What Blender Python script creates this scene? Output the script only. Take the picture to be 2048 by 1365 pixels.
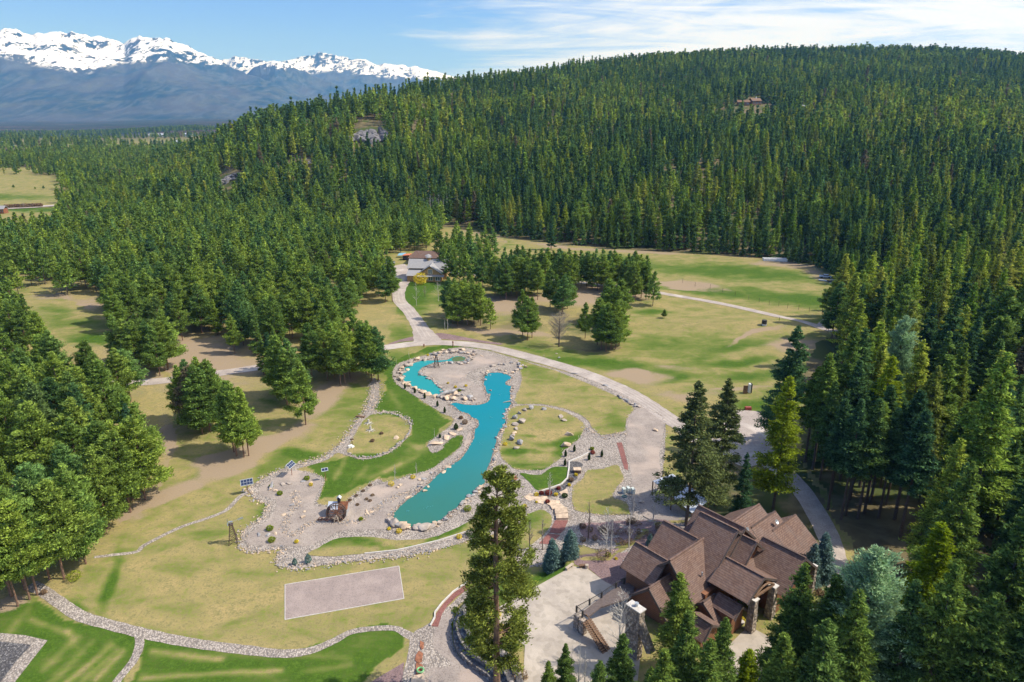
import bpy, math, random
import numpy as np
from mathutils import Vector, Matrix, geometry
R = math.radians
random.seed(7); rng = np.random.default_rng(7)
for o in list(bpy.data.objects): bpy.data.objects.remove(o)
S = bpy.context.scene
# ------------------------------------------------------------------ camera
PITCH = R(18.5); CP = math.cos(PITCH); SP = math.sin(PITCH); H0 = 75.0; F = 1365.33
cd = bpy.data.cameras.new('camera'); cam = bpy.data.objects.new('camera', cd); S.collection.objects.link(cam)
cam.location = (0, 0, H0); cam.rotation_euler = (R(90)-PITCH, 0, 0)
cd.lens = 24; cd.sensor_width = 36; cd.clip_start = 0.5; cd.clip_end = 90000
S.camera = cam
# ------------------------------------------------------------------ world
SUN_EL, SUN_AZ = 49, -3          # azimuth measured from +X towards +Y
W = bpy.data.worlds.new('World'); S.world = W; W.use_nodes = True
nt = W.node_tree; nt.nodes.clear()
def nd(nt, t, **k):
    n = nt.nodes.new(t)
    for a, b in k.items():
        if a.startswith('i_'): n.inputs[a[2:].replace('_', ' ')].default_value = b
        else: setattr(n, a, b)
    return n
def mathn(nt, op, a, b=None, c=None, clamp=False):
    n = nt.nodes.new('ShaderNodeMath'); n.operation = op; n.use_clamp = clamp
    for i, v in enumerate((a, b, c)):
        if v is None: continue
        if isinstance(v, (int, float)): n.inputs[i].default_value = v
        else: nt.links.new(v, n.inputs[i])
    return n.outputs[0]
def mixc(nt, f, a, b, bt='MIX'):
    n = nt.nodes.new('ShaderNodeMix'); n.data_type = 'RGBA'; n.blend_type = bt
    for i, v in ((0, f), (6, a), (7, b)):
        if isinstance(v, (int, float)): n.inputs[i].default_value = v
        elif isinstance(v, tuple): n.inputs[i].default_value = (*v[:3], 1)
        else: nt.links.new(v, n.inputs[i])
    return n.outputs[2]
def ramp(nt, f, a, b):
    n = nt.nodes.new('ShaderNodeMapRange'); n.interpolation_type = 'SMOOTHSTEP'
    n.inputs[1].default_value = a; n.inputs[2].default_value = b
    nt.links.new(f, n.inputs[0]); return n.outputs[0]
sky = nd(nt, 'ShaderNodeTexSky', sky_type='NISHITA', sun_disc=False, sun_elevation=R(SUN_EL), sun_rotation=R(90-SUN_AZ), altitude=900, air_density=1.0, dust_density=0.3, ozone_density=3.0)
tc = nd(nt, 'ShaderNodeTexCoord'); sep = nd(nt, 'ShaderNodeSeparateXYZ'); nt.links.new(tc.outputs['Generated'], sep.inputs[0])
az = mathn(nt, 'DIVIDE', sep.outputs[0], mathn(nt, 'MAXIMUM', sep.outputs[1], 0.05))
el = mathn(nt, 'DIVIDE', sep.outputs[2], mathn(nt, 'MAXIMUM', sep.outputs[1], 0.05))
cmb = nd(nt, 'ShaderNodeCombineXYZ')
nt.links.new(mathn(nt, 'MULTIPLY', az, 1.0), cmb.inputs[0]); nt.links.new(mathn(nt, 'MULTIPLY', el, 5.5), cmb.inputs[1])
n1 = nd(nt, 'ShaderNodeTexNoise', i_Scale=2.3, i_Detail=7.0, i_Roughness=0.55, i_Distortion=1.1); nt.links.new(cmb.outputs[0], n1.inputs['Vector'])
cmb2 = nd(nt, 'ShaderNodeCombineXYZ')
nt.links.new(mathn(nt, 'ADD', mathn(nt, 'MULTIPLY', az, 0.8), mathn(nt, 'MULTIPLY', el, 2.0)), cmb2.inputs[0]); nt.links.new(mathn(nt, 'MULTIPLY', el, 14.0), cmb2.inputs[1])
n2 = nd(nt, 'ShaderNodeTexNoise', i_Scale=3.0, i_Detail=10.0, i_Roughness=0.66, i_Distortion=1.4); nt.links.new(cmb2.outputs[0], n2.inputs['Vector'])
side = ramp(nt, az, -0.45, 0.30)
low = ramp(nt, el, 0.17, 0.03)
cv = mathn(nt, 'ADD', mathn(nt, 'MULTIPLY', n1.outputs[0], 0.62), mathn(nt, 'MULTIPLY', n2.outputs[0], 0.38))
cv = mathn(nt, 'ADD', cv, mathn(nt, 'MULTIPLY', mathn(nt, 'SUBTRACT', side, 0.50), 0.34))
cv = mathn(nt, 'ADD', cv, mathn(nt, 'MULTIPLY', mathn(nt, 'MULTIPLY', low, side), 0.06))
cm = mathn(nt, 'MULTIPLY', ramp(nt, cv, 0.50, 0.70), 0.95)
skyc = mixc(nt, 1.0, sky.outputs[0], (.80, 1.06, 1.66), 'MULTIPLY')
skym = mixc(nt, cm, skyc, (9.8, 10.4, 11.4))
bg = nd(nt, 'ShaderNodeBackground', i_Strength=0.105); nt.links.new(skym, bg.inputs[0])
wo = nd(nt, 'ShaderNodeOutputWorld'); nt.links.new(bg.outputs[0], wo.inputs[0])
# ------------------------------------------------------------------ sun
ld = bpy.data.lights.new('sun', 'SUN'); ld.energy = 5.0; ld.angle = R(0.5); ld.color = (1, 0.955, 0.89)
sun = bpy.data.objects.new('sun', ld); S.collection.objects.link(sun)
e, a = R(SUN_EL), R(SUN_AZ); sd = Vector((math.cos(e)*math.cos(a), math.cos(e)*math.sin(a), math.sin(e)))
sun.rotation_euler = (-sd).to_track_quat('-Z', 'Y').to_euler(); sun.location = (200, 0, 300)
S.view_settings.view_transform = 'Standard'; S.view_settings.look = 'None'; S.view_settings.exposure = 0.10; S.view_settings.gamma = 1
S.render.engine = 'CYCLES'
# ------------------------------------------------------------------ terrain
CRX = [-1500, 150, 250, 330, 400, 430, 470, 510, 560, 620, 680, 720, 800, 850, 920, 1000, 1100, 1200, 1300, 1400, 1500, 1600, 1800, 1900, 2000, 2048, 2300, 3200]
CRY = [330, 330, 318, 306, 290, 274, 252, 234, 220, 207, 198, 187, 177, 167, 158, 151, 136, 123, 113, 106, 101, 98, 96, 101, 109, 117, 150, 250]
YCX = [-1500, 150, 400, 600, 800, 900, 1000, 1200, 1400, 1600, 1800, 2048, 3200]
YCY = [1500, 1400, 900, 820, 900, 1050, 1250, 1450, 1650, 1750, 1800, 1700, 1500]
FTX = [-1500, 380, 500, 700, 900, 1050, 1200, 1400, 1550, 1640, 1750, 2048, 3200]
FTY = [500, 440, 440, 440, 450, 478, 493, 505, 515, 532, 570, 600, 640]
def dirpx(px, py):
    u = (px-1024)/F; v = (py-682.5)/F
    return u, CP-v*SP, -(SP+v*CP)
def vnoise(x, y, s, seed=0):
    "smooth value noise, vectorised"
    x = np.asarray(x, float)/s; y = np.asarray(y, float)/s
    xi = np.floor(x).astype(np.int64); yi = np.floor(y).astype(np.int64); fx = x-xi; fy = y-yi
    fx = fx*fx*(3-2*fx); fy = fy*fy*(3-2*fy)
    def hsh(i, j):
        h = (i*374761393+j*668265263+seed*974634777) & 0xffffffff
        h = ((h ^ (h >> 13))*1274126177) & 0xffffffff
        return ((h ^ (h >> 16)) & 0xffff)/65535.0
    return (hsh(xi, yi)*(1-fx)+hsh(xi+1, yi)*fx)*(1-fy)+(hsh(xi, yi+1)*(1-fx)+hsh(xi+1, yi+1)*fx)*fy
def fbm(x, y, s, o=4, seed=0):
    r = 0; a = 0.5
    for k in range(o): r = r+a*vnoise(x, y, s/2**k, seed+k); a *= .5
    return r
def inpoly(px, py, poly):
    px = np.asarray(px, float); py = np.asarray(py, float); c = np.zeros(px.shape, bool); n = len(poly)
    for i in range(n):
        x1, y1 = poly[i]; x2, y2 = poly[i-1]
        if y1 == y2: continue
        t = ((y1 > py) != (y2 > py)) & (px < (x2-x1)*(py-y1)/(y2-y1)+x1); c ^= t
    return c
def sstep(t): t = np.clip(t, 0, 1); return t*t*(3-2*t)
# plateau under the lodge (world polygon) : west side is held by the stone wall
def flatP(px, py, z=0):
    u, c, d = dirpx(px, py); k = (H0-z)/(-d); return (u*k, c*k)
PLAT = [flatP(*q, 2.4) for q in [(1010, 1198), (958, 1228), (965, 1262), (1010, 1310), (1050, 1365), (1050, 1600), (1700, 1600), (1800, 1250), (1650, 1100), (1500, 1030), (1320, 1050), (1225, 1120), (1150, 1122)]]
def pdist(x, y, poly):
    d = np.full(np.shape(x), 1e9)
    for i in range(len(poly)):
        ax, ay = poly[i-1]; bx, by = poly[i]; dx, dy = bx-ax, by-ay
        t = np.clip(((x-ax)*dx+(y-ay)*dy)/(dx*dx+dy*dy+1e-9), 0, 1)
        d = np.minimum(d, np.hypot(x-ax-t*dx, y-ay-t*dy))
    return d
def hgt(x, y):
    x = np.asarray(x, float); y = np.asarray(y, float); Y = np.maximum(y, 5.0)
    px = 1024+F*np.clip(x/Y, -3, 3)/CP
    v = (np.interp(px, CRX, CRY)-682.5)/F; e = (-SP-v*CP)/(CP-v*SP)
    yc = np.interp(px, YCX, YCY); hc = np.maximum(H0+e*yc-15, 0)
    v = (np.interp(px, FTX, FTY)-682.5)/F; yf = np.minimum(H0*(CP-v*SP)/(SP+v*CP), yc-200)
    t = (y-yf)/(yc-yf)
    prof = np.where(t < 1, np.clip(t, 0, 1)**1.12, 1-sstep((t-1)/1.6))
    wob = (fbm(x, y, 260, 3, 5)-.44)*34*np.clip(t, 0, 1)*np.clip(1-t, 0, 1)*2.2
    edge = sstep((px-120)/330)
    z = hc*prof*1.0+wob*edge*sstep(hc/40)
    z = z+(fbm(x, y, 45, 2, 9)-.37)*1.2*sstep((y-330)/150)
    far = sstep((y-1500)/2500); z = z-30*far*(1-edge)
    # bank and mound in the field
    z = z+1.6*np.exp(-(((x-88)/26)**2+((y-243)/7)**2))
    near = (y > 50) & (y < 150) & (x > -20) & (x < 110)
    if np.any(near):
        xs = np.where(near, x, 0.0); ys = np.where(near, y, 100.0)
        ins = inpoly(xs, ys, PLAT); d = pdist(xs, ys, PLAT)
        w = np.where(xs < 9, 1.2, 7.0)
        z = z+np.where(near, 2.4*np.where(ins, 1.0, 1-sstep(d/w)), 0)
    return z
def h1(x, y): return float(hgt(np.array([x]), np.array([y]))[0])
TS = np.concatenate([np.linspace(45, 400, 240), np.geomspace(402, 26000, 700)])
def at(px, py, dz=0.0):
    "the point of the terrain (raised by dz) seen at a pixel of the photograph"
    u, c, d = dirpx(px, py)
    x = u*TS; y = c*TS; z = H0+d*TS; g = z-dz-hgt(x, y); k = np.nonzero(g < 0)[0]
    if len(k) == 0: i = len(TS)-1; return Vector((x[i], y[i], z[i]))
    i = k[0]; a, b = TS[max(i-1, 0)], TS[i]
    for _ in range(18):
        m = (a+b)/2
        if H0+d*m-dz-h1(u*m, c*m) < 0: b = m
        else: a = m
    return Vector((u*b, c*b, H0+d*b-dz))
def proj(x, y, z):
    dy = CP*y-SP*(z-H0); up = SP*y+CP*(z-H0)
    dy = np.maximum(dy, 1e-3)
    return 1024+F*x/dy, 682.5-F*up/dy
# ------------------------------------------------------------------ helpers: meshes and tags
def link(o): S.collection.objects.link(o); return o
def tag(o, label=None, cat=None, group=None, kind=None):
    if label: o['label'] = label
    if cat: o['category'] = cat
    if group: o['group'] = group
    if kind: o['kind'] = kind
    return o
def empty(name, loc, rz=0.0):
    o = bpy.data.objects.new(name, None); o.location = loc; o.rotation_euler = (0, 0, rz); o.empty_display_size = .5
    return link(o)
class MB:
    def __init__(s): s.v = []; s.f = []
    def add(s, vs, fs):
        b = len(s.v); s.v += [tuple(q) for q in vs]; s.f += [tuple(i+b for i in f) for f in fs]; return s
    def box(s, c, sz, rz=0, M=None):
        x, y, z = [q/2 for q in sz]
        vs = [(-x,-y,-z),(x,-y,-z),(x,y,-z),(-x,y,-z),(-x,-y,z),(x,-y,z),(x,y,z),(-x,y,z)]
        m = Matrix.Translation(c) @ (M if M else Matrix.Rotation(rz, 4, 'Z'))
        return s.add([m @ Vector(q) for q in vs], [(0,3,2,1),(4,5,6,7),(0,1,5,4),(1,2,6,5),(2,3,7,6),(3,0,4,7)])
    def tube(s, pts, rad, n=8, cap=True):
        pts = [Vector(p) for p in pts]; rs = rad if isinstance(rad, (list, tuple)) else [rad]*len(pts); vs = []; fs = []
        for i, p in enumerate(pts):
            t = (pts[min(i+1, len(pts)-1)]-pts[max(i-1, 0)]).normalized()
            u = t.orthogonal().normalized() if i == 0 else (u-t*u.dot(t)).normalized()
            w = t.cross(u)
            for k in range(n):
                q = 2*math.pi*k/n; vs.append(p+(u*math.cos(q)+w*math.sin(q))*rs[i])
        for i in range(len(pts)-1):
            for k in range(n): fs.append((i*n+k, i*n+(k+1) % n, (i+1)*n+(k+1) % n, (i+1)*n+k))
        if cap: fs += [tuple(range(n))[::-1], tuple((len(pts)-1)*n+k for k in range(n))]
        return s.add(vs, fs)
    def beam(s, a, b, w, h=None):
        a, b = Vector(a), Vector(b); h = h or w; t = (b-a); L = t.length; t.normalize()
        u = Vector((0, 0, 1)).cross(t)
        u = Vector((1, 0, 0)) if u.length < 1e-4 else u.normalized()
        q = t.cross(u); m = Matrix((u, t, q)).transposed().to_4x4()
        return s.box((a+b)/2, (w, L, h), M=m)
    def slab(s, quad, th):
        "thick sheet under a planar polygon"
        q = [Vector(p) for p in quad]; n = (q[1]-q[0]).cross(q[2]-q[0]).normalized()
        if n.z < 0: q = q[::-1]; n = -n
        k = len(q); lo = [p-n*th for p in q]
        return s.add(q+lo, [tuple(range(k)), tuple(range(2*k-1, k-1, -1))]+[(i, i+k, (i+1) % k+k, (i+1) % k) for i in range(k)])
    def build(s, name, mat, parent=None, smooth=False):
        me = bpy.data.meshes.new(name); me.from_pydata(s.v, [], s.f); me.update()
        if smooth: me.shade_smooth()
        for m in (mat if isinstance(mat, (list, tuple)) else [mat]): me.materials.append(m)
        o = link(bpy.data.objects.new(name, me))
        if parent: o.parent = parent
        return o
def npmesh(name, v, loops, nper, mats, attr=None, smooth=False, mi=None):
    "fast mesh from arrays: loops flat int array, nper verts per face"
    me = bpy.data.meshes.new(name); nf = len(loops)//nper
    me.vertices.add(len(v)); me.vertices.foreach_set('co', np.asarray(v, np.float32).ravel())
    me.loops.add(len(loops)); me.loops.foreach_set('vertex_index', np.asarray(loops, np.int32))
    me.polygons.add(nf); me.polygons.foreach_set('loop_start', np.arange(nf, dtype=np.int32)*nper)
    if mi is not None: me.polygons.foreach_set('material_index', np.asarray(mi, np.int32))
    if smooth: me.polygons.foreach_set('use_smooth', np.ones(nf, bool))
    for m in mats: me.materials.append(m)
    me.update(calc_edges=True)
    if attr is not None:
        at_ = me.attributes.new('cover', 'FLOAT_COLOR', 'POINT'); at_.data.foreach_set('color', np.asarray(attr, np.float32).ravel())
    return me
def copy_tree(o, parent=None):
    c = o.copy(); link(c); c.parent = parent
    for ch in list(o.children): copy_tree(ch, c)
    return c
# ------------------------------------------------------------------ materials
def newmat(name):
    m = bpy.data.materials.new(name); m.use_nodes = True; t = m.node_tree
    return m, t, t.nodes['Principled BSDF']
def simple(name, col, rough=.8, metal=0.0, var=.25, scale=3.0, bump=0.0, bscale=20):
    m, t, b = newmat(name); b.inputs['Roughness'].default_value = rough; b.inputs['Metallic'].default_value = metal
    tcn = nd(t, 'ShaderNodeTexCoord'); n = nd(t, 'ShaderNodeTexNoise', i_Scale=scale, i_Detail=6.0); t.links.new(tcn.outputs['Object'], n.inputs['Vector'])
    c = mixc(t, ramp(t, n.outputs[0], .3, .7), tuple(q*(1-var) for q in col), tuple(min(1, q*(1+var)) for q in col))
    oi = nd(t, 'ShaderNodeObjectInfo'); c = mixc(t, mathn(t, 'MULTIPLY', oi.outputs['Random'], var), c, tuple(q*.55 for q in col))
    t.links.new(c, b.inputs['Base Color'])
    if bump:
        n3 = nd(t, 'ShaderNodeTexNoise', i_Scale=bscale, i_Detail=4.0); t.links.new(tcn.outputs['Object'], n3.inputs['Vector'])
        bp = nd(t, 'ShaderNodeBump', i_Strength=bump, i_Distance=.05); t.links.new(n3.outputs[0], bp.inputs['Height']); t.links.new(bp.outputs[0], b.inputs['Normal'])
    return m
def stonefield(name, cols, cell, rough=.9, gap=.0, bump=.6, big=None):
    "gravel or cobble: voronoi cells of several tones"
    m, t, b = newmat(name); b.inputs['Roughness'].default_value = rough
    g = nd(t, 'ShaderNodeNewGeometry'); vo = nd(t, 'ShaderNodeTexVoronoi', i_Scale=1/cell); t.links.new(g.outputs['Position'], vo.inputs['Vector'])
    s = nd(t, 'ShaderNodeSeparateXYZ'); t.links.new(vo.outputs['Color'], s.inputs[0])
    c = mixc(t, s.outputs[0], cols[0], cols[1]); c = mixc(t, ramp(t, s.outputs[1], .72, .85), c, cols[2])
    n = nd(t, 'ShaderNodeTexNoise', i_Scale=.22, i_Detail=6.0, i_Roughness=.65); t.links.new(g.outputs['Position'], n.inputs['Vector'])
    c = mixc(t, ramp(t, n.outputs[0], .35, .68), mixc(t, 1.0, c, (.84, .82, .80), 'MULTIPLY'), mixc(t, 1.0, c, (1.1, 1.08, 1.04), 'MULTIPLY'))
    if gap: c = mixc(t, mathn(t, 'MULTIPLY', ramp(t, vo.outputs['Distance'], .38, .62), gap), c, tuple(q*.42 for q in cols[0]))
    if big:
        n = nd(t, 'ShaderNodeTexNoise', i_Scale=.09, i_Detail=5.0, i_Distortion=.6); t.links.new(g.outputs['Position'], n.inputs['Vector'])
        c = mixc(t, mathn(t, 'MULTIPLY', ramp(t, n.outputs[0], .52, .66), .7), c, big)
    t.links.new(c, b.inputs['Base Color'])
    bp = nd(t, 'ShaderNodeBump', i_Strength=bump, i_Distance=cell*.5, invert=True); t.links.new(vo.outputs['Distance'], bp.inputs['Height']); t.links.new(bp.outputs[0], b.inputs['Normal'])
    return m
def grassmat(name, green=(.060, .118, .014), green2=(.145, .18, .042), tan=(.30, .25, .108), dirt=(.345, .26, .17), floor=(.115, .095, .05)):
    m, t, b = newmat(name); b.inputs['Roughness'].default_value = 1; b.inputs['Specular IOR Level'].default_value = .1
    g = nd(t, 'ShaderNodeNewGeometry'); P = g.outputs['Position']
    at_ = nd(t, 'ShaderNodeAttribute', attribute_name='cover'); s = nd(t, 'ShaderNodeSeparateXYZ'); t.links.new(at_.outputs['Vector'], s.inputs[0])
    mp = nd(t, 'ShaderNodeMapping'); mp.inputs['Scale'].default_value = (.55, .8, 1); t.links.new(P, mp.inputs[0])
    nA = nd(t, 'ShaderNodeTexNoise', i_Scale=.22, i_Detail=8.0, i_Roughness=.62, i_Distortion=.5); t.links.new(mp.outputs[0], nA.inputs['Vector'])
    nB = nd(t, 'ShaderNodeTexNoise', i_Scale=2.6, i_Detail=5.0, i_Roughness=.75); t.links.new(P, nB.inputs['Vector'])
    nC = nd(t, 'ShaderNodeTexNoise', i_Scale=.035, i_Detail=5.0, i_Roughness=.6); t.links.new(P, nC.inputs['Vector'])
    v = mathn(t, 'ADD', mathn(t, 'ADD', s.outputs[0], mathn(t, 'MULTIPLY', mathn(t, 'SUBTRACT', nA.outputs[0], .5), 1.15)), mathn(t, 'MULTIPLY', mathn(t, 'SUBTRACT', nB.outputs[0], .5), 1.1))
    nG = nd(t, 'ShaderNodeTexNoise', i_Scale=.75, i_Detail=6.0, i_Roughness=.7); t.links.new(P, nG.inputs['Vector']); v = mathn(t, 'ADD', v, mathn(t, 'MULTIPLY', mathn(t, 'SUBTRACT', nG.outputs[0], .5), 1.3))
    c = mixc(t, ramp(t, v, .10, .48), tan, green2); c = mixc(t, ramp(t, v, .42, .85), c, green)
    c = mixc(t, ramp(t, nG.outputs[0], .35, .65), mixc(t, 1.0, c, (.78, .84, .8), 'MULTIPLY'), mixc(t, 1.0, c, (1.25, 1.16, 1.2), 'MULTIPLY')); c = mixc(t, ramp(t, nB.outputs[0], .32, .68), mixc(t, 1.0, c, (.74, .78, .74), 'MULTIPLY'), mixc(t, 1.0, c, (1.34, 1.26, 1.26), 'MULTIPLY'))
    vd = mathn(t, 'ADD', s.outputs[1], mathn(t, 'ADD', mathn(t, 'MULTIPLY', mathn(t, 'SUBTRACT', nA.outputs[0], .5), .9), mathn(t, 'MULTIPLY', mathn(t, 'SUBTRACT', nB.outputs[0], .5), .5)))
    d = mixc(t, nB.outputs[0], tuple(q*.72 for q in dirt), tuple(q*1.18 for q in dirt))
    c = mixc(t, ramp(t, vd, .35, .70), c, d)
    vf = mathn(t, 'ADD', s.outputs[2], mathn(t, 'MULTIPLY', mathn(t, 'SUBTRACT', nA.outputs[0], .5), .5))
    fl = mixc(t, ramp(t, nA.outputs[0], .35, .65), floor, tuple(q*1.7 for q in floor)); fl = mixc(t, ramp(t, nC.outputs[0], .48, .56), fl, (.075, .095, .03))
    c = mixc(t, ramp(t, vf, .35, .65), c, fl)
    # far valley woodland seen as dark mottled bands
    far = mathn(t, 'MULTIPLY', ramp(t, sepY(t, P), 1500, 3200), 1.0)
    mp2 = nd(t, 'ShaderNodeMapping'); mp2.inputs['Scale'].default_value = (.0011, .0042, 0); t.links.new(P, mp2.inputs[0])
    nD = nd(t, 'ShaderNodeTexNoise', i_Scale=1.0, i_Detail=9.0, i_Roughness=.6); t.links.new(mp2.outputs[0], nD.inputs['Vector'])
    mp3 = nd(t, 'ShaderNodeMapping'); mp3.inputs['Scale'].default_value = (.03, .012, 0); t.links.new(P, mp3.inputs[0])
    nE = nd(t, 'ShaderNodeTexNoise', i_Scale=1.0, i_Detail=4.0); t.links.new(mp3.outputs[0], nE.inputs['Vector'])
    wd = mixc(t, ramp(t, nD.outputs[0], .50, .58), (.022, .040, .022), (.085, .060, .058)); wd = mixc(t, ramp(t, nD.outputs[0], .64, .69), wd, (.17, .15, .08))
    wd = mixc(t, 1.0, wd, mixc(t, ramp(t, nE.outputs[0], .35, .65), (.5, .5, .5), (1.5, 1.5, 1.4)), 'MULTIPLY')
    c = mixc(t, far, c, wd)
    t.links.new(c, b.inputs['Base Color'])
    bp = nd(t, 'ShaderNodeBump', i_Strength=.5, i_Distance=.12); nF = nd(t, 'ShaderNodeTexNoise', i_Scale=5.0, i_Detail=3.0); t.links.new(P, nF.inputs['Vector'])
    t.links.new(nF.outputs[0], bp.inputs['Height']); t.links.new(bp.outputs[0], b.inputs['Normal'])
    return m
def sepY(t, P):
    s = nd(t, 'ShaderNodeSeparateXYZ'); t.links.new(P, s.inputs[0]); return s.outputs[1]
def foliage(name, cols, trans=.35, spread=.5, vary=False):
    "needles: tone per tree (random), per tuft (island) and by noise"
    m = bpy.data.materials.new(name); m.use_nodes = True; t = m.node_tree; t.nodes.clear()
    oi = nd(t, 'ShaderNodeObjectInfo'); g = nd(t, 'ShaderNodeNewGeometry'); tcn = nd(t, 'ShaderNodeTexCoord')
    c = mixc(t, oi.outputs['Random'], cols[0], cols[1])
    if len(cols) > 2:
        r2 = mathn(t, 'FRACT', mathn(t, 'MULTIPLY', oi.outputs['Random'], 7.13)); c = mixc(t, ramp(t, r2, .6, 1.0), c, cols[2])
    if vary:
        r3 = mathn(t, 'FRACT', mathn(t, 'MULTIPLY', oi.outputs['Random'], 31.7)); c = mixc(t, r3, mixc(t, 1.0, c, (.68, .74, .80), 'MULTIPLY'), mixc(t, 1.0, c, (1.28, 1.23, 1.10), 'MULTIPLY'))
        r4 = mathn(t, 'FRACT', mathn(t, 'MULTIPLY', oi.outputs['Random'], 113.3)); c = mixc(t, ramp(t, r4, .984, .99), c, (.21, .18, .11))
    n = nd(t, 'ShaderNodeTexNoise', i_Scale=.55, i_Detail=3.0); t.links.new(tcn.outputs['Object'], n.inputs['Vector'])
    k = mathn(t, 'ADD', mathn(t, 'MULTIPLY', g.outputs['Random Per Island'], .6), mathn(t, 'MULTIPLY', n.outputs[0], .7))
    c = mixc(t, ramp(t, k, .2, 1.05), mixc(t, 1.0, c, (1-spread,)*3, 'MULTIPLY'), mixc(t, 1.0, c, (1+spread, 1+spread, 1+spread*.7), 'MULTIPLY'))
    d = nd(t, 'ShaderNodeBsdfDiffuse'); tr = nd(t, 'ShaderNodeBsdfTranslucent'); mx = nd(t, 'ShaderNodeMixShader', i_Fac=trans)
    t.links.new(c, d.inputs[0]); t.links.new(c, tr.inputs[0]); t.links.new(d.outputs[0], mx.inputs[1]); t.links.new(tr.outputs[0], mx.inputs[2])
    o = nd(t, 'ShaderNodeOutputMaterial'); t.links.new(mx.outputs[0], o.inputs[0]); return m
M = {}
M['grass'] = grassmat('grass')
M['gravel'] = stonefield('gravel', [(.33, .28, .245), (.385, .33, .29), (.27, .228, .20)], .16, bump=.35, big=(.47, .37, .30))
M['cobble'] = stonefield('cobble', [(.40, .345, .295), (.54, .475, .42), (.25, .215, .185)], .27, gap=.65, bump=.9)
M['road'] = stonefield('road', [(.41, .35, .31), (.46, .40, .355), (.33, .28, .25)], .12, bump=.2, big=(.62, .55, .48))
M['court'] = stonefield('court', [(.33, .265, .24), (.37, .30, .27), (.27, .22, .20)], .12, bump=.1)
M['patio'] = stonefield('patio', [(.44, .385, .32), (.48, .42, .355), (.40, .35, .29)], .7, rough=.75, bump=.05)
M['redmulch'] = stonefield('redmulch', [(.25, .10, .085), (.30, .13, .11), (.17, .065, .055)], .12, bump=.6)
M['mulch'] = stonefield('mulch', [(.23, .15, .15), (.29, .20, .19), (.15, .10, .10)], .12, bump=.6)
M['darkrock'] = stonefield('darkrock', [(.10, .095, .10), (.15, .145, .15), (.26, .25, .25)], .25, gap=.8, bump=.8)
M['stonewall'] = stonefield('stonewall', [(.38, .31, .25), (.54, .46, .38), (.25, .22, .20)], .42, gap=.7, bump=1.0)
M['rock'] = simple('rock', (.44, .37, .31), .9, var=.35, scale=1.3, bump=.5, bscale=5)
M['rock_grey'] = simple('rock_grey', (.33, .32, .32), .9, var=.35, scale=1.5, bump=.5, bscale=5)
M['rock_tan'] = simple('rock_tan', (.62, .47, .33), .9, var=.25, scale=1.3, bump=.4, bscale=5)
M['bark'] = simple('bark', (.13, .095, .07), .95, var=.3, scale=6, bump=.5)
M['bark_red'] = simple('bark_red', (.22, .13, .085), .95, var=.4, scale=5, bump=.6)
M['bark_pale'] = simple('bark_pale', (.50, .47, .42), .9, var=.2, scale=6)
M['twig'] = simple('twig', (.30, .25, .22), .9, var=.25)
M['metal'] = simple('metal', (.52, .55, .58), .4, .6, var=.15)
M['white'] = simple('white', (.78, .78, .76), .6, var=.08)
M['concrete'] = simple('concrete', (.60, .56, .51), .8, var=.12, scale=2)
M['dark'] = simple('dark', (.035, .032, .03), .7, var=.2)
M['iron'] = simple('iron', (.10, .065, .05), .7, .2, var=.3)
M['rust'] = simple('rust', (.30, .12, .06), .8, .1, var=.4, scale=2)
M['timber'] = simple('timber', (.20, .115, .065), .8, var=.3, scale=4)
M['timber_pale'] = simple('timber_pale', (.50, .41, .31), .8, var=.2, scale=4)
M['fascia'] = simple('fascia', (.10, .075, .065), .7, var=.2)
M['yellow'] = foliage('yellow', [(.70, .55, .05), (.74, .62, .08)], .3)
M['lime'] = foliage('lime', [(.20, .27, .03), (.30, .33, .04)], .3)
M['arbor'] = foliage('arbor', [(.05, .085, .03), (.06, .10, .03)], .2)
M['dry'] = foliage('dry', [(.24, .16, .11), (.28, .2, .13)], .2)
M['red_leaf'] = foliage('red_leaf', [(.25, .06, .05), (.3, .08, .06)], .2)
M['fir'] = foliage('fir', [(.085, .170, .078), (.145, .235, .070), (.21, .30, .055)], .32, .75, True)
M['larch'] = foliage('larch', [(.27, .36, .050), (.34, .36, .085), (.20, .32, .055)], .32, .75, True)
M['pine'] = foliage('pine', [(.19, .29, .070), (.27, .355, .075), (.14, .25, .09)], .32, .75, True)
M['firgreen'] = foliage('firgreen', [(.125, .20, .055), (.185, .265, .055)], .35, .75)
M['firolive'] = foliage('firolive', [(.17, .19, .08), (.15, .19, .07)], .35, .7)
M['bluepine'] = foliage('bluepine', [(.30, .44, .25), (.32, .46, .27)], .35, .6)
M['spruce'] = foliage('spruce', [(.16, .26, .25), (.20, .30, .28)], .35)
M['brightlarch'] = foliage('brightlarch', [(.25, .33, .020), (.28, .35, .03)], .5)
def water(name, c1, c2):
    m, t, b = newmat(name); b.inputs['Roughness'].default_value = .12; b.inputs['Specular IOR Level'].default_value = .35
    g = nd(t, 'ShaderNodeNewGeometry'); s = sepY(t, g.outputs['Position'])
    n = nd(t, 'ShaderNodeTexNoise', i_Scale=.12, i_Detail=3.0); t.links.new(g.outputs['Position'], n.inputs['Vector'])
    f = mathn(t, 'ADD', ramp(t, s, 104, 168), mathn(t, 'MULTIPLY', mathn(t, 'SUBTRACT', n.outputs[0], .5), .25), clamp=True)
    t.links.new(mixc(t, f, c1, c2), b.inputs['Base Color'])
    n2 = nd(t, 'ShaderNodeTexNoise', i_Scale=2.2, i_Detail=3.0); t.links.new(g.outputs['Position'], n2.inputs['Vector'])
    bp = nd(t, 'ShaderNodeBump', i_Strength=.05, i_Distance=.1); t.links.new(n2.outputs[0], bp.inputs['Height']); t.links.new(bp.outputs[0], b.inputs['Normal']); return m
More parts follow.
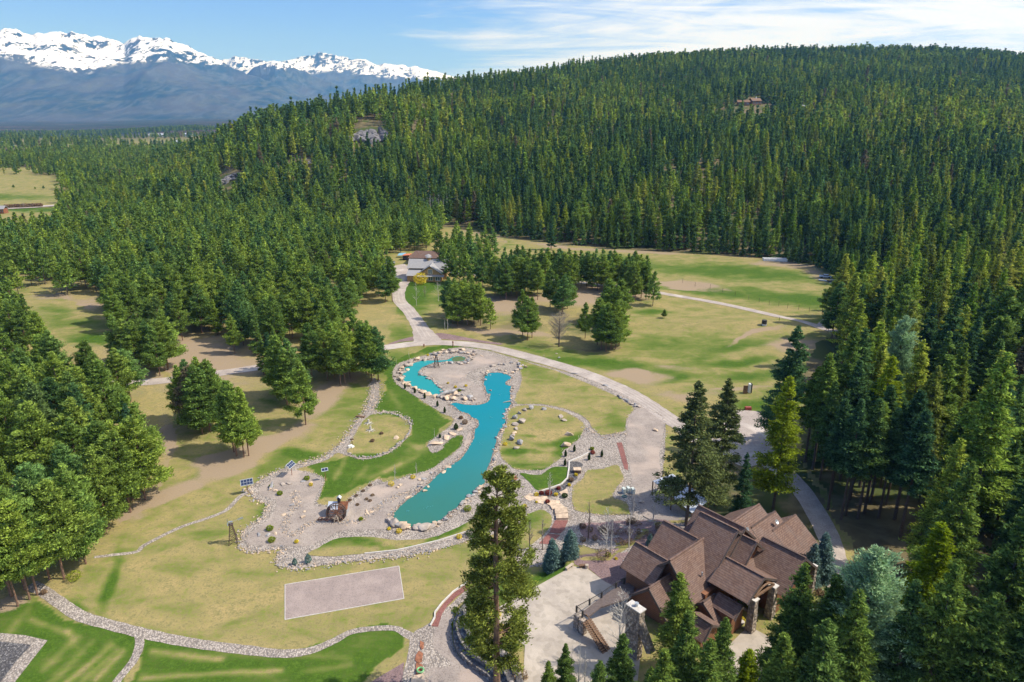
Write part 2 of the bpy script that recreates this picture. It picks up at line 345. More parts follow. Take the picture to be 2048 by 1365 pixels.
M['water'] = water('water', (.042, .165, .115), (.005, .215, .255))
M['water_up'] = water('water_up', (.03, .25, .225), (.02, .28, .27))
M['water_green'] = simple('water_green', (.12, .17, .07), .15, var=.15)
def shingle():
    m, t, b = newmat('shingle'); b.inputs['Roughness'].default_value = .85
    tcn = nd(t, 'ShaderNodeNewGeometry'); s = nd(t, 'ShaderNodeSeparateXYZ'); t.links.new(tcn.outputs['Position'], s.inputs[0])
    z = mathn(t, 'MULTIPLY', s.outputs[2], 5.2); fr = mathn(t, 'FRACT', z); row = mathn(t, 'FLOOR', z)
    u = mathn(t, 'ADD', mathn(t, 'MULTIPLY', s.outputs[0], .77), mathn(t, 'MULTIPLY', s.outputs[1], .64)); u2 = mathn(t, 'SUBTRACT', mathn(t, 'MULTIPLY', s.outputs[0], .64), mathn(t, 'MULTIPLY', s.outputs[1], .77))
    uu = mathn(t, 'FLOOR', mathn(t, 'ADD', mathn(t, 'MULTIPLY', mathn(t, 'ADD', u, u2), 3.0), mathn(t, 'MULTIPLY', row, .5)))
    wn = nd(t, 'ShaderNodeTexWhiteNoise', noise_dimensions='2D'); cb = nd(t, 'ShaderNodeCombineXYZ'); t.links.new(uu, cb.inputs[0]); t.links.new(row, cb.inputs[1]); t.links.new(cb.outputs[0], wn.inputs['Vector'])
    n = nd(t, 'ShaderNodeTexNoise', i_Scale=.5, i_Detail=5.0); t.links.new(tcn.outputs['Position'], n.inputs['Vector'])
    c = mixc(t, wn.outputs['Value'], (.130, .072, .052), (.205, .125, .092)); c = mixc(t, mathn(t, 'MULTIPLY', ramp(t, n.outputs[0], .4, .7), .4), c, (.185, .135, .115))
    c = mixc(t, mathn(t, 'MULTIPLY', ramp(t, fr, .72, .98), .75), c, (.05, .035, .03))
    t.links.new(c, b.inputs['Base Color'])
    bp = nd(t, 'ShaderNodeBump', i_Strength=.8, i_Distance=.06); t.links.new(mathn(t, 'SUBTRACT', 1.0, fr), bp.inputs['Height']); t.links.new(bp.outputs[0], b.inputs['Normal']); return m
M['shingle'] = shingle()
def logs():
    m, t, b = newmat('logs'); b.inputs['Roughness'].default_value = .7
    g = nd(t, 'ShaderNodeNewGeometry'); s = nd(t, 'ShaderNodeSeparateXYZ'); t.links.new(g.outputs['Position'], s.inputs[0])
    fr = mathn(t, 'FRACT', mathn(t, 'MULTIPLY', s.outputs[2], 2.9)); k = mathn(t, 'ABSOLUTE', mathn(t, 'SUBTRACT', fr, .5))
    n = nd(t, 'ShaderNodeTexNoise', i_Scale=1.4, i_Detail=6.0); t.links.new(g.outputs['Position'], n.inputs['Vector'])
    c = mixc(t, n.outputs[0], (.15, .055, .025), (.33, .15, .07)); c = mixc(t, ramp(t, k, .40, .48), c, (.05, .03, .02)); t.links.new(c, b.inputs['Base Color'])
    bp = nd(t, 'ShaderNodeBump', i_Strength=1, i_Distance=.12, invert=True); t.links.new(mathn(t, 'MULTIPLY', k, k), bp.inputs['Height']); t.links.new(bp.outputs[0], b.inputs['Normal']); return m
M['logs'] = logs()
M['cabinlogs'] = simple('cabinlogs', (.46, .30, .13), .8, var=.3, scale=2)
m, t, b = newmat('glass'); b.inputs['Base Color'].default_value = (.12, .15, .17, 1); b.inputs['Roughness'].default_value = .08; b.inputs['Specular IOR Level'].default_value = .9; M['glass'] = m
M['ribroof'] = simple('ribroof', (.62, .66, .72), .45, .2, var=.12)
M['greyroof'] = simple('greyroof', (.33, .32, .315), .7, var=.1)
M['cell'] = simple('cell', (.02, .035, .09), .2, var=.1)
# ------------------------------------------------------------------ ground cover painted per vertex as world-fixed attributes
FOREST_POLYS = [  # ground areas (photo pixels of the tree feet) where woods stand
    [(110, 455), (430, 425), (880, 440), (1010, 478), (1000, 500), (880, 520), (870, 500), (700, 495), (760, 540), (800, 600), (790, 640), (755, 700), (775, 725), (745, 775), (690, 770), (640, 815), (520, 800), (350, 870), (340, 760), (215, 640), (60, 560), (0, 560), (0, 500), (70, 492)],
    [(0, 600), (60, 640), (130, 690), (240, 690), (330, 760), (350, 900), (300, 1020), (200, 1080), (130, 1180), (30, 1210), (0, 1215)],
    [(890, 610), (1005, 590), (1100, 590), (1110, 570), (1310, 560), (1320, 605), (1250, 605), (1240, 700), (1190, 700), (1000, 690), (890, 655)],
]
BLOBS = [ # px,py,rx,ry,angle(deg), channel(0 green,1 dirt,2 floor), amount
    # green lawns
    
    (905, 890, 20, 14, -30, 0, .8), (860, 850, 40, 18, 40, 0, .5), (920, 698, 40, 5, 0, 0, .8),
    (770, 740, 26, 40, 40, 0, .55), (700, 800, 60, 40, -40, 0, .25),
    (225, 1160, 12, 60, 20, 0, .75), (160, 1205, 22, 8, 20, 0, .5), (520, 1030, 22, 22, 0, 0, .55), (420, 1075, 40, 10, 0, 0, .25), (600, 910, 26, 8, 0, 0, .6), (560, 930, 60, 14, -20, 0, .45),
    
    
    (780, 1090, 90, 5, -2, 0, .8), (640, 1095, 30, 10, -20, 0, .6), (900, 1062, 50, 6, -20, 0, .9), (690, 1080, 50, 6, 0, 0, .7),
    (1060, 1095, 60, 14, 0, 0, .1), (1085, 1000, 50, 30, 0, 0, 0.0),  (1050, 905, 40, 5, 4, 0, .7), (1120, 885, 50, 8, -8, 0, .75), (1050, 930, 60, 5, 3, 0, .5), (1110, 905, 22, 12, -40, 0, .65),
    (1060, 870, 20, 5, 0, 0, .6), (1020, 905, 20, 6, 0, 0, .4), (1235, 840, 20, 22, 0, 0, .35), (1080, 740, 40, 12, 20, 0, .3),
    (1200, 985, 40, 16, 0, 0, .0), (820, 590, 40, 34, 0, 0, .9), (900, 600, 30, 14, 0, 0, .6), (860, 570, 60, 10, 0, 0, .8), (800, 670, 40, 14, 10, 0, .4),
    (1010, 640, 60, 10, 0, 0, .45), (1080, 690, 80, 12, 8, 0, .5), (1180, 720, 120, 9, 4, 0, .55), (1350, 690, 100, 20, 0, 0, .35), (1290, 740, 120, 12, 8, 0, .4), (1400, 720, 60, 12, -20, 0, .35),
    (1310, 628, 40, 4, 0, 0, .6), (1250, 520, 60, 9, 8, 0, .5), (1480, 545, 190, 13, 4, 0, .65), (1560, 590, 150, 10, 6, 0, .55), (1420, 585, 120, 6, 8, 0, .55), (1640, 610, 100, 12, 6, 0, .6), (1690, 640, 50, 10, 0, 0, .5),
    (900, 450, 60, 8, 8, 0, .55), (960, 480, 60, 6, 10, 0, .3), (1500, 690, 70, 8, -8, 0, .5), (1480, 725, 60, 9, -6, 0, .7), (1500, 750, 80, 9, 0, 0, .5), (1600, 745, 40, 20, 0, 0, .5), (1350, 760, 30, 6, -10, 0, .6), (1500, 805, 40, 14, 0, 0, .6), (1570, 790, 40, 22, 0, 0, .4),
    (150, 650, 70, 14, 10, 0, .35), (185, 685, 40, 10, 0, 0, .85), (110, 620, 40, 10, 10, 0, .3), (30, 395, 80, 5, 0, 0, .45), (60, 421, 60, 3, 0, 0, .8), (85, 440, 20, 4, 0, 0, .4), (40, 470, 70, 20, 0, 0, .15),
    (320, 905, 30, 8, 0, 0, .3), (400, 950, 30, 8, -20, 0, .3), (575, 775, 60, 10, -10, 0, .35), (530, 800, 40, 6, 0, 0, .4), (1010, 1185, 30, 30, 0, 0, .6), (1090, 1155, 40, 14, -20, 0, .7),
    (1480, 1225, 30, 30, 0, 0, .5), (1030, 1300, 16, 30, 0, 0, .5), (1060, 1040, 30, 22, 0, 0, .35), (1110, 1140, 30, 10, 0, 0, .4),
    # bare earth
    (400, 960, 150, 20, -22, 1, .6), (560, 880, 110, 20, -18, 1, .75), (650, 800, 60, 22, -40, 1, .8), (480, 910, 100, 14, -10, 1, .7), (330, 1000, 70, 14, -20, 1, .6), (280, 1040, 40, 14, -20, 1, .5), (440, 930, 80, 18, 0, 1, .5),
    (1300, 755, 70, 14, 4, 1, .65), (1260, 745, 40, 10, 0, 1, .6), (1360, 735, 70, 9, 5, 1, .55), (1330, 790, 60, 16, 20, 1, .5), (1600, 690, 90, 18, 0, 1, .75), (1530, 662, 50, 6, -6, 1, .8), (1480, 680, 40, 5, -25, 1, .7), (1500, 770, 90, 4, -3, 1, .6), (1400, 790, 60, 14, -10, 1, .5),
    (1000, 470, 90, 5, 10, 1, .55), (1120, 492, 100, 5, 4, 1, .6), (1330, 505, 160, 5, 2, 1, .65), (1560, 528, 90, 7, 2, 1, .65), (1640, 550, 40, 16, 20, 1, .65), (1400, 572, 85, 12, 6, 1, .6), (1350, 570, 60, 8, 6, 1, .4), (1160, 590, 150, 8, 0, 1, .3),
    (960, 660, 80, 5, 3, 1, .7), (1050, 668, 60, 4, 3, 1, .4), (1000, 615, 60, 20, 0, 1, .5), (1200, 600, 90, 12, 0, 1, .5), (1250, 640, 60, 16, 0, 1, .25), (90, 592, 50, 6, -4, 1, .6), (160, 610, 60, 14, 0, 1, .3), (60, 470, 60, 16, 0, 1, .35), (20, 490, 40, 8, 0, 1, .4), (1220, 750, 20, 14, 0, 1, .3),
    (60, 380, 80, 6, 0, 1, .3), (1690, 660, 30, 12, 0, 1, .5), (330, 880, 20, 40, 0, 1, .5), (20, 1210, 40, 14, -20, 1, .7), (380, 720, 160, 50, 0, 1, .4), (1080, 580, 200, 30, 0, 1, .25),
    (1180, 1120, 60, 30, 0, 1, .35), (1230, 1095, 60, 14, 0, 1, .3),
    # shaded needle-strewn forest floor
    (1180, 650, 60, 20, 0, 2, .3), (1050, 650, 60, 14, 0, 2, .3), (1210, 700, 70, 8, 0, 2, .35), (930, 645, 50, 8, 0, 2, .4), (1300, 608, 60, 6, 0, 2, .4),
]
GREENS = [[(-60,1225),(0,1212),(75,1186),(110,1212),(160,1243),(268,1270),(275,1300),(235,1365),(200,1420),(-60,1420)], [(285,1272),(410,1296),(560,1308),(640,1298),(700,1268),(780,1260),(818,1280),(808,1328),(760,1355),(700,1420),(240,1420),(262,1350),(285,1300)],
 [(752,762),(785,718),(850,699),(905,694),(880,702),(800,730),(786,755),(800,775),(865,815),(908,842),(870,876),(855,888),(860,905),(915,872),(926,874),(920,893),(862,938),(767,965),(755,957),(690,998),(636,1008),(648,960),(600,935),(690,912),(771,910),(820,866),(815,840),(747,825),(757,790)],
 [(1030,946),(1140,930),(1136,960),(1120,972),(1080,985),(1060,970)]]
STREAKS = [(20,1262,60,1215,5,-.4),(40,1310,110,1240,4,.2),(100,1365,180,1285,5,-.45),(160,1365,232,1300,4,-.5),(420,1300,700,1322,4,-.4),(65,1237,137,1264,5,-.6),(137,1262,150,1290,6,-.4),(130,1365,219,1291,5,-.7),(191,1358,246,1302,4,-.65),(85,1339,154,1271,4,-.4),(304,1305,441,1322,5,-.8),(280,1358,561,1343,4,-.75),(600,1348,700,1335,4,-.5),(470,1300,560,1312,3,.2),(40,1300,75,1290,8,.3),(350,1338,520,1330,4,.2),
 (668,958,694,905,4,-.6),(700,975,730,935,4,-.3),(735,960,800,925,3,-.35),(815,905,860,890,4,-.35),(760,770,800,810,4,-.4),(840,845,880,860,4,-.35),(770,945,835,912,4,-.5),(795,870,850,905,5,-.35),(800,730,845,712,5,-.5),(830,815,880,850,3,.25),(700,1095,850,1090,3,-.3),(300,1180,420,1150,10,-.15),(430,1230,560,1200,10,-.2),(1060,905,1100,903,5,-.5),(1075,875,1130,868,7,-.45)]
def cover(x, y, z):
    px, py = proj(x, y, z)
    # ragged edges
    jx = (fbm(x, y, 9, 4, 21)-.46)*44; jy = (fbm(x, y, 9, 4, 31)-.46)*26
    sc = np.clip(np.hypot(x, y)/150, .4, 3)
    qx = px+jx/sc+(fbm(x, y, 38, 3, 41)-.44)*70/sc; qy = py+jy/sc+(fbm(x, y, 38, 3, 43)-.44)*26/sc
    c = np.zeros((len(x), 4), np.float32); c[:, 3] = 1; c[:, 0] = .22
    for bx, by, rx, ry, an, ch, am in BLOBS:
        an = R(an); dx = qx-bx; dy = qy-by; u = dx*math.cos(an)+dy*math.sin(an); v = -dx*math.sin(an)+dy*math.cos(an)
        w = np.exp(-((u/rx)**2+(v/ry)**2)**1.3); c[:, ch] += am*w
    for poly in GREENS: c[inpoly(qx, qy, poly), 0] += .62
    for bx, by, ex, ey, w_, am in STREAKS:
        sx_ = px*.75+qx*.25; sy_ = py*.75+qy*.25; L2 = (ex-bx)**2+(ey-by)**2; t_ = np.clip(((sx_-bx)*(ex-bx)+(sy_-by)*(ey-by))/L2, 0, 1); d_ = np.hypot(sx_-bx-t_*(ex-bx), sy_-by-t_*(ey-by)); c[:, 0] += am*.8*np.exp(-(d_/(w_*1.7))**2)
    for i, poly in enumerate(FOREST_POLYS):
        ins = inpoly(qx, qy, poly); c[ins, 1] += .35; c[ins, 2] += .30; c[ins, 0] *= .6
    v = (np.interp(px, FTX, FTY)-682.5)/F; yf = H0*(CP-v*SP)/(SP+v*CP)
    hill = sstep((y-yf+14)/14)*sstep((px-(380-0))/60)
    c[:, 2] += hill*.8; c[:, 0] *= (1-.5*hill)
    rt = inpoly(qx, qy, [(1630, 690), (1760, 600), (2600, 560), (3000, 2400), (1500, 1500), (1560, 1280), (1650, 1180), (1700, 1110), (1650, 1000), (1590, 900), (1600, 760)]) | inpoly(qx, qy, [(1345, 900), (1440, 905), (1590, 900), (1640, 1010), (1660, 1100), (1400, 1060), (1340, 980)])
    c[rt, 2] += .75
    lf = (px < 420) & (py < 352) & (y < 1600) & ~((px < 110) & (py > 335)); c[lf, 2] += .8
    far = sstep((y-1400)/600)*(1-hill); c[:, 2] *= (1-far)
    return np.clip(c, 0, 1.3)
# one ground sheet reaching the horizon
NC, NR = 760, 640
sc = np.linspace(-1, 1, NC); sc = np.sign(sc)*(np.abs(sc)**1.25)*1.45
yr = np.concatenate([[-55, -20, 10, 30], np.geomspace(45, 420, 400), np.geomspace(423, 16000, NR-404)])
sg, yg = np.meshgrid(sc, yr); xg = sg*(yg+62); xg, yg = xg.ravel(), yg.ravel(); zg = hgt(xg, yg)
ii = (np.arange(NR-1)[:, None]*NC+np.arange(NC-1)[None, :]).ravel()
lp = np.stack([ii, ii+1, ii+NC+1, ii+NC], 1).ravel()
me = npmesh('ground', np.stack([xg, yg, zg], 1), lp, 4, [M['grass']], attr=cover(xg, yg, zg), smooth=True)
tag(link(bpy.data.objects.new('ground', me)), kind='structure')
# ------------------------------------------------------------------ draped sheets
def smooth_poly(pts, n=3, closed=True):
    out = []; k = len(pts)
    for i in range(k if closed else k-1):
        p0, p1, p2, p3 = (pts[(i-1) % k], pts[i], pts[(i+1) % k], pts[(i+2) % k]) if closed else (pts[max(i-1, 0)], pts[i], pts[i+1], pts[min(i+2, k-1)])
        for j in range(n):
            t = j/n; out.append(tuple(.5*((2*b)+(c-a)*t+(2*a-5*b+4*c-d)*t*t+(3*b-a-3*c+d)*t**3) for a, b, c, d in zip(p0, p1, p2, p3)))
    if not closed: out.append(pts[-1])
    return out
def drape(name, pts, mat, off, step=2.0, attr=False, parent=None):
    "pts world xy; triangulated with inner points and laid on the terrain"
    xs = np.array([p[0] for p in pts]); ys = np.array([p[1] for p in pts])
    gx, gy = np.meshgrid(np.arange(xs.min(), xs.max(), step), np.arange(ys.min(), ys.max(), step)); gx = gx.ravel(); gy = gy.ravel()
    gx = gx+rng.uniform(-.2, .2, gx.shape)*step
    k = inpoly(gx, gy, pts) & (pdist(gx, gy, pts) > step*.35); gx, gy = gx[k], gy[k]
    vs = [Vector(p) for p in pts]+[Vector(p) for p in zip(gx, gy)]; n = len(pts)
    r = geometry.delaunay_2d_cdt(vs, [(i, (i+1) % n) for i in range(n)], [list(range(n))], 1, 1e-4)
    v = np.array([(p.x, p.y) for p in r[0]]); f = [q for q in r[2] if len(q) == 3]
    z = hgt(v[:, 0], v[:, 1]); v3 = np.stack([v[:, 0], v[:, 1], z+off], 1)
    fa = np.array(f).ravel()
    # face up
    a = v3[fa.reshape(-1, 3)]; nz = np.cross(a[:, 1]-a[:, 0], a[:, 2]-a[:, 0])[:, 2]; fr = fa.reshape(-1, 3); fr[nz < 0] = fr[nz < 0][:, ::-1]
    me = npmesh(name, v3, fr.ravel(), 3, [mat], attr=cover(v[:, 0], v[:, 1], z) if attr else None)
    o = link(bpy.data.objects.new(name, me))
    if parent: o.parent = parent
    return o
def wpts(px, sm=3, rag=0.0):
    w = [tuple(at(*q).xy) for q in px]
    if sm > 1: w = smooth_poly(w, sm)
    if rag: w = [(x+rng.uniform(-rag, rag), y+rng.uniform(-rag, rag)) for x, y in w]
    return w
def sheet(name, px, mat, off, sm=3, rag=.12, **k):
    o = drape(name, wpts(px, sm, rag), mat, off, **k); tag(o, kind='structure'); return o
def ribbon_pts(c, w):
    c = smooth_poly([tuple(at(*q).xy) for q in c], 6, False); ws = np.interp(np.linspace(0, 1, len(c)), np.linspace(0, 1, len(w)), w); L, Rr = [], []
    for i, p in enumerate(c):
        a, b = c[max(i-1, 0)], c[min(i+1, len(c)-1)]; dx, dy = b[0]-a[0], b[1]-a[1]; l = math.hypot(dx, dy)+1e-9; nx, ny = -dy/l, dx/l; q = ws[i]/2*(1+rng.uniform(-.06, .06))
        L.append((p[0]+nx*q, p[1]+ny*q)); Rr.append((p[0]-nx*q, p[1]-ny*q))
    return c, L, Rr
def ribbon(name, c, w, mat, off):
    "a strip along a centre line, as quads"
    c, L, Rr = ribbon_pts(c, w if isinstance(w, list) else [w, w]); K = 4; vs = []; fs = []
    for i in range(len(c)):
        for k in range(K+1):
            t = k/K; x = L[i][0]*(1-t)+Rr[i][0]*t; y = L[i][1]*(1-t)+Rr[i][1]*t; vs.append((x, y))
    v = np.array(vs); z = hgt(v[:, 0], v[:, 1])+off; v = np.stack([v[:, 0], v[:, 1], z], 1)
    for i in range(len(c)-1):
        for k in range(K): a = i*(K+1)+k; fs.append((a, a+K+1, a+K+2, a+1))
    me = npmesh(name, v, np.array(fs).ravel(), 4, [mat]); o = link(bpy.data.objects.new(name, me)); tag(o, kind='structure'); return o
POND = [(972,750),(984,746.6),(1000,746.6),(1013,750),(1022,756),(1017,761),(1011,766),(1013,771),(1023,774),(1020,782),(1021,794),(1021.7,806),(1021,812),(1014,821),(1008.5,831),(1011,841),(1005.6,856),(995,870),(993,885),(987,905),(980,925),(973,942),(965,953),(969,966),(952,983),(929,1002),(912,1017),(895,1030),(883,1040),(871,1046),(861,1051),(846,1054),(832,1055),(817,1055),(802,1051),(794,1046),(788.6,1037.6),(789.4,1027),(797,1018),(805,1010),(816,1001),(824,995),(832,991),(841,982),(852,973),(870,957),(885,943),(904,931),(922,919),(936,900),(948,877),(950,862),(956,853),(956,842),(942,835),(938,829),(920,823),(907,812),(899,809.6),(912,806.7),(926,810),(948,811),(967,809),(978,801.6),(980.7,789),(975,788),(970,775),(967.5,765)]
POND2 = [(862,722),(880,722),(897,720),(904,716),(915,713.5),(928,715.5),(931,719.5),(923,723.5),(905,724),(885,724.5),(870,726),(858,730),(850,733),(841.5,738.6),(839.3,746),(843,752),(856,755),(865,763.5),(875,774),(885.5,782.5),(888,788.4),(874,792),(862,789),(846,781),(828,775),(815,768),(806.4,760.6),(803.4,750),(805.6,738.6),(821,731),(833,725.4),(845,722.5)]
BED = [(906,696.8),(930,695.5),(950,698),(985,704),(1022,715),(1090,733),(1160,753),(1228,781),(1285,812),(1325,836),(1330,880),(1325,960),(1335,1010),(1390,1050),(1370,1100),(1260,1130),(1240,1110),(1200,1100),(1150,1090),(1110,1120),(1060,1135),(1030,1120),(1030,1075),(1000,1068),(960,1076),(931.4,1084.5),(875.8,1099.2),(817.2,1110.9),(758.6,1118.2),(700,1123),(636.3,1132.4),(581.6,1135.8),(553,1127.2),(562.8,1100.2),(530.6,1101.6),(505.7,1103),(488,1098.7),(479.3,1088.5),(483.7,1078),(485.2,1066.5),(492.5,1056),(516,1043),(530.6,1025.5),(535,1011),(532,1006.4),(508.6,999),(498.3,984.5),(494,978.6),(505.7,972.7),(516,964),(538,951),(567,937.6),(589,930.3),(618,923),(650,913),(680,889),(696,870),(705,855),(719.5,836),(728,826),(740,796),(745,762),(750,760),(758,769),(757,796),(747,822),(771,825),(795,829),(814,839),(822.5,849.3),(821,866),(811,880),(791,897),(771,909),(743,918),(716.6,918.5),(690,910),(672,907),(655,920),(625,930),(592,939),(611,943.4),(628.7,948),(647,956.6),(647.7,967),(642,986),(634.6,1003.5),(636,1008),(650,1011),(690,1008),(699,996),(716.6,984),(738.6,969.4),(756,957.7),(768,965),(791,960),(820.6,950.4),(863,938.6),(892.4,916.7),(904,909.3),(921.7,893),(927.5,874),(914.4,871.3),(888,888.8),(885,897.6),(869,905.7),(860,903.5),(855.8,887.4),(870.4,875.7),(885,864),(899.7,853.7),(908.5,842),(910.4,842.6),(903,833.8),(885.5,827.9),(865,814.8),(841.5,800),(816.6,784),(794.6,769.4),(786,756),(786,743),(793,730.5),(813.7,721),(838.6,714.4),(865,707.8),(882.5,702)]
LAWN_E = [(1039,720.5),(1073,731),(1107.6,741),(1150,757),(1193,775),(1231,792.4),(1252,806),(1268.4,817),(1257,832),(1251.5,848),(1250,862),(1225,868),(1203,871),(1190,863),(1183,854),(1176,842),(1159,830),(1137,821),(1114.5,814.6),(1075,808.5),(1032,809),(1031,795),(1036,782),(1042,768),(1042.6,754.7),(1040,743),(1036,731)]
LAWN_R = [(1020.5,819),(1040,812),(1058.6,811.5),(1087.9,813.5),(1124.5,822.5),(1153.8,837),(1170,852),(1165,866),(1157,879),(1146.5,887),(1135,897),(1125,903),(1124.5,914.3),(1111.3,924.5),(1090.8,938.6),(1073.2,941),(1036.6,940),(1019,931.8),(1003,915.7),(999,898),(1004,879),(1010,852),(1014.6,832)]
LAWN_T = [(1039.5,947),(1060,949.5),(1083.5,950),(1102.5,936.5),(1124.5,934),(1136,938),(1133,958),(1121.6,969.9),(1102.5,977),(1080.6,981.6),(1071.8,980),(1061.5,968.5),(1050,957)]
LAWN_Y = [(1233,930.4),(1205,938),(1175.8,941),(1165.5,958),(1154,966),(1146.5,976),(1144,995),(1147,1017),(1155.8,1023),(1192.4,1029),(1255.4,1031),(1259,1024.5),(1250,1004),(1224.6,995),(1236,973),(1248,958.6),(1243.7,947)]
LAWN_S = [(1080,1020),(1098,1028),(1105,1041),(1098,1056),(1085,1072),(1065,1088),(1040,1100),(1036,1060),(1050,1035)]
LAWN_W = [(615.5,1110),(633,1098.7),(655,1086),(677,1077),(710,1074.5),(744,1075.7),(793.7,1081.6),(839,1080),(875.8,1073),(912.4,1056.7),(949,1039),(985,1024),(1000,1030),(975,1048),(940,1062.5),(875.8,1083),(826,1095),(793.7,1102),(729,1108.7),(700,1111),(655,1114)]
OVAL = [(746,829),(771,827),(794,831),(812,840.5),(820.6,849.3),(819,865.4),(809,878.6),(790,894.7),(771,906.4),(743,915),(716.6,915),(699,908),(694.6,899),(706.4,875.7),(721,849.3),(735.7,834.6)]
FINE1 = [(520,978),(548,958),(590,941),(625,955),(643,962),(636,985),(628,1004),(636,1014),(700,1010),(745,975),(790,964),(850,948),(905,922),(928,892),(934,872),(946,865),(940,895),(915,915),(880,935),(845,963),(820,978),(800,1003),(780,1025),(775,1050),(760,1060),(700,1060),(672,1066),(625,1090),(600,1093),(560,1091),(500,1090),(496,1072),(525,1050),(548,1024),(552,1002),(522,990)]
FINE2 = [(852,740),(866,737),(900,730),(935,727),(955,712),(975,706),(1010,722),(1030,722),(1000,728),(965,735),(945,742),(930,755),(945,765),(962,775),(972,790),(974,800),(950,806),(915,803),(945,790),(935,775),(905,778),(890,770),(870,757),(852,750)]
FINE3 = [(1330,836),(1290,816),(1271,820),(1259,836),(1254,863),(1252,884),(1258,918),(1262,946),(1266,976),(1272,1000),(1300,1040),(1390,1075),(1400,1040),(1345,1000),(1325,960),(1318,905)]
FINE4 = [(700,1064),(770,1062),(772,1072),(720,1070),(640,1092),(600,1095),(640,1080)]
sheet('gravel_bed', BED, M['cobble'], .03)
sheet('gravel_path', [(870,1240),(905,1205),(932,1180),(945,1174),(935,1195),(915,1215),(905,1250),(906,1290),(925,1322),(965,1350),(1000,1370),(1005,1420),(790,1420),(802,1362),(814,1320),(821,1281),(832,1263),(852,1251)], M['cobble'], .03)
sheet('gravel', [(880,1240),(908,1215),(900,1250),(900,1290),(920,1320),(980,1360),(1000,1420),(830,1420),(848,1345),(905,1330),(870,1300),(868,1265)], M['gravel'], .055)
for q in (FINE1, FINE2, FINE3): sheet('gravel', q, M['gravel'], .055)
for q in (LAWN_E, LAWN_R, LAWN_T, LAWN_Y, LAWN_S, LAWN_W, OVAL): sheet('lawn', q, M['grass'], .085, attr=True, step=1.2)
M['wet'] = stonefield('wet', [(.20, .15, .11), (.26, .19, .14), (.13, .10, .08)], .2, bump=.4)
def grown(px, d):
    w = wpts(px, 3); A = sum(a[0]*b[1]-b[0]*a[1] for a, b in zip(w, w[1:]+w[:1])); sg = 1 if A > 0 else -1; out = []
    for i, p in enumerate(w): a, b = w[i-1], w[(i+1) % len(w)]; dx, dy = b[0]-a[0], b[1]-a[1]; l = math.hypot(dx, dy)+1e-9; out.append((p[0]+sg*dy/l*d*rng.uniform(.3, 1.5), p[1]-sg*dx/l*d*rng.uniform(.3, 1.5)))
    return out
for q in (POND, POND2):
    o = drape('shore', grown(q, .45), M['wet'], .085, step=1.2); tag(o, kind='structure')
sheet('water', POND, M['water'], .11, rag=.15); sheet('water', POND2, M['water_up'], .11, rag=.12)
sheet('stream', [(905,717),(915,714.5),(927,716),(930,719.5),(922,723),(906,723.5)], M['water_green'], .125, sm=3)
sheet('path', [(1136,924.5),(1162.6,926),(1162.6,939),(1153.8,958),(1133,976),(1117,991),(1088,993),(1078,984),(1102.5,979),(1121.6,971.5),(1134,959),(1138,939)], M['darkrock'], .07)
for q in ([(1232.9,886.4),(1243.9,885.7),(1249,905.5),(1256.3,931.8),(1255.6,941.3),(1249,939),(1241.7,917),(1237.3,899.6)], [(1110,1041.5),(1136,1041.5),(1128,1062),(1120,1068),(1098,1066)], [(1096,1068),(1121,1071),(1101,1090),(1078,1088)],
          [(935,1168),(907,1187),(886,1209),(872,1228),(871.5,1237),(863,1253),(875.7,1255),(884.5,1229),(895,1213),(914,1194),(941,1176)]):
    sheet('mulch_bed', q, M['redmulch'], .075, sm=1, rag=.04)
sheet('mulch_bed', [(740,1368),(760,1354),(809.8,1324.7),(802.5,1368)], M['mulch'], .04, sm=1)
for q in ([(776,689),(800,680),(836,672),(842,675),(838,681),(800,684.5),(778,693)], [(872,667),(900,669),(960,681),(1000,687),(998,690),(930,682),(885,679),(872,672)]): sheet('mulch_bed', q, M['mulch'], .05, sm=2)
sheet('court', [(570,1170),(798,1133),(808,1198),(570,1240)], M['court'], .05, sm=1, rag=0)
sheet('gravel_pad', [(-60,1262),(0,1266.8),(50,1272),(95.8,1280.5),(62,1322),(30.8,1365),(5,1400),(-60,1400)], M['cobble'], .035, sm=1)
sheet('gravel_pad', [(-60,1278),(0,1284.6),(64.3,1289.7),(30,1325),(6.8,1356),(-20,1390),(-60,1390)], M['darkrock'], .06, sm=1)
sheet('patio', [(1146.5,1133),(1175.8,1139),(1209.5,1164),(1240,1180),(1290,1230),(1260,1500),(1046,1450),(1046,1362),(1050,1292),(1000,1256),(968,1232),(1000,1213.8),(1058.6,1181.6),(1124.5,1145)], M['patio'], .06, sm=1, rag=0)
sheet('patio', [(1420,1330),(1465,1285),(1500,1255),(1560,1290),(1650,1330),(1600,1420),(1450,1450)], M['patio'], .06, sm=2)
sheet('gravel', [(1160,1112),(1215,1100),(1270,1115),(1262,1150),(1235,1185),(1205,1160),(1178,1138),(1150,1130)], M['mulch'], .045, sm=3)
sheet('mulch_bed', [(1160,1050),(1200,1046),(1260,1042),(1330,1040),(1345,1062),(1330,1085),(1270,1092),(1215,1082),(1170,1075)], M['mulch'], .06)
sheet('gravel', [(1436,838),(1470,822),(1530,826),(1560,845),(1550,900),(1500,935),(1440,905)], M['road'], .05)
ribbon('road', [(-30,770),(60,752),(180,762),(290,765),(400,752),(480,741),(600,722),(700,705),(775.8,695),(844,687),(899,686.5),(970.8,693.5),(1022,705),(1090.5,723.5),(1159,744),(1227.4,771),(1278.7,798),(1323,827),(1365,856),(1400,880),(1480,900),(1560,940),(1605,985),(1640,1040),(1660,1085),(1672,1120),(1680,1180)], [5.2,5.2,5,5.2,5.2,5.2,5.0,4.4,4.0], M['road'], .06)
M['tread'] = stonefield('tread', [(.47, .415, .37), (.52, .465, .42), (.41, .36, .32)], .12, bump=.15)
